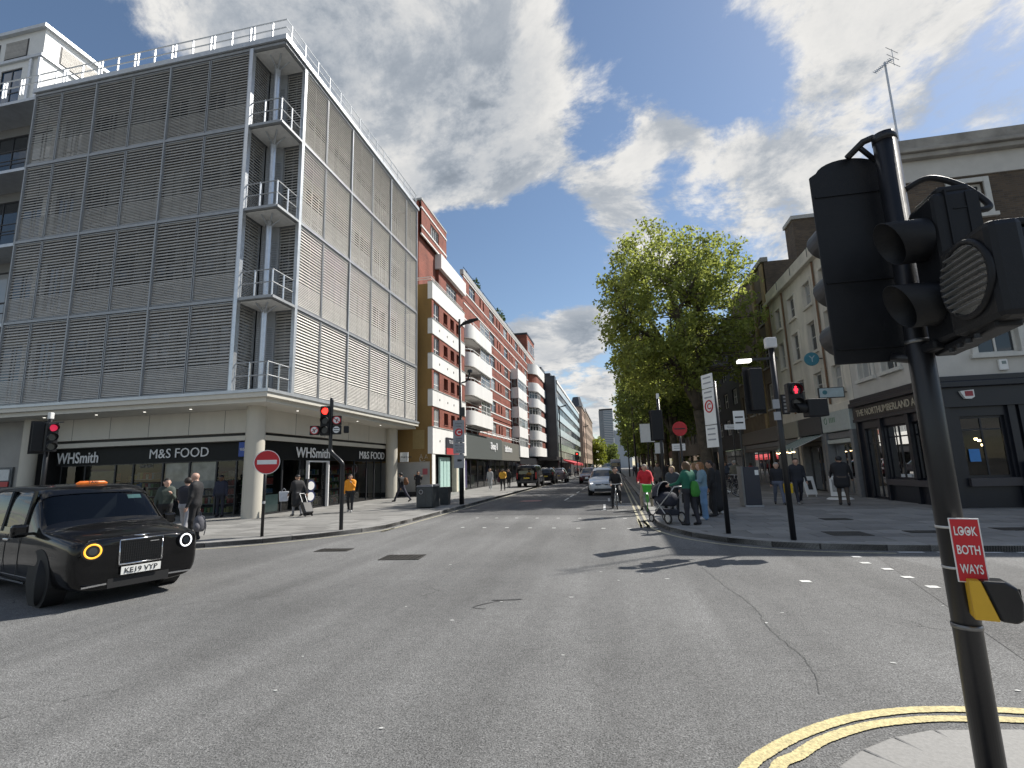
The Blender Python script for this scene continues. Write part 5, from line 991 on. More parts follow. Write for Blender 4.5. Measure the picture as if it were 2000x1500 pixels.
tree('bright yellow-green street tree at the far left end of the street', (-8.0, 228), (-8.0, 228, 8.0), (5.2, 6, 6.2), 200, 30, 0.42, LEAFY, 31, 0.3, 4, group='far street trees', csig=0.8, name='street_tree')
tree('darker green tree just right of the bright far tree', (-1.5, 300), (-1.5, 300, 8.5), (4.5, 6, 6.5), 150, 26, 0.5, LEAF2, 32, 0.3, 4, group='far street trees', csig=0.8, name='street_tree')
# ------------------------------------------------------------------ street furniture
REDL = M('red_signal_light', (0.5, 0.01, 0.01), 0.4, var=0, emit=(1, 0.03, 0.02), es=3.0); LENS = M('dark_lens', (0.03, 0.03, 0.032), 0.15, var=0.2); SILV = M('silver_edge', (0.55, 0.55, 0.55), 0.4, 0.6)
SRED = M('sign_red', (0.52, 0.012, 0.02), 0.4, var=0.04); SWH = M('sign_white', (0.78, 0.78, 0.76), 0.45, var=0.04); SGREY = M('sign_grey', (0.30, 0.31, 0.33), 0.5, var=0.08); SBLK = M('sign_black', (0.02, 0.02, 0.022), 0.5)
def arc_tube(pts, r, n=10): return MB().tube(smooth(pts, 6), r, n)
def visor(mb, c, n, r, l, t=0.006, seg=18, cut=0.75):
    n = Vector(n).normalized(); x = n.cross(Vector((0, 0, 1))).normalized(); z = x.cross(n); c = Vector(c); k = len(mb.v); m = 0
    for j in range(seg + 1):
        a = -math.pi / 2 + (1 - cut) * math.pi + 2 * math.pi * cut * j / seg if cut < 1 else 2 * math.pi * j / seg - math.pi / 2
        d = x * math.cos(a) + z * math.sin(a); ll = l * (0.55 + 0.45 * (0.5 + 0.5 * math.sin(a)))
        mb.v += [tuple(c + d * r), tuple(c + d * r + n * ll), tuple(c + d * (r - t) + n * ll), tuple(c + d * (r - t))]
    for j in range(seg):
        a = k + j * 4; b = a + 4
        mb.f += [(a, b, b + 1, a + 1), (a + 1, b + 1, b + 2, a + 2), (a + 2, b + 2, b + 3, a + 3)]; mb.m += [0, 0, 0]
    return mb
def head(t, c, n, k=3, on=None, w=0.30, sp=0.29, dep=0.2, board=None, name='signal_head', lens_r=0.10, vl=0.22, onm=None, vcut=0.78):
    """vertical signal head: c = centre of the front face, n = facing direction (unit, horizontal)"""
    c = Vector(c); n = Vector(n).normalized(); x = n.cross(Vector((0, 0, 1))).normalized(); h = sp * k + 0.03
    hb = part(t, name, MB().obox(c - n * dep / 2, w, dep, h, x, n), BLACKM, local=True, bevel=0.02)
    if board: 
        bw, bh = board; part(hb, 'backing_board', MB().obox(c - n * 0.02, bw, 0.015, bh, x, n), BLACKM, local=True)
    for i in range(k):
        q = c + Vector((0, 0, (k - 1) / 2 * sp - i * sp)); part(hb, 'lens', MB().disc(q + n * 0.006, n, lens_r, 0.012, 20), (onm or REDL) if on == i else LENS, local=True)
        v = MB(); visor(v, q + n * 0.004, n, lens_r + 0.018, vl, cut=vcut); part(hb, 'visor', v, BLACKM, 'all', local=True)
    return hb
# cranked signal on the left corner showing red
t = thing('traffic_signal', 'black cranked traffic signal showing red in front of the left shopfront', 'traffic light', (-8.06, 14.0, 0.12))
part(t, 'pole', arc_tube([(0, 0, 0), (0, 0, 1.0), (0, 0, 1.75), (-0.03, -0.02, 1.98), (-0.36, -0.05, 2.3), (-0.40, -0.05, 2.55), (-0.40, -0.05, 3.2), (-0.40, -0.05, 3.95)], 0.057, 12), BLACK, 'all', local=True)
nf = Vector((0.35, -0.94, 0))
head(t, (-0.52, -0.2, 3.25), nf, 3, 0, 0.28, 0.29, vl=0.2)
xs = nf.cross(Vector((0, 0, 1)))
def roundel(t, c, n, r, face, rim, kind=None):
    n = Vector(n).normalized(); c = Vector(c); x = n.cross(Vector((0, 0, 1))).normalized() * -1; x = Vector((0, 0, 1)).cross(n).normalized()
    o = part(t, 'roundel', MB().disc(c, n, r, 0.014, 28), rim, local=True); part(o, 'roundel_face', MB().disc(c + n * 0.008, n, r * 0.8, 0.006, 28), face, local=True)
    z = Vector((0, 0, 1)); m = MB()
    if kind in ('left', 'right'):
        s = -1 if kind == 'left' else 1; P = [Vector((0, -0.55)), Vector((0, 0.0)), Vector((s * 0.15, 0.25)), Vector((s * 0.42, 0.3))]
        for a, b in zip(P[:-1], P[1:]): m.tube([c + n * 0.014 + x * (p.x * r) + z * (p.y * r) for p in (a, b)], r * 0.1, 5)
        part(o, 'arrow', m, SBLK, local=True); part(o, 'red_bar', MB().obox(c + n * 0.02, r * 1.7, 0.004, r * 0.16, (x + z * (0.7 if s < 0 else -0.7)).normalized(), n, (z - x * (0.7 if s < 0 else -0.7)).normalized()), SRED, local=True)
    return o
def boxed_roundel(t, c, n, face, rim, kind, w=0.28):
    n = Vector(n).normalized(); c = Vector(c); x = Vector((0, 0, 1)).cross(n); part(t, 'sign_box', MB().obox(c - n * 0.06, w, 0.1, w, x, n), BLACKM, local=True, bevel=0.02); roundel(t, c, n, w * 0.44, face, rim, kind)
boxed_roundel(t, (-0.80, -0.30, 2.96), nf, SWH, SRED, 'left'); boxed_roundel(t, (-0.20, -0.08, 3.26), nf, SWH, SRED, 'right'); boxed_roundel(t, (-0.20, -0.08, 2.97), nf, SWH, SBLK, None)
for dz in (0.035, -0.035): part(t, 'plate_text_bar', MB().obox(Vector((-0.20, -0.08, 2.97 + dz)) + nf * 0.016, 0.15, 0.004, 0.022, xs, nf), SBLK, local=True)
part(t, 'side_detector', MB().obox((0.06, 0.05, 2.97), 0.16, 0.1, 0.22, xs, nf), BLACKM, local=True, bevel=0.03)
# no entry sign
t = thing('no_entry_sign', 'round red no entry sign on a slim black post by the left kerb', 'road sign', (-9.63, 12.6, 0.12)); n = Vector((0.62, -0.78, 0)); x = Vector((0, 0, 1)).cross(n)
part(t, 'post', MB().cyl((0, 0), 0.042, 0, 2.3, 12), BLACK, 'all', local=True)
o = part(t, 'sign_plate', MB().disc(Vector((0.04, 0, 2.02)) + n * 0.05, n, 0.335, 0.012, 40), SWH, local=True); part(o, 'red_disc', MB().disc(Vector((0.04, 0, 2.02)) + n * 0.0585, n, 0.315, 0.006, 40), SRED, local=True); part(o, 'white_bar', MB().obox(Vector((0.04, 0, 2.02)) + n * 0.064, 0.5, 0.006, 0.12, x, n), SWH, local=True)
part(t, 'pole_clamp', MB().cyl((0, 0), 0.047, 0.88, 0.95, 12), SILV, local=True)
# signal at the far left, seen from the side, with a camera on top
t = thing('traffic_signal', 'traffic signal behind the taxi with a white camera on top', 'traffic light', (-16.87, 12.2, 0.12))
part(t, 'pole', MB().cyl((0, 0), 0.06, 0, 3.55, 12), BLACK, 'all', local=True)
head(t, (-0.34, -0.02, 3.0), (-0.75, 0.66, 0), 3, None, 0.28, 0.28, board=(0.42, 1.0)); head(t, (0.28, -0.1, 2.98), (0.9, -0.42, 0), 3, 0, 0.28, 0.28, onm=M('dim_red_light', (0.3, 0.02, 0.05), 0.4, var=0, emit=(0.9, 0.03, 0.1), es=0.5))
part(t, 'camera_box', MB().box(-0.06, 0.06, -0.06, 0.06, 3.55, 3.75), WHITE, local=True, bevel=0.02); part(t, 'cross_plate', MB().box(-0.5, 0.5, -0.02, 0.02, 3.42, 3.45), BLACK, local=True)
# lamp post with the congestion plates
t = thing('lamp_post', 'tall black lamp post with grey zone plates by the left kerb', 'lamp post', (-7.42, 24.0, 0.12))
part(t, 'column', MB().tube([(0, 0, 0), (0, 0, 2.2), (0, 0, 2.25), (0, 0, 9.35)], [0.115, 0.115, 0.085, 0.06], 14), BLACK, 'all', local=True)
part(t, 'lantern', MB().tube([(0.05, 0, 9.0), (0.25, 0, 9.12), (0.55, 0, 9.2), (1.0, 0, 9.28)], [0.05, 0.09, 0.12, 0.07], 8), BLACK, local=True)
n = Vector((0.22, -0.975, 0)); x = Vector((0, 0, 1)).cross(n)
def plate(z0, z1, w, m): return part(t, 'zone_plate', MB().obox(Vector((-0.1, 0, (z0 + z1) / 2)) + n * 0.14, w, 0.012, z1 - z0, x, n), m, local=True)
a = plate(3.0, 4.1, 0.56, SGREY); b = plate(2.45, 2.97, 0.56, SGREY); c_ = plate(1.75, 2.42, 0.5, SGREY)
cc = Vector((-0.1, 0, 3.5)) + n * 0.148
part(a, 'c_roundel', MB().disc(cc + n * 0.004, n, 0.19, 0.008, 28), SRED, local=True); text(a, 'C', cc + n * 0.012, 0.24, SWH, x, n, 'zone_letter', 0.006, bold=0.03, local=True)
for z, s_ in ((3.93, 'Congestion'), (3.8, 'charging'), (3.2, 'Central'), (3.08, 'ZONE')): text(a, s_, cc + Vector((0, 0, z - 3.5)), 0.07, SBLK, x, n, 'plate_lettering', 0.004, local=True)
for z, s_ in ((2.85, 'Mon - Fri'), (2.72, '7 am - 6 pm'), (2.58, 'Sat Sun')): text(b, s_, cc + Vector((0, 0, z - 3.5)), 0.065, SBLK, x, n, 'plate_lettering', 0.004, local=True)
part(c_, 'camera_symbol', MB().obox(cc + Vector((0, 0, 2.12 - 3.5)), 0.16, 0.008, 0.11, x, n), SBLK, local=True); part(c_, 'camera_symbol', MB().obox(cc + Vector((0, 0, 2.12 - 3.5)) + x * 0.11, 0.06, 0.008, 0.08, x, n), SBLK, local=True)
part(t, 'bracket_light', arc_tube([(0, 0, 6.0), (0.35, 0, 6.1), (0.5, 0, 6.5)], 0.04, 8), BLACK, 'all', local=True); part(t, 'cctv_head', MB().box(0.4, 0.62, -0.08, 0.08, 6.5, 6.66), BLACK, local=True, bevel=0.02); part(t, 'cable_box', MB().box(-0.02, 0.22, -0.14, 0.02, 4.3, 4.75), BLACK, local=True, bevel=0.02)
# bins
BING = M('bin_grey', (0.055, 0.062, 0.066), 0.45, 0.3, var=0.2, scale=5)
t = thing('litter_bin', 'large dark grey box litter bin by the left kerb', 'bin', (-8.5, 22.3, 0.12), -0.1)
part(t, 'body', MB().box(-0.40, 0.40, -0.40, 0.40, 0.03, 0.94), BING, local=True, bevel=0.03); part(t, 'lid', MB().add([(-0.43, -0.43, 0.94), (0.43, -0.43, 0.94), (0.43, 0.43, 0.94), (-0.43, 0.43, 0.94), (-0.36, -0.38, 1.02), (0.38, -0.38, 1.05), (0.38, 0.38, 1.05), (-0.36, 0.38, 1.02)], MB.HEX), M('bin_lid', (0.22, 0.22, 0.23), 0.4, 0.4), local=True, bevel=0.02)
part(t, 'aperture', MB().box(-0.3, -0.02, -0.404, -0.38, 0.58, 0.86), DARK, local=True); part(t, 'symbol_plate', MB().ring((-0.16, -0.41, 0.72), (0, 1, 0), 0.09, 0.014, 16, 4), M('pale_decal', (0.4, 0.4, 0.4), 0.5), local=True); part(t, 'door_edge', MB().box(0.06, 0.075, -0.405, -0.39, 0.05, 0.92), DARK, local=True)
t = thing('litter_bin', 'smaller plain dark bin just behind the large one', 'bin', (-8.3, 24.1, 0.12), 0.0); part(t, 'body', MB().add([(-0.2, -0.2, 0), (0.2, -0.2, 0), (0.2, 0.2, 0), (-0.2, 0.2, 0), (-0.24, -0.24, 0.80), (0.24, -0.24, 0.80), (0.24, 0.24, 0.80), (-0.24, 0.24, 0.80)], MB.HEX), BING, local=True, bevel=0.02); part(t, 'rim', MB().box(-0.26, 0.26, -0.26, 0.26, 0.80, 0.85), BING, local=True, bevel=0.015)
# zone sign on the right corner, seen from an angle
t = thing('zone_sign_post', 'tall narrow white zone sign on a black post at the right corner', 'road sign', (2.5, 12.85, 0.12)); part(t, 'post', MB().cyl((0, 0), 0.057, 0, 3.6, 12), BLACK, 'all', local=True)
n = Vector((-0.9, -0.43, 0)); x = Vector((0, 0, 1)).cross(n)
for z0, z1 in ((3.45, 3.8), (2.55, 3.44), (2.0, 2.54)):
    o = part(t, 'sign_plate', MB().obox(Vector((-0.06, -0.03, (z0 + z1) / 2)) + x * -0.10 + n * 0.05, 0.44, 0.012, z1 - z0 - 0.01, x, n), SWH, local=True)
    if z0 == 2.55: part(o, 'c_ring', MB().ring(Vector((-0.06, -0.03, 3.0)) + x * -0.10 + n * 0.06, n, 0.14, 0.018, 24, 5), SRED, local=True); text(o, 'C', Vector((-0.06, -0.03, 3.0)) + x * -0.1 + n * 0.062, 0.15, SRED, x, n, 'zone_letter', 0.004, bold=0.02, local=True)
    for k in range(3):
        z = z1 - 0.09 - k * 0.13
        if z > z0 + 0.04 and not (z0 == 2.55 and k == 2): part(o, 'sign_text_line', MB().obox(Vector((-0.06, -0.03, z)) + x * -0.10 + n * 0.058, 0.3, 0.004, 0.035, x, n), SGREY, local=True)
# signal on the right corner with a red man and a camera
t = thing('traffic_signal', 'traffic signal on the right corner showing a red man', 'traffic light', (3.55, 11.75, 0.12)); part(t, 'pole', MB().cyl((0, 0), 0.06, 0, 4.1, 12), BLACK, 'all', local=True)
head(t, (-0.42, 0.12, 3.2), (-0.2, 0.98, 0), 3, None, 0.28, 0.3, board=(0.44, 1.05))
head(t, (0.36, -0.1, 2.98), (0.0, -1, 0), 2, None, 0.3, 0.3, dep=0.24, lens_r=0.10, vl=0.16); RMAN = M('red_man_light', (0.35, 0.01, 0.02), 0.4, var=0, emit=(1, 0.03, 0.06), es=1.8)
mn = MB(); mn.disc((0.36, -0.118, 3.195), (0, 1, 0), 0.02, 0.008, 12)
for a, b, r in (((0.36, 3.17), (0.36, 3.11), 0.024), ((0.35, 3.11), (0.345, 3.055), 0.012), ((0.37, 3.11), (0.375, 3.055), 0.012), ((0.33, 3.16), (0.325, 3.11), 0.009), ((0.39, 3.16), (0.395, 3.11), 0.009)): mn.tube([(a[0], -0.118, a[1]), (b[0], -0.118, b[1])], r, 8)
part(t, 'red_man', mn, RMAN, local=True); head(t, (0.50, -0.12, 2.72), (-1, -0.1, 0), 1, None, 0.3, 0.34, dep=0.4)
part(t, 'camera_box', MB().box(-0.12, 0.12, -0.08, 0.08, 4.1, 4.34), M('white_camera', (0.55, 0.55, 0.55), 0.5), local=True, bevel=0.03); part(t, 'top_arm', MB().box(-0.5, 0.1, -0.03, 0.03, 3.85, 3.9), BLACK, local=True); part(t, 'floodlight', MB().box(-0.72, -0.45, -0.1, 0.1, 3.82, 3.88), LAMPM, local=True)
part(t, 'number_plate', MB().box(-0.12, 0.02, -0.075, -0.065, 2.75, 2.95), SGREY, local=True); part(t, 'number_plate', MB().box(-0.12, 0.02, -0.075, -0.065, 2.5, 2.68), SGREY, local=True)
# signal further up the right kerb, and its red no entry disc
t = thing('traffic_signal', 'traffic signal seen from behind in front of the second tree trunk', 'traffic light', (1.75, 19.6, 0.12)); part(t, 'pole', MB().cyl((0, 0), 0.057, 0, 4.1, 12), BLACK, 'all', local=True); part(t, 'camera_box', MB().box(-0.05, 0.05, -0.05, 0.05, 4.1, 4.3), WHITE, local=True)
head(t, (-0.1, 0.24, 3.1), (0, 1, 0), 3, None, 0.3, 0.32, board=(0.5, 1.15)); part(t, 'rear_plate', MB().obox((-0.1, -0.05, 3.1), 0.42, 0.1, 1.15), BLACKM, local=True, bevel=0.04)
t = thing('no_entry_sign', 'rear-lit red disc sign on the right beside the second tree', 'road sign', (2.55, 20.4, 0.12)); part(t, 'post', MB().cyl((0, 0), 0.04, 0, 3.2, 10), BLACK, 'all', local=True); o = part(t, 'sign_disc', MB().disc((0, -0.06, 2.98), (0.1, -1, 0), 0.28, 0.012, 30), SRED, local=True); part(o, 'sign_frame', MB().obox((0, -0.075, 2.98), 0.4, 0.02, 0.04, (1, 0.1, 0)), SBLK, local=True)
# street name and small signs on the right
for i, (lab, c, w, h) in enumerate((('white direction sign with slanted arrows before the tree trunk', (2.75, 22.8, 2.35), 0.55, 0.3), ('large blank white board hanging behind the kerb signal', (2.2, 34, 3.7), 0.9, 1.2), ('small white board below the large blank one', (2.9, 34.2, 2.7), 0.55, 0.7), ('narrow white street name plate on the dark wall', (6.6, 30, 3.6), 0.85, 0.28), ('white bus-stop style plate above the information kiosk', (5.0, 21.5, 3.3), 0.42, 0.75))):
    t = thing('street_sign', lab, 'sign', (c[0], c[1], 0.12)); part(t, 'plate', MB().box(-w / 2, w / 2, -0.02, 0.0, c[2] - h / 2, c[2] + h / 2), SWH, local=True); part(t, 'post', MB().cyl((0, 0.04), 0.035, 0, c[2] + h / 2, 8), BLACK, local=True)
    for k in range(2 if i not in (1, 2) else 0): part(t, 'sign_text_line', MB().box(-w * 0.36, w * 0.36, -0.026, -0.0201, c[2] - h * 0.18 + k * h * 0.3, c[2] - h * 0.1 + k * h * 0.3), SGREY if i != 4 else SBLK, local=True)
t = thing('information_kiosk', 'dark upright kiosk panel on the right pavement', 'kiosk', (4.9, 20.4, 0.12), 0.05); part(t, 'plinth', MB().box(-0.32, 0.32, -0.3, 0.3, 0, 0.07), SGREY, local=True); part(t, 'body', MB().box(-0.28, 0.28, -0.26, 0.26, 0.07, 1.45), M('kiosk_navy', (0.02, 0.024, 0.04), 0.35, var=0.1), local=True, bevel=0.02); part(t, 'side_panel', MB().box(-0.36, -0.285, -0.26, 0.26, 0.02, 1.48), M('kiosk_side', (0.16, 0.16, 0.155), 0.5), local=True); part(t, 'sticker', MB().box(0.12, 0.25, -0.266, -0.261, 1.15, 1.33), SWH, local=True)
for lab, c, rz in (('white A-board standing outside the awning shop', (8.6, 25.6, 0.12), 0.2),):
    t = thing('pavement_board', lab, 'A-board', c, rz)
    for s in (-1, 1): part(t, 'board_face', MB().obox((0, s * 0.14, 0.5), 0.5, 0.03, 0.8, (1, 0, 0), (0, 1, 0), (0, -s * 0.28, 1)), SWH, local=True)
    part(t, 'print', MB().obox((0, -0.165, 0.52), 0.2, 0.01, 0.4, (1, 0, 0), (0, 1, 0), (0, 0.28, 1)), SBLK, local=True)
    for s in (-1, 1): part(t, 'leg', MB().obox((s * 0.2, -0.23, 0.08), 0.04, 0.03, 0.2), SWH, local=True)
t = thing('pavement_board', 'white flip board on a round base outside the clinic', 'A-board', (9.1, 23.6, 0.12), -0.2); part(t, 'base', MB().cyl((0, 0), 0.5, 0, 0.06, 24, 0.42), SWH, local=True); part(t, 'board_face', MB().box(-0.32, 0.32, -0.03, 0.03, 0.12, 0.95), SWH, local=True, bevel=0.02); part(t, 'print', MB().box(-0.24, 0.2, -0.036, -0.031, 0.3, 0.8), M('grey_print', (0.3, 0.3, 0.3), 0.6, var=0.6, scale=8), local=True)
# far signals on the left
for x, y, lab in ((-6.6, 92, 'distant traffic signal showing red on the far left pavement'),):
    t = thing('traffic_signal', lab, 'traffic light', (x, y, 0.12)); part(t, 'pole', MB().cyl((0, 0), 0.07, 0, 4.0, 8), BLACK, local=True); head(t, (0, -0.2, 3.6), (0, -1, 0), 3, 0, 0.4, 0.36, board=(0.7, 1.4), lens_r=0.14)
for k, (x, y) in enumerate(((-6.2, 60), (-5.2, 92), (2.0, 50), (2.1, 78))):
    t = thing('lamp_post', '%s slim black lamp post standing far down the street' % ['left nearer', 'left farther', 'right nearer', 'right farther'][k], 'lamp post', (x, y, 0.12)); part(t, 'column', MB().tube([(0, 0, 0), (0, 0, 9)], 0.1, 8, r1=0.06), BLACK, local=True); part(t, 'lantern', MB().tube([(0, 0, 8.8), (0.9 if x < 0 else -0.9, 0, 9)], [0.05, 0.1], 6), BLACK, local=True)
# ------------------------------------------------------------------ foreground signal on the near corner
t = thing('foreground_traffic_signal', 'large black signal pole close to the camera at the right edge', 'traffic light', (1.64, 3.0, 0.10)); R0 = Vector((1.64, 3.0, 0.10))
def L3(x, y, z): return Vector((x, y, z)) - R0
part(t, 'pole', MB().cyl((0, 0), 0.0585, 0, 3.47, 32), BLACK, 'all', local=True); part(t, 'pole_cap', MB().tube([(0, 0, 3.44), (0, 0, 3.49)], 0.0605, 32), BLACK, 'all', local=True)
for z in (0.82, 2.25, 2.9): part(t, 'pole_band', MB().cyl((0, 0), 0.0625, z, z + 0.02, 28), M('band_steel', (0.20, 0.20, 0.20), 0.35, 0.8), 'all', local=True)
# rear of the three-aspect head with its arched backing board
fr = F((0, 3.10 - 3.0), (1, 0), (0, 1)); P = [(-0.375, 2.18), (0.05, 2.18), (0.05, 3.34)] + [(-0.16 + 0.18 * math.cos(a), 3.345 + 0.09 * math.sin(a)) for a in [math.pi * i / 14 for i in range(1, 14)]] + [(-0.375, 3.34)]
hb = part(t, 'signal_head', MB().fprism(fr, P, 0.0, 0.016), BLACKM, local=True, bevel=0.004)
part(hb, 'head_casing', MB().box(-0.30, -0.02, 0.115, 0.30, 2.24, 3.24), BLACKM, local=True, bevel=0.02)
for z in (3.05, 2.72, 2.40):
    part(hb, 'lens', MB().disc((-0.16, 0.31, z), (0, 1, 0), 0.10, 0.012, 20), LENS, local=True); v = MB(); visor(v, (-0.16, 0.30, z), (0, 1, 0), 0.125, 0.26, cut=0.82); part(hb, 'visor', v, BLACKM, 'all', local=True)
for z in (3.2, 2.66, 2.26): part(hb, 'hinge_rib', MB().box(-0.36, 0.03, 0.092, 0.0995, z, z + 0.012), BLACKM, local=True)
part(t, 'top_bracket', MB().tube([(-0.17, 0.07, 3.42), (-0.09, 0.04, 3.49), (-0.05, 0.02, 3.495), (-0.01, 0.0, 3.47)], 0.02, 8), BLACK, 'all', local=True); part(t, 'bracket_plate', MB().obox((-0.075, 0.05, 3.42), 0.02, 0.02, 0.14, (0.8, 0, 0.6), (0, 1, 0), (-0.6, 0, 0.8)), BLACK, local=True); part(t, 'low_bracket', MB().tube([(-0.1, 0.08, 2.2), (0.0, 0.0, 2.16)], 0.025, 8), BLACK, 'all', local=True)
# two-aspect pedestrian head facing left
c = L3(1.63, 2.80, 2.68); n = Vector((-1, 0.05, 0)); x = Vector((0, 0, 1)).cross(n)
hb = part(t, 'pedestrian_head', MB().obox(c + Vector((0.10, 0, 0)), 0.25, 0.19, 0.74, x, n), BLACKM, local=True, bevel=0.025)
part(hb, 'head_rib', MB().obox(c + Vector((0.16, -0.128, 0)), 0.012, 0.05, 0.7, x, n), BLACKM, local=True); part(hb, 'head_top', MB().obox(c + Vector((0.11, 0, 0.385)), 0.21, 0.14, 0.04, x, n), BLACKM, local=True, bevel=0.012); part(hb, 'casing_seam', MB().obox(c + Vector((0.06, 0, 0)), 0.262, 0.008, 0.75, x, n), BLACKM, local=True)
for dz in (0.17, -0.17):
    part(hb, 'lens', MB().disc(c + Vector((-0.002, 0, dz)), n, 0.098, 0.012, 24), LENS, local=True); v = MB(); visor(v, c + Vector((0, 0, dz)), n, 0.112, 0.20, cut=1.0, seg=28, t=0.004); part(hb, 'visor', v, BLACKM, 'all', local=True)
for k in range(4): part(hb, 'casing_rib', MB().obox(c + Vector((0.13, -0.127, -0.27 + k * 0.18)), 0.008, 0.10, 0.006, x, n), BLACKM, local=True)
# square box with a louvred round lens
c = L3(1.53, 2.45, 2.50); hb = part(t, 'nearside_box', MB().obox(c + Vector((0.10, 0, 0)), 0.36, 0.13, 0.42, x, n), BLACKM, local=True, bevel=0.03); part(hb, 'rear_casing', MB().obox(c + Vector((0.225, 0, 0.0)), 0.29, 0.14, 0.36, x, n), BLACKM, local=True, bevel=0.025)
part(hb, 'bezel', MB().ring(c + Vector((0.03, 0, 0.01)), n, 0.163, 0.014, 36, 8), BLACKM, 'all', local=True); part(hb, 'lens', MB().disc(c + Vector((0.03, 0, 0.01)), n, 0.16, 0.012, 36), M('louvre_lens', (0.05, 0.055, 0.055), 0.12, var=0.3, scale=20), local=True)
lm = MB()
for k in range(9):
    z = -0.12 + k * 0.03; hw = math.sqrt(max(0.155 ** 2 - z * z, 0)) * 0.96; lm.obox(c + Vector((0.016, 0, 0.01 + z)), hw * 2, 0.02, 0.004, x, (n + Vector((0, 0, 0.4))).normalized(), (Vector((0, 0, 1)) - n * 0.4).normalized())
part(hb, 'lens_louvres', lm, M('louvre_grey', (0.22, 0.22, 0.22), 0.35, 0.4), local=True, kind='stuff'); part(hb, 'box_lid', MB().obox(c + Vector((0.18, 0, 0.205)), 0.26, 0.2, 0.035, x, n), BLACKM, local=True, bevel=0.01)
for k in range(3): part(hb, 'casing_rib', MB().obox(c + Vector((0.22, -0.147, -0.1 + k * 0.1)), 0.006, 0.10, 0.006, x, n), BLACKM, local=True)
part(t, 'mounting_arm', MB().obox(L3(1.68, 2.66, 2.285), 0.10, 0.62, 0.035, (1, 0, 0), (-0.18, -1, 0)), BLACKM, local=True, bevel=0.01); part(t, 'mounting_arm', MB().obox(L3(1.72, 2.9, 2.31), 0.2, 0.12, 0.05), BLACKM, local=True, bevel=0.01)
for k in range(4): part(t, 'bolt', MB().disc(L3(1.66 - k * 0.025, 2.78 - k * 0.1, 2.262), (0, 0, 1), 0.014, 0.02, 8), BLACK, local=True)
part(t, 'cable_hoop', arc_tube([L3(1.68, 2.96, 3.22), L3(1.78, 2.92, 3.25), L3(1.90, 2.88, 3.16), L3(1.97, 2.84, 3.03), L3(1.93, 2.82, 2.99), L3(1.80, 2.82, 3.0)], 0.0155, 10), BLACKM, 'all', local=True)
# red LOOK BOTH WAYS plate and push button
n = Vector((-0.35, -0.94, 0)).normalized(); x = Vector((0, 0, 1)).cross(n); c = L3(1.645, 2.90, 1.30)
o = part(t, 'warning_plate', MB().obox(c, 0.115, 0.006, 0.30, x, n), SWH, local=True, bevel=0.002); part(o, 'red_panel', MB().obox(c + n * 0.004, 0.104, 0.004, 0.289, x, n), SRED, local=True)
for i, s_ in enumerate(('LOOK', 'BOTH', 'WAYS')): text(o, s_, c + n * 0.007 + Vector((0, 0, 0.09 - i * 0.088)), 0.043, SWH, x, n, 'plate_lettering', 0.002, width=0.084, bold=0.012, local=True)
for k in (-0.017, 0.015):                  # the eyes drawn in the two Os
    part(o, 'eye_mark', MB().disc(c + n * 0.0085 + x * k * 0.75 + Vector((0, 0, 0.088)), n, 0.007, 0.002, 12), SWH, local=True)
for z in (1.40, 1.205): part(t, 'strap', MB().cyl((0, 0), 0.0605, z - 0.1 - 0.006, z - 0.1 + 0.006, 28), SILV, 'all', local=True); part(t, 'strap_buckle', MB().obox(L3(1.645, 2.935, z), 0.03, 0.012, 0.018, x, n), SILV, local=True)
YB = M('yellow_housing', (0.62, 0.36, 0.02), 0.45, var=0.06)
n = Vector((0.25, -0.97, 0)).normalized(); x = Vector((0, 0, 1)).cross(n); c = L3(1.655, 2.885, 1.085)
def extr(poly, w, m, cx, nm, par, bev=0.006):   # side profile (along n, z) extruded across x
    poly = [(a * 0.86, b * 0.9) for a, b in poly]; w *= 0.9; k = len(poly); vs_ = [cx + n * a + Vector((0, 0, b)) - x * w / 2 for a, b in poly] + [cx + n * a + Vector((0, 0, b)) + x * w / 2 for a, b in poly]
    return part(par, nm, MB().add(vs_, [tuple(reversed(range(k))), tuple(range(k, 2 * k))] + [(i, (i + 1) % k, k + (i + 1) % k, k + i) for i in range(k)]), m, local=True, bevel=bev)
n, x = Vector((0.94, -0.34, 0)), Vector((0.34, 0.94, 0))
o = extr([(-0.05, -0.10), (0.055, -0.10), (0.0, 0.095), (-0.05, 0.095)], 0.115, YB, c, 'push_button_unit', t)
extr([(0.056, -0.10), (0.12, -0.105), (0.15, -0.085), (0.16, 0.0), (0.145, 0.07), (0.10, 0.098), (0.002, 0.097)], 0.113, M('glossy_black', (0.012, 0.012, 0.013), 0.18, var=0.1), c, 'button_face', o, 0.01)
part(o, 'button', MB().disc(c + n * 0.132 + Vector((0, 0, -0.03)), n, 0.022, 0.02, 16), SILV, local=True)
part(o, 'button_slot', MB().obox(c + n * 0.13, 0.03, 0.02, 0.11, x, n), BLACKM, local=True)
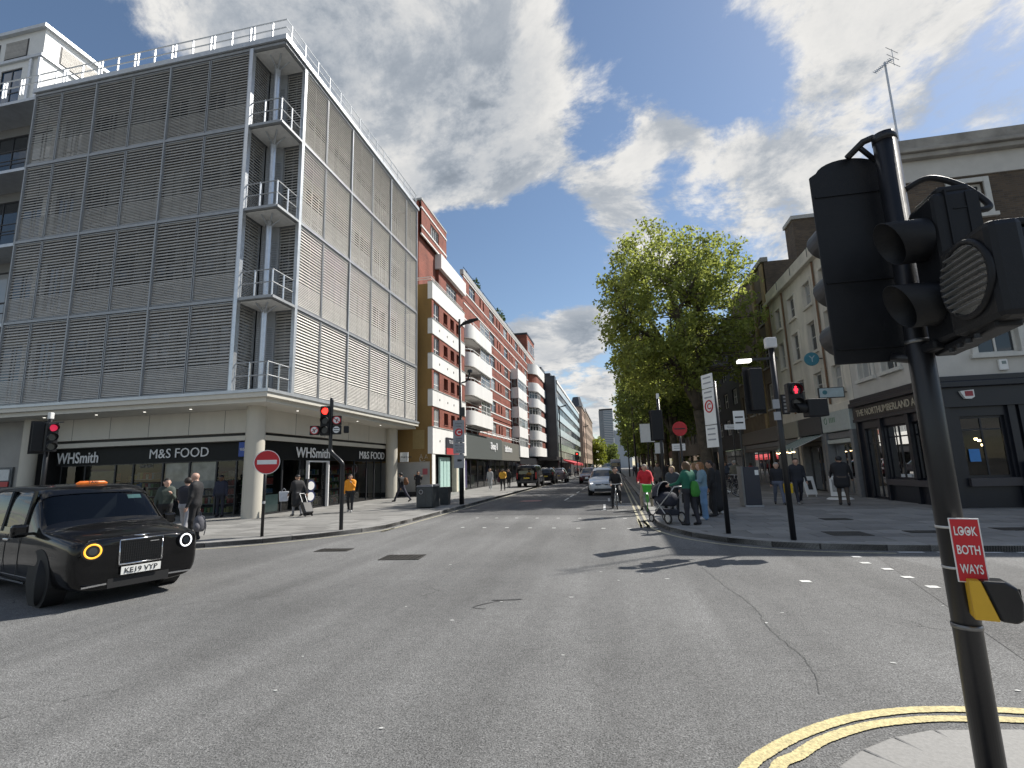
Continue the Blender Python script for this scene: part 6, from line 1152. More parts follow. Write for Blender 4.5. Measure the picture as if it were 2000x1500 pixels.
# ------------------------------------------------------------------ vehicles (local: x forward, y left, z up)
CHROME = M('chrome', (0.72, 0.72, 0.73), 0.12, 1.0, var=0); TYRE = M('tyre_rubber', (0.015, 0.015, 0.016), 0.8, var=0.2); RIM = M('alloy_rim', (0.32, 0.33, 0.34), 0.35, 0.8, var=0.1)
CARGL = glass_mat('car_glass', (0.018, 0.022, 0.025)); PLATEW = M('plate_white', (0.75, 0.75, 0.72), 0.5, var=0.02); PLATEY = M('plate_yellow', (0.60, 0.45, 0.05), 0.5, var=0.02)
def paint(name, c, metal=0.0): return M(name, c, 0.35, metal, var=0.05, scale=3, coat=1.0, spec=0.08)
from mathutils.bvhtree import BVHTree
def skin_x(t, y, z):      # where the nose surface of a car lies at (y, z)
    b = next(c for c in t.children if c.name.startswith('body')); bv = BVHTree.FromPolygons([v.co[:] for v in b.data.vertices], [p.vertices[:] for p in b.data.polygons]); h = bv.ray_cast(Vector((6, y, z)), Vector((-1, 0, 0))); return h[0].x if h[0] else 2.3
TINT = clear_glass('tinted_windscreen', (0.34, 0.38, 0.40))
def loft(rows, sharp=0.0):
    """rows: x, z bottom, half width, z belt, z top, half width at top"""
    V, Fc, Mi = [], [], []
    for (x, zb, hw, zw, zt, ht, *ex) in rows:
        pts = [(0, zb), (hw * 0.86, zb), (hw * 0.985, zb + 0.13), (hw, (zb + zw) / 2 + 0.05), (hw * 0.985, zw - 0.05), (hw * 0.965, zw), ((hw * 0.955 + ht) / 2 + 0.02, (zw + zt) / 2), (ht, zt - 0.07), (ht * 0.82, zt - 0.012), (0, zt)]
        V.append(pts)
    return V
def car(rows, ws, sides, rear, label, cat, loc, rz, pmat, group=None, name='car', gl=None, seats=True):
    t = thing(name, label, cat, loc, rz, group); P = loft(rows); n = len(rows); k = 10
    verts = []; faces = []; mi = []
    for i, r in enumerate(rows):
        for (y, z) in P[i]: verts.append((r[0], y, z))
        for (y, z) in P[i][1:-1]: verts.append((r[0], -y, z))
    def vi(i, j, s): 
        if s > 0 or j in (0, k - 1): return i * 18 + j
        return i * 18 + 10 + j - 1
    for i in range(n - 1):
        for j in range(k - 1):
            m = 0
            if i == ws and j >= 7: m = 1
            if i in rear and j >= 7: m = 2
            if i in sides and j in (5, 6): m = 3
            for s in (1, -1):
                q = (vi(i, j, s), vi(i + 1, j, s), vi(i + 1, j + 1, s), vi(i, j + 1, s)); faces.append(q if s < 0 else q[::-1]); mi.append(m if m != 3 else (3 if s > 0 else 4))
    for i, rev in ((0, 1), (n - 1, 0)):
        for j in range(k - 1):
            if j == 0: cap = [vi(i, 0, 1), vi(i, 1, 1), vi(i, 1, -1)]
            elif j == k - 2: cap = [vi(i, j, 1), vi(i, j + 1, 1), vi(i, j, -1)]
            else: cap = [vi(i, j, 1), vi(i, j + 1, 1), vi(i, j + 1, -1), vi(i, j, -1)]
            faces.append(tuple(cap)); mi.append(2 if (i in rear and 5 <= j <= 6 and i == 0 and -1 in rear) else 0)
    me = bpy.data.meshes.new('cage'); me.from_pydata(verts, [], faces); me.polygons.foreach_set('material_index', mi)
    o = bpy.data.objects.new('cage', me); COL.objects.link(o); ss = o.modifiers.new('s', 'SUBSURF'); ss.levels = 2; ss.render_levels = 2
    for _ in range(5): me.materials.append(pmat)
    bpy.context.view_layer.update(); ev = bpy.data.meshes.new_from_object(o.evaluated_get(bpy.context.evaluated_depsgraph_get())); bpy.data.objects.remove(o)
    co = np.empty(len(ev.vertices) * 3); ev.vertices.foreach_get('co', co); co = co.reshape(-1, 3); nr = np.empty_like(co.ravel()); ev.vertices.foreach_get('normal', nr); nr = nr.reshape(-1, 3)
    groups = {}
    for p in ev.polygons: groups.setdefault(p.material_index, []).append(tuple(p.vertices))
    for g, fs in groups.items():
        used = sorted({v for f in fs for v in f}); mp = {v: a for a, v in enumerate(used)}; mb = MB(); off = 0.0
        mb.v = [tuple(co[v] - nr[v] * (0.012 if g else 0)) for v in used]; mb.f = [tuple(mp[v] for v in f) for f in fs]; mb.m = [0] * len(fs)
        part(t, ['body', 'windscreen', 'rear_window', 'side_window', 'side_window'][g], mb, pmat if g == 0 else (gl or CARGL), 'all', local=True)
    return t
def wheel(t, x, y, r=0.33, w=0.21, steer=0.0, arch=None, hw=0.0):
    s = 1 if y > 0 else -1
    if arch: part(t, 'wheel_arch', MB().disc((x, y + s * 0.0, r + 0.04), (0, 1, 0), r + 0.085, w + 0.03, 28), M('arch_black', (0.01, 0.01, 0.011), 0.7), local=True)
    d = Vector((-math.sin(steer), math.cos(steer), 0)); c = Vector((x, y, r)); mb = MB()
    mb.tube([c - d * w / 2, c - d * w * 0.42, c + d * w * 0.42, c + d * w / 2], [r * 0.93, r, r, r * 0.93], 28)
    o = part(t, 'wheel', mb, TYRE, True, local=True); q = MB(); q.disc(c + d * s * (w / 2 + 0.002), d, r * 0.66, 0.02, 24); part(o, 'rim', q, RIM, local=True)
    sp = MB()
    for k in range(5):
        a = 2 * math.pi * k / 5; e = Vector((math.cos(a) * math.cos(steer), math.cos(a) * math.sin(steer), math.sin(a))); sp.obox(c + d * s * (w / 2 + 0.012) + e * r * 0.36, r * 0.1, 0.012, r * 0.5, e.cross(d), d, e)
    part(o, 'spokes', sp, M('spoke_dark', (0.05, 0.05, 0.052), 0.4, 0.5), local=True)
# --- black cab
TXB = M('cab_black', (0.003, 0.003, 0.0035), 0.3, 0, var=0.05, scale=3, coat=0.75, spec=0.05)
rows = [(-2.40, 0.42, 0.78, 1.02, 1.15, 0.60), (-2.36, 0.30, 0.90, 1.08, 1.64, 0.68), (-2.15, 0.26, 0.925, 1.10, 1.84, 0.74), (-1.2, 0.25, 0.935, 1.10, 1.89, 0.78), (-0.2, 0.25, 0.935, 1.09, 1.90, 0.79), (0.58, 0.25, 0.935, 1.08, 1.87, 0.78), (0.74, 0.25, 0.935, 1.08, 1.82, 0.78), (1.32, 0.25, 0.935, 1.06, 1.18, 0.84), (1.44, 0.25, 0.93, 1.04, 1.15, 0.82), (1.95, 0.24, 0.925, 1.0, 1.12, 0.76), (2.26, 0.25, 0.90, 0.95, 1.07, 0.70), (2.36, 0.25, 0.88, 0.94, 1.05, 0.68), (2.42, 0.27, 0.82, 0.90, 1.01, 0.64), (2.44, 0.30, 0.76, 0.86, 0.98, 0.60)]
rows = [(x, zb * 0.8, hw * 0.96, zw * 0.93, zt * 0.91, ht * 0.96) for x, zb, hw, zw, zt, ht in rows]
tx = car(rows, 6, (2, 3, 4, 5), (1,), 'black London taxi with one amber headlight ring turning at the left', 'taxi', (-9.4, 7.41, 0.0), -0.336, TXB, name='taxi', gl=TINT)
for x, y, st in ((1.48, -0.77, -0.42), (1.48, 0.77, -0.42), (-1.5, -0.79, 0), (-1.5, 0.79, 0)): wheel(tx, x, y, 0.335, 0.21, st, True)
CABIN = M('cab_seat_grey', (0.05, 0.052, 0.055), 0.7, var=0.2)
part(tx, 'dashboard', MB().box(0.85, 1.2, -0.68, 0.68, 0.7, 0.95), CABIN, local=True, bevel=0.04); part(tx, 'seat', MB().box(0.0, 0.2, -0.6, -0.15, 0.5, 1.36), CABIN, local=True, bevel=0.06); part(tx, 'partition', MB().box(-0.25, -0.2, -0.66, 0.66, 0.4, 1.5), CABIN, local=True); part(tx, 'cabin_floor', MB().box(-2.2, 1.3, -0.8, 0.8, 0.3, 0.36), CABIN, local=True)
for s in (-1, 1):
    yh, zh = s * 0.615, 0.775; xh = skin_x(tx, yh, zh) + 0.012; nh = (0.97, s * 0.2, 0.06)
    hl = part(tx, 'headlight', MB().ring((xh + 0.012, yh, zh), nh, 0.092, 0.013, 28, 8), M('amber_ring', (0.9, 0.4, 0.03), 0.4, var=0, emit=(1, 0.42, 0.04), es=1.1) if s < 0 else M('white_ring', (0.9, 0.9, 0.9), 0.3, var=0, emit=(0.9, 0.95, 1), es=0.9), 'all', local=True)
    hl['label'] = 'amber lit headlight ring' if s < 0 else 'white lit headlight ring'
    part(hl, 'lamp_bowl', MB().disc((xh - 0.01, yh, zh), nh, 0.125, 0.05, 28), M('lamp_black', (0.01, 0.01, 0.012), 0.1), local=True); part(hl, 'lamp_lens', MB().disc((xh + 0.012, yh, zh), nh, 0.05, 0.02, 18), GLASS, local=True)
    part(tx, 'mirror', MB().obox((1.02, s * 1.02, 1.05), 0.12, 0.2, 0.19), TXB, local=True, bevel=0.04); part(tx, 'mirror_arm', MB().obox((1.05, s * 0.92, 1.0), 0.06, 0.1, 0.04), TXB, local=True)
    part(tx, 'bumper_trim', MB().obox((skin_x(tx, s * 0.5, 0.30) + 0.005, s * 0.5, 0.30), 0.025, 0.42, 0.022, (0.98, s * -0.16, 0), (s * 0.16, 0.98, 0)), CHROME, local=True)
    for x in (-1.05, 0.0, 0.62): part(tx, 'door_seam', MB().box(x, x + 0.012, s * 0.893, s * 0.899, 0.36, 0.96), DARK, local=True)
    part(tx, 'door_handle', MB().box(-0.05, 0.16, min(s * 0.89, s * 0.915), max(s * 0.89, s * 0.915), 0.86, 0.892), CHROME, local=True, bevel=0.008); part(tx, 'sill_trim', MB().box(-1.0, 1.0, min(s * 0.885, s * 0.90), max(s * 0.885, s * 0.90), 0.27, 0.292), CHROME, local=True)
    for x in (-0.28, 0.66): part(tx, 'pillar', MB().tube([(x, s * 0.865, 0.99), (x - 0.02, s * 0.765, 1.62)], 0.032, 6), TXB, local=True)
gx = skin_x(tx, 0, 0.72) + 0.012
GRP = [(gx - 0.02, -0.28, 0.88), (gx - 0.02, 0.28, 0.88), (gx, 0.28, 0.54), (gx, -0.28, 0.54)]
mb = MB(); mb.tube([GRP[0], GRP[1]], 0.014, 8); mb.tube([GRP[1], GRP[2]], 0.014, 8); mb.tube([GRP[2], GRP[3]], 0.014, 8); mb.tube([GRP[3], GRP[0]], 0.014, 8)
gr = part(tx, 'grille', mb, CHROME, 'all', local=True); mb = MB(); mb.obox((gx - 0.025, 0, 0.71), 0.05, 0.56, 0.34); part(gr, 'grille_mesh', mb, M('grille_black', (0.01, 0.01, 0.01), 0.5), local=True)
mb = MB()
for k in range(19): mb.obox((gx + 0.004, -0.26 + k * 0.029, 0.71), 0.008, 0.006, 0.33)
for k in range(9): mb.obox((gx + 0.004, 0, 0.56 + k * 0.038), 0.006, 0.55, 0.006)
part(gr, 'grille_bars', mb, M('bar_black', (0.03, 0.03, 0.032), 0.3, 0.5), local=True, kind='stuff')
part(gr, 'grille_badge', MB().obox((gx + 0.012, 0.16, 0.83), 0.006, 0.12, 0.014), CHROME, local=True)
part(tx, 'wing_badge', MB().tube([(gx - 0.05, -0.10, 0.935), (gx - 0.035, 0, 0.925), (gx - 0.05, 0.10, 0.935)], [0.006, 0.014, 0.006], 6), CHROME, 'all', local=True)
pl = part(tx, 'number_plate', MB().obox((gx + 0.03, 0.0, 0.452), 0.012, 0.52, 0.112, (1, 0, 0.1)), PLATEW, local=True); text(pl, 'KE19 VYP', (gx + 0.039, 0.0, 0.452), 0.072, SBLK, (0, 1, 0), (1, 0, 0.1), 'plate_lettering', 0.002, width=0.43, bold=0.01, local=True)
part(tx, 'lower_intake', MB().box(gx - 0.12, gx - 0.005, -0.4, 0.4, 0.23, 0.36), M('arch_black'), local=True)
rs = part(tx, 'roof_sign', MB().tube([(0.48, -0.22, 1.715), (0.48, -0.17, 1.73), (0.48, 0.17, 1.73), (0.48, 0.22, 1.715)], [0.015, 0.032, 0.032, 0.015], 10), M('taxi_amber', (0.45, 0.10, 0.015), 0.4, var=0.3, scale=14, emit=(1, 0.25, 0.03), es=0.25), 'all', local=True); text(rs, 'TAXI', (0.523, 0, 1.735), 0.045, SBLK, (0, 1, 0), (1, 0, 0.1), 'sign_lettering', 0.004, local=True)
part(tx, 'licence_sticker', MB().obox((0.86, 0.50, 1.47), 0.006, 0.2, 0.09, (0.7, 0, 0.72), (0, 1, 0), (-0.72, 0, 0.7)), M('mint_sticker', (0.45, 0.72, 0.66), 0.5), local=True)
part(tx, 'wiper', MB().tube([(1.36, -0.5, 1.05), (1.26, 0.15, 1.10)], 0.01, 5), DARK, local=True)
# --- silver people carrier with its headlights on
SILVP = paint('silver_paint', (0.58, 0.60, 0.63), 0.3)
rows2 = [(-2.16, 0.45, 0.70, 0.95, 1.1, 0.55), (-2.12, 0.32, 0.84, 1.0, 1.45, 0.55), (-1.85, 0.28, 0.885, 1.02, 1.62, 0.58), (-0.8, 0.26, 0.90, 1.02, 1.68, 0.62), (0.1, 0.26, 0.90, 1.01, 1.66, 0.62), (0.35, 0.26, 0.90, 1.0, 1.60, 0.60), (1.15, 0.26, 0.895, 0.97, 1.05, 0.72), (1.3, 0.25, 0.89, 0.93, 1.01, 0.72), (1.85, 0.24, 0.87, 0.82, 0.90, 0.66), (2.08, 0.25, 0.80, 0.72, 0.79, 0.6), (2.16, 0.32, 0.66, 0.62, 0.68, 0.5)]
def people_carrier(label, loc, rz, pm, lit=True, group=None, name='car'):
    t = car(rows2, 5, (2, 3, 4, 5), (1,), label, 'car', loc, rz, pm, group, name)
    for x, y in ((1.35, -0.78), (1.35, 0.78), (-1.3, -0.78), (-1.3, 0.78)): wheel(t, x, y, 0.32, 0.22, 0, True)
    for s in (-1, 1):
        part(t, 'headlight', MB().obox((1.99, s * 0.62, 0.70), 0.16, 0.26, 0.14, (0.9, s * -0.35, 0), (s * 0.35, 0.9, 0)), M('lit_headlight', (0.9, 0.9, 0.9), 0.2, var=0, emit=(1, 1, 1), es=1.4) if lit and s < 0 else M('clear_lamp', (0.6, 0.62, 0.65), 0.1, 0.3, var=0.1), local=True, bevel=0.03); part(t, 'mirror', MB().obox((0.85, s * 1.0, 1.05), 0.12, 0.2, 0.14), pm, local=True, bevel=0.03); part(t, 'fog_lamp', MB().disc((2.1, s * 0.6, 0.40), (1, s * 0.3, 0), 0.06, 0.03, 14), CHROME, local=True)
        part(t, 'tail_lamp', MB().obox((-2.05, s * 0.76, 1.0), 0.1, 0.12, 0.3), M('tail_red', (0.35, 0.01, 0.01), 0.3), local=True, bevel=0.02)
    part(t, 'grille', MB().box(2.05, 2.155, -0.42, 0.42, 0.62, 0.70), DARK, local=True, bevel=0.01); part(t, 'badge', MB().ring((2.165, 0, 0.665), (1, 0, 0), 0.06, 0.012, 18, 5), CHROME, local=True); part(t, 'lower_intake', MB().box(2.08, 2.17, -0.5, 0.5, 0.30, 0.44), DARK, local=True, bevel=0.02)
    part(t, 'number_plate', MB().box(2.16, 2.18, -0.26, 0.26, 0.49, 0.60), PLATEW, local=True); part(t, 'rear_plate', MB().box(-2.19, -2.17, -0.26, 0.26, 0.72, 0.83), PLATEY, local=True)
    return t
people_carrier('silver people carrier with a lit headlight waiting behind the cyclist', (-0.80, 33.3, 0), -math.pi / 2, SILVP)
people_carrier('dark car parked directly in front of the black van', (-7.15, 54.5, 0.12), math.pi / 2, paint('dark_car_paint', (0.02, 0.02, 0.025)), False)
people_carrier('grey car parked beyond the dark one on the left', (-6.5, 60.5, 0.06), math.pi / 2, paint('grey_car_paint', (0.25, 0.22, 0.24), 0.4), False)
people_carrier('dark red car far behind the silver people carrier', (-2.9, 56, 0), -math.pi / 2, paint('maroon_paint', (0.06, 0.01, 0.015)), False)
people_carrier('small dark car far down the middle of the street', (-1.6, 110, 0), -math.pi / 2, paint('dark_car_paint', (0.02, 0.02, 0.025)), False)
# --- black van, rear view
VB = paint('van_black', (0.012, 0.012, 0.014))
rv = [(-2.48, 0.45, 0.86, 1.0, 1.70, 0.78), (-2.45, 0.34, 0.93, 1.03, 1.90, 0.82), (-2.2, 0.3, 0.955, 1.05, 1.96, 0.83), (-0.5, 0.28, 0.96, 1.05, 1.98, 0.83), (0.9, 0.28, 0.96, 1.05, 1.95, 0.82), (1.05, 0.28, 0.96, 1.05, 1.90, 0.80), (1.75, 0.28, 0.95, 1.05, 1.2, 0.82), (2.1, 0.28, 0.93, 0.95, 1.08, 0.78), (2.42, 0.32, 0.85, 0.8, 0.88, 0.66), (2.48, 0.4, 0.72, 0.66, 0.72, 0.5)]
vn = car(rv, 5, (3, 4, 5), (), 'dark van parked at the left kerb seen from behind', 'van', (-7.75, 47.0, 0.12), math.pi / 2, VB, name='parked_van')
for x, y in ((1.6, -0.84), (1.6, 0.84), (-1.5, -0.84), (-1.5, 0.84)): wheel(vn, x, y, 0.34, 0.22, 0, True)
part(vn, 'rear_window', MB().add([(-2.485, -0.70, 1.15), (-2.485, 0.70, 1.15), (-2.475, 0.70, 1.18), (-2.475, -0.7, 1.18), (-2.475, -0.66, 1.72), (-2.475, 0.66, 1.72), (-2.46, 0.66, 1.75), (-2.46, -0.66, 1.75)], MB.HEX), CARGL, local=True); part(vn, 'number_plate', MB().box(-2.505, -2.49, -0.26, 0.26, 0.74, 0.85), PLATEY, local=True); part(vn, 'rear_bumper', MB().box(-2.56, -2.4, -0.9, 0.9, 0.36, 0.58), DARK, local=True, bevel=0.04)
for s in (-1, 1): part(vn, 'tail_lamp', MB().obox((-2.46, s * 0.85, 1.0), 0.06, 0.1, 0.55), M('tail_red'), local=True, bevel=0.02)
# --- far lorry
t = thing('delivery_lorry', 'pale blue-fronted lorry far down the street', 'lorry', (0.2, 128, 0), -math.pi / 2); part(t, 'cab', MB().box(0.6, 2.6, -1.15, 1.15, 0.5, 2.7), M('lorry_blue', (0.12, 0.16, 0.22), 0.4), local=True, bevel=0.15); part(t, 'cargo_box', MB().box(-4, 0.5, -1.2, 1.2, 0.9, 3.4), M('lorry_white', (0.5, 0.52, 0.53), 0.5), local=True, bevel=0.05); part(t, 'windscreen', MB().box(2.58, 2.62, -1.0, 1.0, 1.6, 2.5), CARGL, local=True)
for x, y in ((1.8, -1.0), (1.8, 1.0), (-2.6, -1.0), (-2.6, 1.0)): wheel(t, x, y, 0.45, 0.3)
# ------------------------------------------------------------------ bicycles
def bicycle(label, loc, rz, fm, lean=0.0, steer=0.0, basket=None, group=None, spokes=14):
    t = thing('bicycle', label, 'bicycle', loc, rz, group); t.rotation_euler = (lean, 0, rz)
    def wl(x, n):
        o = part(t, 'wheel', MB().ring((x, 0, 0.34), n, 0.325, 0.017, 32, 6), TYRE, 'all', local=True); part(o, 'rim', MB().ring((x, 0, 0.34), n, 0.30, 0.01, 32, 4), M('silver_edge'), local=True); sp = MB(); nn = Vector(n)
        for k in range(spokes):
            a = 2 * math.pi * k / spokes; e = Vector((0, 0, 1)) * math.sin(a) + nn.cross(Vector((0, 0, 1))) * math.cos(a); sp.tube([Vector((x, 0, 0.34)), Vector((x, 0, 0.34)) + e * 0.3], 0.0022, 3, False)
        part(o, 'spokes', sp, M('silver_edge'), local=True, kind='stuff')
    wl(0.52, (math.sin(steer) * -1, math.cos(steer), 0)); wl(-0.52, (0, 1, 0))
    mb = MB(); bb = (-0.08, 0, 0.29); st = (-0.2, 0, 0.8); hd = (0.36, 0, 0.82); hl = (0.40, 0, 0.66); ra = (-0.52, 0, 0.34); fa = (0.52, 0, 0.34)
    for a, b, r in ((bb, st, 0.018), (st, hd, 0.017), (bb, hl, 0.02), (hd, hl, 0.02)): mb.tube([a, b], r, 8)
    for s in (-0.05, 0.05):
        mb.tube([(bb[0], s, bb[2]), (ra[0], s, ra[2])], 0.01, 6); mb.tube([st, (ra[0], s, ra[2])], 0.009, 6); mb.tube([(0.42, s, 0.64), (fa[0], s, fa[2])], 0.012, 6)
    part(t, 'frame', mb, fm, 'all', local=True); part(t, 'seat_post', MB().tube([st, (-0.23, 0, 0.93)], 0.013, 6), SILV, local=True); part(t, 'saddle', MB().tube([(-0.36, 0, 0.95), (-0.25, 0, 0.96), (-0.1, 0, 0.95)], [0.075, 0.06, 0.02], 8), BLACK, 'all', local=True)
    part(t, 'handlebar', MB().tube(smooth([(0.30, -0.29, 1.0), (0.38, -0.22, 1.02), (0.36, 0, 1.0), (0.38, 0.22, 1.02), (0.30, 0.29, 1.0)], 4), 0.014, 6), SILV, 'all', local=True); part(t, 'stem', MB().tube([hd, (0.36, 0, 1.0)], 0.016, 6), SILV, local=True)
    ck = MB(); ck.disc((bb[0], -0.07, bb[2]), (0, 1, 0), 0.09, 0.01, 18); ck.obox((bb[0], -0.1, bb[2] - 0.08), 0.02, 0.012, 0.17); ck.obox((bb[0], 0.1, bb[2] + 0.08), 0.02, 0.012, 0.17); part(t, 'crank', ck, SILV, local=True)
    for s, z in ((-0.15, 0.13), (0.15, 0.45)): part(t, 'pedal', MB().obox((bb[0], s, z), 0.09, 0.08, 0.02), BLACK, local=True)
    if basket: 
        bk = MB(); bk.add([(0.48, -0.14, 0.72), (0.70, -0.14, 0.72), (0.70, 0.14, 0.72), (0.48, 0.14, 0.72), (0.46, -0.19, 1.0), (0.76, -0.19, 1.0), (0.76, 0.19, 1.0), (0.46, 0.19, 1.0)], MB.HEX); part(t, 'basket', bk, basket, local=True, bevel=0.02); part(t, 'mudguard', MB().ring((0.52, 0, 0.34), (0, 1, 0), 0.36, 0.012, 24, 4), fm, local=True); part(t, 'front_lamp', MB().disc((0.72, 0, 0.68), (1, 0, 0), 0.03, 0.03, 10), M('lit_headlight'), local=True)
    return t
bicycle('pale grey bicycle ridden by the cyclist in black', (-0.02, 21.9, 0), -math.pi / 2 + 0.03, M('pale_bike_paint', (0.45, 0.46, 0.46), 0.35, 0.4), 0.03)
bicycle('green hire bicycle with a front basket under the red-jacketed rider', (1.15, 20.9, 0), -math.pi / 2 - 0.05, M('green_bike', (0.06, 0.36, 0.03), 0.4), -0.04, basket=M('green_basket', (0.05, 0.42, 0.04), 0.45))
for k, (x, y, rz, lab) in enumerate(((5.3, 26.6, 1.45, 'parked bicycle with a pale wheel rim behind the zone sign post'), (5.9, 27.4, 1.6, 'dark bicycle parked next to the pale-rimmed one'), (4.6, 27.0, 1.3, 'bicycle parked nearest the tree trunk'), (5.2, 28.6, 0.2, 'bicycle parked crosswise at the back of the rack'))): bicycle(lab, (x, y, 0.12), rz + (1.2 if k == 0 else 0), BLACK, 0.06, 0.2, group='bicycles parked by the plane tree')
# ------------------------------------------------------------------ people: one continuous skin per figure, grown from a posed skeleton
def surface_nets(val, org, h):
    s = val < 0; nx, ny, nz = val.shape
    c = np.zeros((nx - 1, ny - 1, nz - 1), np.int8)
    for i in (0, 1):
        for j in (0, 1):
            for k in (0, 1): c += s[i:nx - 1 + i, j:ny - 1 + j, k:nz - 1 + k]
    act = (c > 0) & (c < 8); idx = -np.ones(act.shape, np.int64); A_ = np.argwhere(act); idx[act] = np.arange(len(A_))
    acc = np.zeros((len(A_), 3)); cnt = np.zeros(len(A_)); cor = [(0, 0, 0), (1, 0, 0), (0, 1, 0), (0, 0, 1), (1, 1, 0), (1, 0, 1), (0, 1, 1), (1, 1, 1)]
    for a in cor:
        for d in range(3):
            if a[d]: continue
            b = list(a); b[d] = 1; b = tuple(b); va = val[A_[:, 0] + a[0], A_[:, 1] + a[1], A_[:, 2] + a[2]]; vb = val[A_[:, 0] + b[0], A_[:, 1] + b[1], A_[:, 2] + b[2]]
            m = (va < 0) != (vb < 0); t = np.where(m, va / np.where(m, va - vb, 1), 0); p = np.tile(np.array(a, float), (len(A_), 1)); p[:, d] += t; acc += p * m[:, None]; cnt += m
    V = (A_ + acc / cnt[:, None]) * h + org; Q = []
    for d in range(3):
        u, v = [(1, 2), (2, 0), (0, 1)][d]; sl0 = [slice(None)] * 3; sl1 = [slice(None)] * 3; sl0[d] = slice(0, -1); sl1[d] = slice(1, None)
        ch = s[tuple(sl0)] != s[tuple(sl1)]; E = np.argwhere(ch); E = E[(E[:, u] > 0) & (E[:, v] > 0) & (E[:, u] < val.shape[u] - 1) & (E[:, v] < val.shape[v] - 1)]
        if len(E) == 0: continue
        def cell(du, dv): q = E.copy(); q[:, u] -= du; q[:, v] -= dv; return idx[q[:, 0], q[:, 1], q[:, 2]]
        quad = np.stack([cell(0, 0), cell(1, 0), cell(1, 1), cell(0, 1)], 1); fl = s[E[:, 0], E[:, 1], E[:, 2]]; quad[~fl] = quad[~fl][:, ::-1]; Q.append(quad)
    return V, np.concatenate(Q)
def caps(prims, P):
    out = np.empty((len(prims), len(P)), np.float32)
    for i, (a, b, ra, rb, m) in enumerate(prims):
        a = np.array(a); d = np.array(b) - a; L2 = d @ d; t = np.clip((P - a) @ d / L2, 0, 1) if L2 > 1e-9 else np.zeros(len(P)); out[i] = np.linalg.norm(P - a - t[:, None] * d, axis=1) - (ra + (rb - ra) * t)
    return out
def grow(prims, h, k, carve=None):
    pts = np.array([p for q in prims for p in (q[0], q[1])]); r = max(max(q[2], q[3]) for q in prims) + 3 * h; lo = pts.min(0) - r; hi = pts.max(0) + r; n = np.ceil((hi - lo) / h).astype(int) + 1
    g = np.stack(np.meshgrid(*[lo[i] + np.arange(n[i]) * h for i in range(3)], indexing='ij'), -1).reshape(-1, 3); D = caps(prims, g)
    v = -k * np.log(np.exp(-np.clip(D, -0.3, 0.6) / k).sum(0))
    if carve is not None: v = np.maximum(v, carve(g))
    return surface_nets(v.reshape(n), lo, h)
PM = {}
def cm(c, r=0.75):
    k = tuple(round(x, 3) for x in c) + (r,)
    if k not in PM: PM[k] = M('cloth_%d' % len(PM), c, r, var=0.14, scale=9, bump=0.25, bscale=22)
    return PM[k]
SKINS = [M('skin_light', (0.52, 0.32, 0.24), 0.55, var=0.06), M('skin_mid', (0.36, 0.21, 0.14), 0.55, var=0.06), M('skin_dark', (0.12, 0.065, 0.04), 0.55, var=0.06)]
EYE = M('eye_dark', (0.02, 0.016, 0.014), 0.3, var=0)
def rot(v, a): c, s = math.cos(a), math.sin(a); return np.array([v[0] * c + v[2] * s, v[1], -v[0] * s + v[2] * c])   # pitch about y
D2R = math.pi / 180
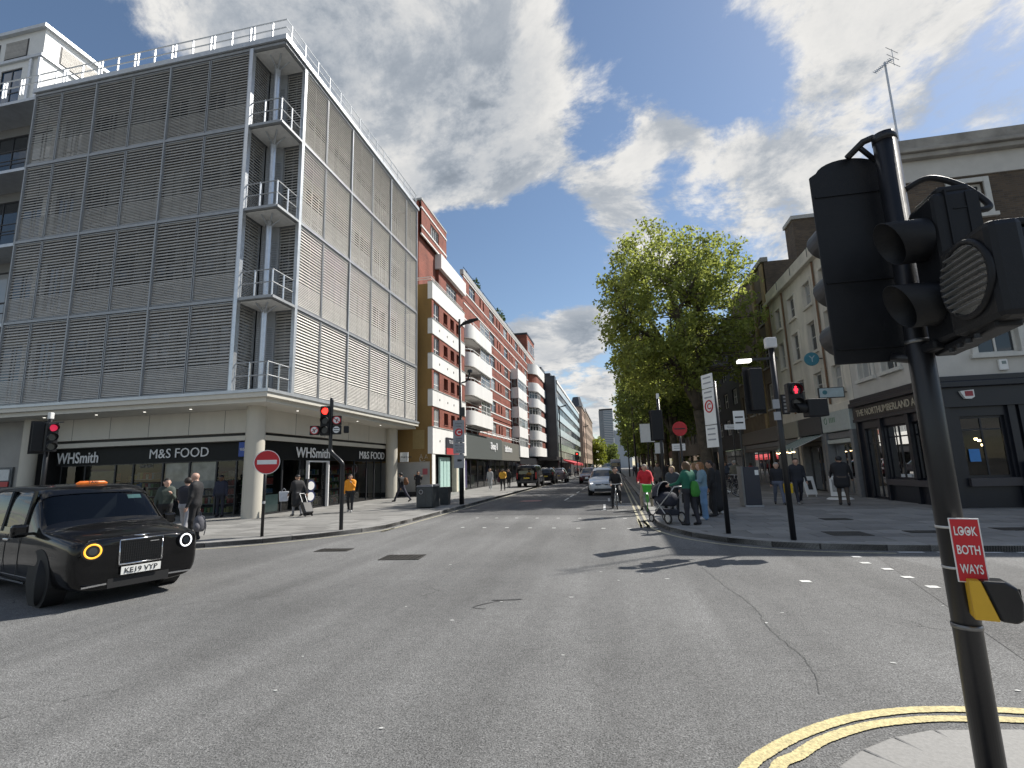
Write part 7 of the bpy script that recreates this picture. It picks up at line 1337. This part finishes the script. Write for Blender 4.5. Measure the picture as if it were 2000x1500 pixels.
def person(label, loc, rz, h=1.70, top=(0.05, 0.05, 0.05), trs=(0.03, 0.03, 0.04), shoe=(0.03, 0.03, 0.03), hair=(0.05, 0.03, 0.02), skin=0, legs=((8, -4), (-10, -8)), arms=((12, 15, 8), (-12, 12, 8)), lean=0, turn=0, nod=0,
           coat=0.0, skirt=0.0, wide=1.0, long_hair=0.0, hat=None, bald=False, short_sleeve=False, pelvis=None, res=0.018, group=None, flare=1.0, hood=None, tilt=0):
    s = h / 1.75; K, TR, SK, SH = 0, 1, 2, 3; pr = []; A_ = np.array
    hip = A_([0, 0, 0.92]); tl = lambda v: hip + rot(A_(v) - hip, lean * D2R)      # torso leans about the hips
    for z, w, r in ((0.93, 0.075, 0.118), (1.02, 0.068, 0.112), (1.12, 0.075, 0.112), (1.22, 0.09, 0.118), (1.32, 0.105, 0.118), (1.405, 0.105, 0.09)):
        pr.append((tl([0, -w * wide, z]), tl([0, w * wide, z]), r * (0.5 + 0.5 * wide), r * (0.5 + 0.5 * wide), K if z > 0.97 else TR))
    nk = tl([0.01, 0, 1.46]); hc = nk + A_([0.035 + lean * 0.0012, 0, 0.135]); pr.append((tl([0, 0, 1.42]), nk + A_([0.01, 0, 0.06]), 0.058, 0.05, SK))
    yw = turn * D2R; fx = A_([math.cos(yw), math.sin(yw), 0]); 
    pr.append((hc + A_([0, 0, 0.025]) - fx * 0.012, hc + A_([0, 0, 0.03]) + fx * 0.008, 0.092, 0.085, SK)); pr.append((hc + fx * 0.03 + A_([0, 0, -0.045]), hc + fx * 0.045 + A_([0, 0, -0.06]), 0.058, 0.045, SK)); pr.append((hc + fx * 0.085 + A_([0, 0, 0.02]), hc + fx * 0.108 + A_([0, 0, -0.012]), 0.012, 0.017, SK))
    sy = A_([-math.sin(yw), math.cos(yw), 0]); 
    for q in (-1, 1): pr.append((hc + sy * q * 0.088 + A_([0, 0, 0.02]), hc + sy * q * 0.09 + A_([0, 0, -0.015]), 0.018, 0.014, SK))
    feet = []
    for i, q in enumerate((1, -1)):
        ha, ka = legs[i][0], legs[i][1]; sp = legs[i][2] if len(legs[i]) > 2 else 3; a = hip + A_([0, q * 0.088, 0.0]); d1 = rot([0, q * math.sin(sp * D2R), -math.cos(sp * D2R)], -ha * D2R); kn = a + d1 * 0.43; d2 = rot([0, q * 0.01, -1], -(ha + ka) * D2R); an = kn + d2 * 0.42; ft = rot([1, 0, 0], -(ha + ka) * D2R * 0.6) if ha + ka < 0 else A_([1, 0, 0])
        pr.append((a, kn, 0.092 * (0.6 + 0.4 * wide), 0.066 * flare, TR)); pr.append((kn, an, 0.064 * flare, 0.048 * flare ** 1.5, TR)); pr.append((an + A_([-0.03, 0, -0.03]), an + ft * 0.15 + A_([0, q * 0.015, -0.045]), 0.045, 0.036, SH)); feet.append(an)
    hands = []
    for i, q in enumerate((1, -1)):
        sa, ea, ab = arms[i][:3]; inn = arms[i][3] if len(arms[i]) > 3 else 0; a = tl([0, q * 0.175 * wide, 1.395]); d1 = rot([0, q * math.sin(ab * D2R), -math.cos(ab * D2R)], -(sa - lean * 0.0) * D2R); el = a + d1 * 0.29; d2 = rot([0, q * math.sin((ab * 0.4 - inn) * D2R), -math.cos((ab * 0.4 - inn) * D2R)], -(sa + ea) * D2R); wr = el + d2 * 0.25
        pr.append((a, el, 0.058, 0.046, K)); pr.append((el, wr, 0.044, 0.034, SK if short_sleeve else K)); hands.append((wr, d2)); pr.append((wr + d2 * 0.02, wr + d2 * 0.085, 0.026, 0.03, SK))
    if coat: 
        for z in np.arange(0.92, 0.92 - coat, -0.1): pr.append((A_([0, -0.085 * wide, z]), A_([0, 0.085 * wide, z]), 0.135, 0.135, K))
    if skirt:
        for z in np.arange(0.9, 0.9 - skirt, -0.09): w = 0.13 + (0.9 - z) * 0.12; pr.append((A_([0, -0.06, z]), A_([0, 0.06, z]), w, w, TR))
    if hood: pr.append((nk + A_([-0.05, -0.07, 0.0]), nk + A_([-0.05, 0.07, 0.0]), 0.06, 0.06, K))
    if tilt: pr = [(A_([a[0], a[1] * math.cos(tilt) - a[2] * math.sin(tilt), a[1] * math.sin(tilt) + a[2] * math.cos(tilt)]), A_([b[0], b[1] * math.cos(tilt) - b[2] * math.sin(tilt), b[1] * math.sin(tilt) + b[2] * math.cos(tilt)]), r0, r1, m) for a, b, r0, r1, m in pr]
    V, Q = grow(pr, res, 0.016); D = caps(pr, V); mat = np.array([p[4] for p in pr])[np.argmin(D, 0)]; fm = mat[Q[:, 0]]
    zmin = V[:, 2].min(); zoff = -zmin if pelvis is None else pelvis / s - 0.92
    mb = MB(); mb.v = [tuple(p) for p in V]; mb.f = [tuple(int(i) for i in q) for q in Q]; mb.m = [int(m) for m in fm]
    # fingers and thumb, rooted inside each palm
    for (wr, d), q in zip(hands, (1, -1)):
        d = Vector(d); side = Vector((1, 0, 0)); side = (side - d * side.dot(d)).normalized(); pn = d.cross(side); b0 = Vector(wr) + d * 0.08
        for j, (o_, ln) in enumerate(((-0.024, 0.052), (-0.008, 0.064), (0.008, 0.068), (0.024, 0.06))):
            p = b0 + side * o_; m_ = p + d * ln * 0.55 + pn * (0.006 * -q); mb.tube([p - d * 0.02, m_, m_ + (d * 0.8 - pn * q * 0.6).normalized() * ln * 0.5], [0.0095, 0.009, 0.007], 5, True, SK)
        p = Vector(wr) + d * 0.045 + side * 0.024; mb.tube([p - side * 0.015, p + side * 0.022 + d * 0.02, p + side * 0.03 + d * 0.05], [0.011, 0.010, 0.008], 5, True, SK)
    for q in (-1, 1): mb.disc(hc + fx * 0.082 + sy * q * 0.032 + A_([0, 0, 0.028]), fx, 0.011, 0.012, 6, 4)
    mb.disc(hc + fx * 0.088 + A_([0, 0, -0.05]), fx, 0.016, 0.008, 6, 4)
    mb.v = [(x * s, y * s, (z + zoff) * s) for x, y, z in mb.v]
    me = mb.mesh('person'); o = bpy.data.objects.new('person', me); COL.objects.link(o)
    for m in (cm(top), cm(trs), SKINS[skin], cm(shoe, 0.5), EYE): me.materials.append(m)
    me.polygons.foreach_set('material_index', mb.m); me.polygons.foreach_set('use_smooth', [True] * len(me.polygons)); o.location = loc; o.rotation_euler = (0, 0, rz); tag(o, label, 'person', group)
    if not bald or hat:
        hp = [(hc + A_([0, 0, 0.04]) - fx * 0.02, hc + A_([0, 0, 0.045]), 0.103, 0.096, 0)]
        if long_hair: hp += [(hc - fx * 0.055 + A_([0, 0, 0.0]), hc - fx * 0.085 + A_([0, 0, -long_hair]), 0.085, 0.06, 0)] + [(hc + sy * q * 0.075 + A_([0, 0, 0.02]), hc + sy * q * 0.085 - fx * 0.03 + A_([0, 0, -long_hair * 0.8]), 0.035, 0.03, 0) for q in (-1, 1)]
        f3, c3 = fx, hc
        cut = (lambda g: np.maximum(np.maximum(((g - c3) @ f3) - (0.03 if not hat else 0.2), -1), 0.0) if False else -np.maximum(np.maximum(0.035 - ((g - c3) @ f3), (g - c3)[:, 2] - 0.075), np.abs((g - c3) @ sy) - 0.075)) if not hat else (lambda g: 0.045 - (g - c3)[:, 2])
        V, Q = grow(hp, res * 0.8, 0.012, cut); hb = MB(); hb.v = [(p[0] * s, p[1] * s, (p[2] + zoff) * s) for p in V]; hb.f = [tuple(int(i) for i in q) for q in Q]; hb.m = [0] * len(Q)
        part(o, 'hat' if hat else 'hair', hb, cm(hat or hair, 0.6), 'all', local=True)
    return o
BK = (0.012, 0.012, 0.014); NV = (0.018, 0.02, 0.035); GREYC = (0.22, 0.22, 0.23); TAN = (0.36, 0.29, 0.22)
W1 = ((26, -6), (-20, -14)); W2 = ((-18, -16), (24, -5)); ST = ((3, -2), (-3, -2))
yaw = lambda dx, dy: math.atan2(dy, dx)
# left pavement
person('bald man in a black jumper holding a grey backpack near the taxi', (-11.05, 11.75, 0.12), yaw(-0.9, -0.35), 1.80, BK, BK, BK, skin=0, bald=True, legs=ST, arms=((4, 10, 8), (-2, 4, 10)), turn=-25, wide=1.12)
person('person in a green jacket with folded arm behind the taxi', (-12.85, 12.6, 0.12), yaw(0.75, -0.65), 1.66, (0.045, 0.06, 0.05), BK, BK, (0.02, 0.015, 0.012), 0, ST, ((30, 95, 5, 25), (-4, 10, 14)), turn=15, wide=1.0)
person('person in dark clothes partly hidden behind the bald man', (-11.95, 12.4, 0.12), yaw(-0.4, 0.9), 1.72, (0.02, 0.02, 0.028), (0.30, 0.30, 0.32), BK, (0.03, 0.02, 0.015), 0, W1, ((15, 20, 8), (-10, 15, 8)), short_sleeve=True)
person('security guard in navy standing in front of the shop window', (-16.4, 18.75, 0.12), yaw(0.3, -0.95), 1.74, (0.018, 0.022, 0.045), (0.016, 0.018, 0.03), BK, BK, 2, ST, ((3, 8, 10), (3, 8, 10)), wide=1.12, hat=(0.015, 0.016, 0.022))
person('person in a long black coat pulling a suitcase past the shop door', (-12.75, 18.7, 0.12), yaw(-0.85, 0.5), 1.66, BK, GREYC, BK, (0.02, 0.02, 0.02), 1, ((10, -5), (-8, -10)), ((14, 30, 6), (-30, 5, 8)), coat=0.42, wide=1.25, hat=(0.02, 0.02, 0.022))
person('woman in a bright orange jacket and black trousers by the shop', (-11.35, 20.4, 0.12), yaw(0.25, -0.95), 1.62, (0.80, 0.30, 0.015), BK, (0.35, 0.35, 0.35), (0.02, 0.015, 0.012), 1, ((14, -8), (-10, -12)), ((35, 105, 5, 25), (-6, 20, 8)), wide=1.18, turn=10, flare=1.1)
person('man in black striding left by the far shop column', (-11.85, 27.0, 0.12), yaw(-0.95, 0.25), 1.74, BK, (0.03, 0.03, 0.05), BK, BK, 1, ((34, -8), (-30, -14)), ((-22, 15, 8), (20, 25, 8)), lean=6)
person('person in black raising hands behind the large bin', (-12.9, 32.0, 0.12), yaw(0.4, -0.9), 1.68, BK, BK, BK, BK, 1, ST, ((40, 95, 12), (45, 100, 12)))
person('pedestrian in grey walking past the dark fascia shop', (-10.0, 40.2, 0.12), yaw(0.1, -1), 1.78, (0.34, 0.35, 0.37), (0.30, 0.31, 0.33), (0.4, 0.4, 0.4), (0.2, 0.15, 0.1), 0, W1, ((-14, 15, 8), (16, 20, 8)), res=0.02)
person('pedestrian in a yellow top carrying a dark bag by the van', (-8.55, 38.4, 0.12), yaw(0.15, -1), 1.70, (0.62, 0.33, 0.03), BK, BK, BK, 2, W2, ((12, 60, 6, 15), (-12, 15, 8)), wide=1.3, res=0.02)
person('dark pedestrian just behind the one in yellow', (-9.3, 44.2, 0.12), yaw(0.1, -1), 1.70, BK, BK, BK, BK, 0, W1, res=0.022)
# right corner group
person('woman in a green jacket and dark trousers at the pram handle', (1.92, 14.55, 0.12), yaw(-0.75, 0.65), 1.70, (0.012, 0.12, 0.075), (0.02, 0.02, 0.028), BK, (0.10, 0.055, 0.025), 0, ((4, -2), (-8, -6)), ((30, 45, 10), (10, 30, 14)), wide=1.25, long_hair=0.16, flare=1.1)
person('young woman in blue denim jacket and jeans with long fair hair', (2.5, 15.9, 0.12), yaw(-0.98, -0.1), 1.68, (0.16, 0.26, 0.33), (0.13, 0.24, 0.40), (0.5, 0.5, 0.5), (0.24, 0.11, 0.04), 0, ST, ((28, 70, 5, 15), (14, 60, 6, 15)), long_hair=0.26, flare=1.35)
person('woman in a long black dress behind the denim jacket', (3.15, 17.6, 0.12), yaw(-0.3, 0.95), 1.64, BK, BK, (0.4, 0.4, 0.4), (0.05, 0.03, 0.02), 1, ST, ((2, 5, 6), (0, 8, 10)), skirt=0.72, long_hair=0.2)
person('fair-haired woman half hidden behind the green jacket', (2.5, 17.0, 0.12), yaw(-0.9, 0.4), 1.66, (0.03, 0.08, 0.08), BK, BK, (0.22, 0.12, 0.05), 0, ST, long_hair=0.18, wide=1.1)
person('fair-haired person in dark grey behind the pram', (1.85, 17.6, 0.12), yaw(-0.4, -0.9), 1.58, (0.04, 0.05, 0.06), BK, BK, (0.35, 0.25, 0.13), 0, ST, wide=1.2, long_hair=0.1)
person('dark-haired person behind the denim-jacketed woman', (2.95, 16.9, 0.12), yaw(-0.9, 0), 1.72, BK, BK, BK, (0.015, 0.01, 0.01), 1, ST)
# right pavement
person('grey-haired person with a yellow bag behind the corner signal', (6.05, 21.1, 0.12), yaw(-0.15, -0.98), 1.64, (0.015, 0.016, 0.022), (0.12, 0.14, 0.2), BK, (0.35, 0.34, 0.33), 0, W1, wide=1.1)
person('man in dark jacket walking outside the awning shop', (6.75, 21.1, 0.12), yaw(-0.1, -1), 1.78, (0.016, 0.018, 0.026), (0.02, 0.022, 0.035), (0.2, 0.2, 0.2), (0.03, 0.02, 0.015), 0, W2, wide=1.15)
person('person in black leaning at the clinic shopfront', (7.95, 20.3, 0.12), yaw(0.3, 0.95), 1.76, (0.01, 0.01, 0.013), (0.06, 0.045, 0.035), BK, BK, 1, ((8, -4), (-4, -10)), ((20, 40, 12), (10, 30, 16)), wide=1.3, coat=0.2, lean=8)
person('man in an olive jacket standing by the parked bicycles', (6.2, 28.6, 0.12), yaw(-0.2, 0.95), 1.75, (0.13, 0.12, 0.09), (0.05, 0.05, 0.06), BK, (0.3, 0.28, 0.25), 0, ST, wide=1.15, res=0.02)
person('pedestrian in a grey coat behind the red-jacketed rider', (2.7, 34.3, 0.12), yaw(0, -1), 1.82, (0.14, 0.13, 0.12), BK, BK, BK, 1, W1, res=0.022, coat=0.2)
person('pedestrian in black beyond the one in the grey coat', (3.85, 39, 0.12), yaw(0, 1), 1.8, BK, BK, BK, BK, 0, W2, res=0.022, wide=1.15)
# riders
person('cyclist in black with one foot on the road', (-0.02, 22.18, 0), -math.pi / 2 + 0.03, 1.76, BK, BK, BK, (0.08, 0.05, 0.03), 0, ((62, -80, 6), (6, -4, 10)), ((42, 12, 10, 6), (42, 12, 10, 6)), lean=14, pelvis=0.90)
person('cyclist in a red jacket and cream trousers astride the hire bike', (1.15, 21.15, 0), -math.pi / 2 - 0.05, 1.82, (0.60, 0.02, 0.035), TAN, BK, (0.3, 0.27, 0.24), 0, ((10, -6, 14), (14, -10, 12)), ((42, 20, 14, 6), (42, 20, 14, 6)), lean=6, wide=1.12)
# far pedestrians, a few figures repeated
rp = random.Random(5); far = []
pal = [((0.30, 0.28, 0.28), (0.05, 0.05, 0.08)), ((0.45, 0.2, 0.18), BK), (BK, BK), ((0.5, 0.48, 0.45), (0.08, 0.1, 0.16)), ((0.08, 0.1, 0.14), (0.05, 0.05, 0.06)), ((0.35, 0.05, 0.06), BK)]
names = ['grey', 'dusty pink', 'black', 'cream', 'navy', 'dark red']
proto = [person('distant pedestrian in a %s top down the left pavement' % names[i], (0, 0, 0), 0, 1.72, pal[i][0], pal[i][1], BK, (0.04, 0.03, 0.02), i % 3, (W1, W2)[i % 2], res=0.03, group='distant pedestrians on the left pavement') for i in range(6)]
ORD = ['first', 'second', 'third', 'fourth', 'fifth', 'sixth', 'seventh', 'eighth', 'ninth', 'tenth', 'eleventh', 'twelfth', 'thirteenth', 'fourteenth']
spots = [(-9.6, 66), (-8.6, 72), (-9.5, 76), (-8.2, 80), (-7.4, 84), (-7.9, 90), (-6.6, 86), (-6.9, 96), (-7.8, 100), (-6.2, 103), (-7.0, 108), (-6.0, 112), (-6.6, 118), (-5.8, 124)]
for k, (x, y) in enumerate(spots):
    p = proto[k] if k < 6 else copy_tree(proto[k % 6]); p.location = (x, y, 0.12); p.rotation_euler = (0, 0, -math.pi / 2 + rp.uniform(-0.4, 0.4) + (math.pi if k % 3 == 0 else 0)); s_ = rp.uniform(0.94, 1.05); p.scale = (s_, s_, s_); p['label'] = 'distant pedestrian in a %s top, %s beyond the parked cars on the left pavement' % (names[k % 6], ORD[k])
rspots = [(4.2, 47), (5.6, 52), (3.6, 55), (7.2, 49), (4.8, 62), (3.2, 66), (6.0, 70), (2.8, 78), (4.4, 84), (8.4, 42), (7.6, 38), (8.8, 36)]
RK = [sorted(q[1] for q in rspots).index(p[1]) for p in rspots]
for k, (x, y) in enumerate(rspots):
    i = (2, 4, 0, 2, 4, 5)[k % 6]; p = copy_tree(proto[i]); p.location = (x, y, 0.12); p.rotation_euler = (0, 0, (math.pi / 2 if k % 2 else -math.pi / 2) + rp.uniform(-0.4, 0.4)); relabel(p, 'pedestrian in a %s top, %s in line under the right-hand trees' % (names[i], ORD[RK[k]]), 'shaded pedestrians under the right-hand trees')
cspots = [(-3.2, 128), (-2.2, 133), (-1.2, 130), (0.2, 140), (-4.0, 138)]
for k, (x, y) in enumerate(cspots): p = copy_tree(proto[(2, 3, 4, 2, 0)[k]]); p.location = (x, y, 0.0); p.rotation_euler = (0, 0, 1.5 * k); relabel(p, 'tiny pedestrian in a %s top, %s from the left crossing far down the road' % (names[(2, 3, 4, 2, 0)[k]], ORD[[sorted(q[0] for q in cspots).index(p_[0]) for p_ in cspots][k]]), 'pedestrians crossing far down the road')
# ------------------------------------------------------------------ what people carry
def backpack(label, loc, rz, m, sc=1.0, strap=True):
    t = thing('backpack', label, 'bag', loc, rz); mb = MB(); mb.tube([(0, 0, 0.02), (0, 0, 0.10), (0, 0, 0.30), (0, 0, 0.40), (0, 0, 0.43)], [0.10 * sc, 0.145 * sc, 0.14 * sc, 0.10 * sc, 0.05 * sc], 14); part(t, 'bag_body', mb, m, 'all', local=True); part(t, 'front_pocket', MB().tube([(0, -0.10 * sc, 0.05), (0, -0.12 * sc, 0.15), (0, -0.10 * sc, 0.24)], [0.06, 0.085, 0.05], 10), m, 'all', local=True)
    if strap: part(t, 'top_handle', MB().tube(smooth([(-0.04, 0, 0.42), (0, 0, 0.52), (0.04, 0, 0.42)], 4), 0.012, 6), m, 'all', local=True); part(t, 'loose_strap', MB().tube([(0.12 * sc, 0, 0.35), (0.17 * sc, 0, 0.15), (0.13 * sc, 0, -0.08)], 0.012, 5), m, local=True)
    return t
backpack('grey backpack hanging from the bald man\'s hand', (-10.75, 11.62, 0.36), 0.3, cm((0.10, 0.10, 0.115)))
bp = backpack('brown rucksack on the back of the striding man', (-11.6, 26.95, 1.02), 1.4, cm((0.16, 0.07, 0.03)), 0.85, False)
bp = backpack('bright green rucksack worn over the green jacket', (2.06, 14.40, 0.86), 2.3, cm((0.04, 0.22, 0.03)), 0.8, False)
bp = backpack('dark shoulder bag of the pedestrian in yellow', (-8.85, 38.3, 0.75), 0, cm((0.05, 0.015, 0.03)), 0.8, False)
t = thing('suitcase', 'black wheeled suitcase tilted behind the person in the long coat', 'suitcase', (-11.98, 18.35, 0.16), 2.6)
ax = Vector((0.62, 0, 0.78)); az = Vector((-0.78, 0, 0.62))
part(t, 'case_shell', MB().obox(Vector((0, 0, 0.06)) + ax * 0.27, 0.52, 0.36, 0.24, ax, (0, 1, 0), az), M('case_black', (0.012, 0.012, 0.014), 0.45), local=True, bevel=0.04); hm = MB()
for s in (-0.1, 0.1): hm.tube([Vector((0, s, 0.06)) + ax * 0.5, Vector((0, s, 0.06)) + ax * 1.02], 0.01, 6)
hm.tube([Vector((0, -0.1, 0.06)) + ax * 1.02, Vector((0, 0.1, 0.06)) + ax * 1.02], 0.013, 6); part(t, 'pull_handle', hm, SILV, local=True)
for s in (-0.14, 0.14): part(t, 'wheel', MB().disc((0, s, 0.03), (0, 1, 0), 0.045, 0.03, 14), TYRE, local=True)
t = thing('shopping_bag', 'pale carrier bag held by the person with the suitcase', 'bag', (-13.3, 18.6, 0.72), 0.5); part(t, 'bag_body', MB().add([(-0.16, -0.07, 0), (0.16, -0.07, 0), (0.16, 0.07, 0), (-0.16, 0.07, 0), (-0.19, -0.03, 0.4), (0.19, -0.03, 0.4), (0.19, 0.03, 0.4), (-0.19, 0.03, 0.4)], MB.HEX), cm((0.5, 0.52, 0.56)), local=True, bevel=0.03); part(t, 'handles', MB().tube(smooth([(-0.08, 0, 0.4), (0, 0, 0.52), (0.08, 0, 0.4)], 4), 0.008, 5), cm((0.5, 0.52, 0.56)), local=True)
t = thing('shopping_bag', 'yellow carrier bag hanging beside the grey-haired person', 'bag', (6.32, 20.85, 0.55), 0.1); part(t, 'bag_body', MB().add([(-0.15, -0.06, 0), (0.15, -0.06, 0), (0.15, 0.06, 0), (-0.15, 0.06, 0), (-0.17, -0.03, 0.36), (0.17, -0.03, 0.36), (0.17, 0.03, 0.36), (-0.17, 0.03, 0.36)], MB.HEX), cm((0.62, 0.40, 0.01)), local=True, bevel=0.02); part(t, 'handles', MB().tube(smooth([(-0.07, 0, 0.36), (0, 0, 0.5), (0.07, 0, 0.36)], 4), 0.008, 5), cm((0.62, 0.40, 0.01)), local=True)
t = thing('pavement_display', 'round blue and white display boards beside the shop door', 'display', (-14.45, 22.1, 0.12), 0.0)
part(t, 'stand', MB().box(-0.05, 0.05, -0.28, 0.28, 0, 1.45), DARK, local=True)
for z in (1.12, 0.62): o = part(t, 'round_board', MB().disc((0.07, 0, z), (1, -0.3, 0), 0.27, 0.03, 26), M('navy_board', (0.02, 0.03, 0.10), 0.5), local=True); part(o, 'white_face', MB().disc(Vector((0.07, 0, z)) + Vector((0.02, -0.006, 0)), (1, -0.3, 0), 0.2, 0.012, 26), SWH, local=True)
# pram
t = thing('pram', 'dark pram with a navy hood pushed by the woman in green', 'pram', (1.38, 15.15, 0.12), yaw(-0.55, 0.83)); HD = cm((0.025, 0.027, 0.042)); 
for s in (-0.24, 0.24):
    for x, r in ((0.42, 0.12), (-0.30, 0.16)): w = part(t, 'wheel', MB().ring((x, s, r), (0, 1, 0), r - 0.02, 0.022, 22, 6), TYRE, 'all', local=True); part(w, 'hub', MB().disc((x, s, r), (0, 1, 0), r * 0.62, 0.03, 14), M('silver_edge'), local=True)
fm = MB()
for s in (-0.24, 0.24): fm.tube([(0.42, s, 0.13), (-0.02, s * 0.95, 0.52), (-0.45, s * 0.9, 0.86), (-0.62, s * 0.9, 1.02)], 0.016, 7); fm.tube([(-0.30, s, 0.17), (0.16, s * 0.95, 0.60)], 0.016, 7)
fm.tube([(-0.62, -0.22, 1.02), (-0.62, 0.22, 1.02)], 0.02, 7); part(t, 'chassis', fm, SILV, 'all', local=True)
part(t, 'bassinet', MB().tube([(-0.32, 0, 0.70), (-0.25, 0, 0.66), (0.3, 0, 0.66), (0.42, 0, 0.72)], [0.13, 0.2, 0.2, 0.12], 14), HD, 'all', local=True)
hd = MB(); k0 = 0; R_ = 0.27
for i in range(9):
    a = -0.3 + 2.0 * i / 8; 
    for j in range(9): b = math.pi * j / 8; hd.v.append((0.18 + 0.42 * math.cos(a) * (0.35 + 0.65 * math.sin(b)) - 0.1, R_ * math.cos(b), 0.70 + 0.40 * math.sin(a) * math.sin(b) + 0.05))
for i in range(8):
    for j in range(8): q = i * 9 + j; hd.f.append((q, q + 1, q + 10, q + 9)); hd.m.append(0)
part(t, 'hood', hd, HD, 'all', local=True); part(t, 'hood_trim', MB().tube(smooth([hd.v[8 * 9 + j] for j in range(9)], 3), 0.012, 5), cm((0.35, 0.34, 0.33)), local=True); part(t, 'shopping_basket', MB().box(-0.28, 0.32, -0.2, 0.2, 0.22, 0.38), HD, local=True, bevel=0.04)
build_world()
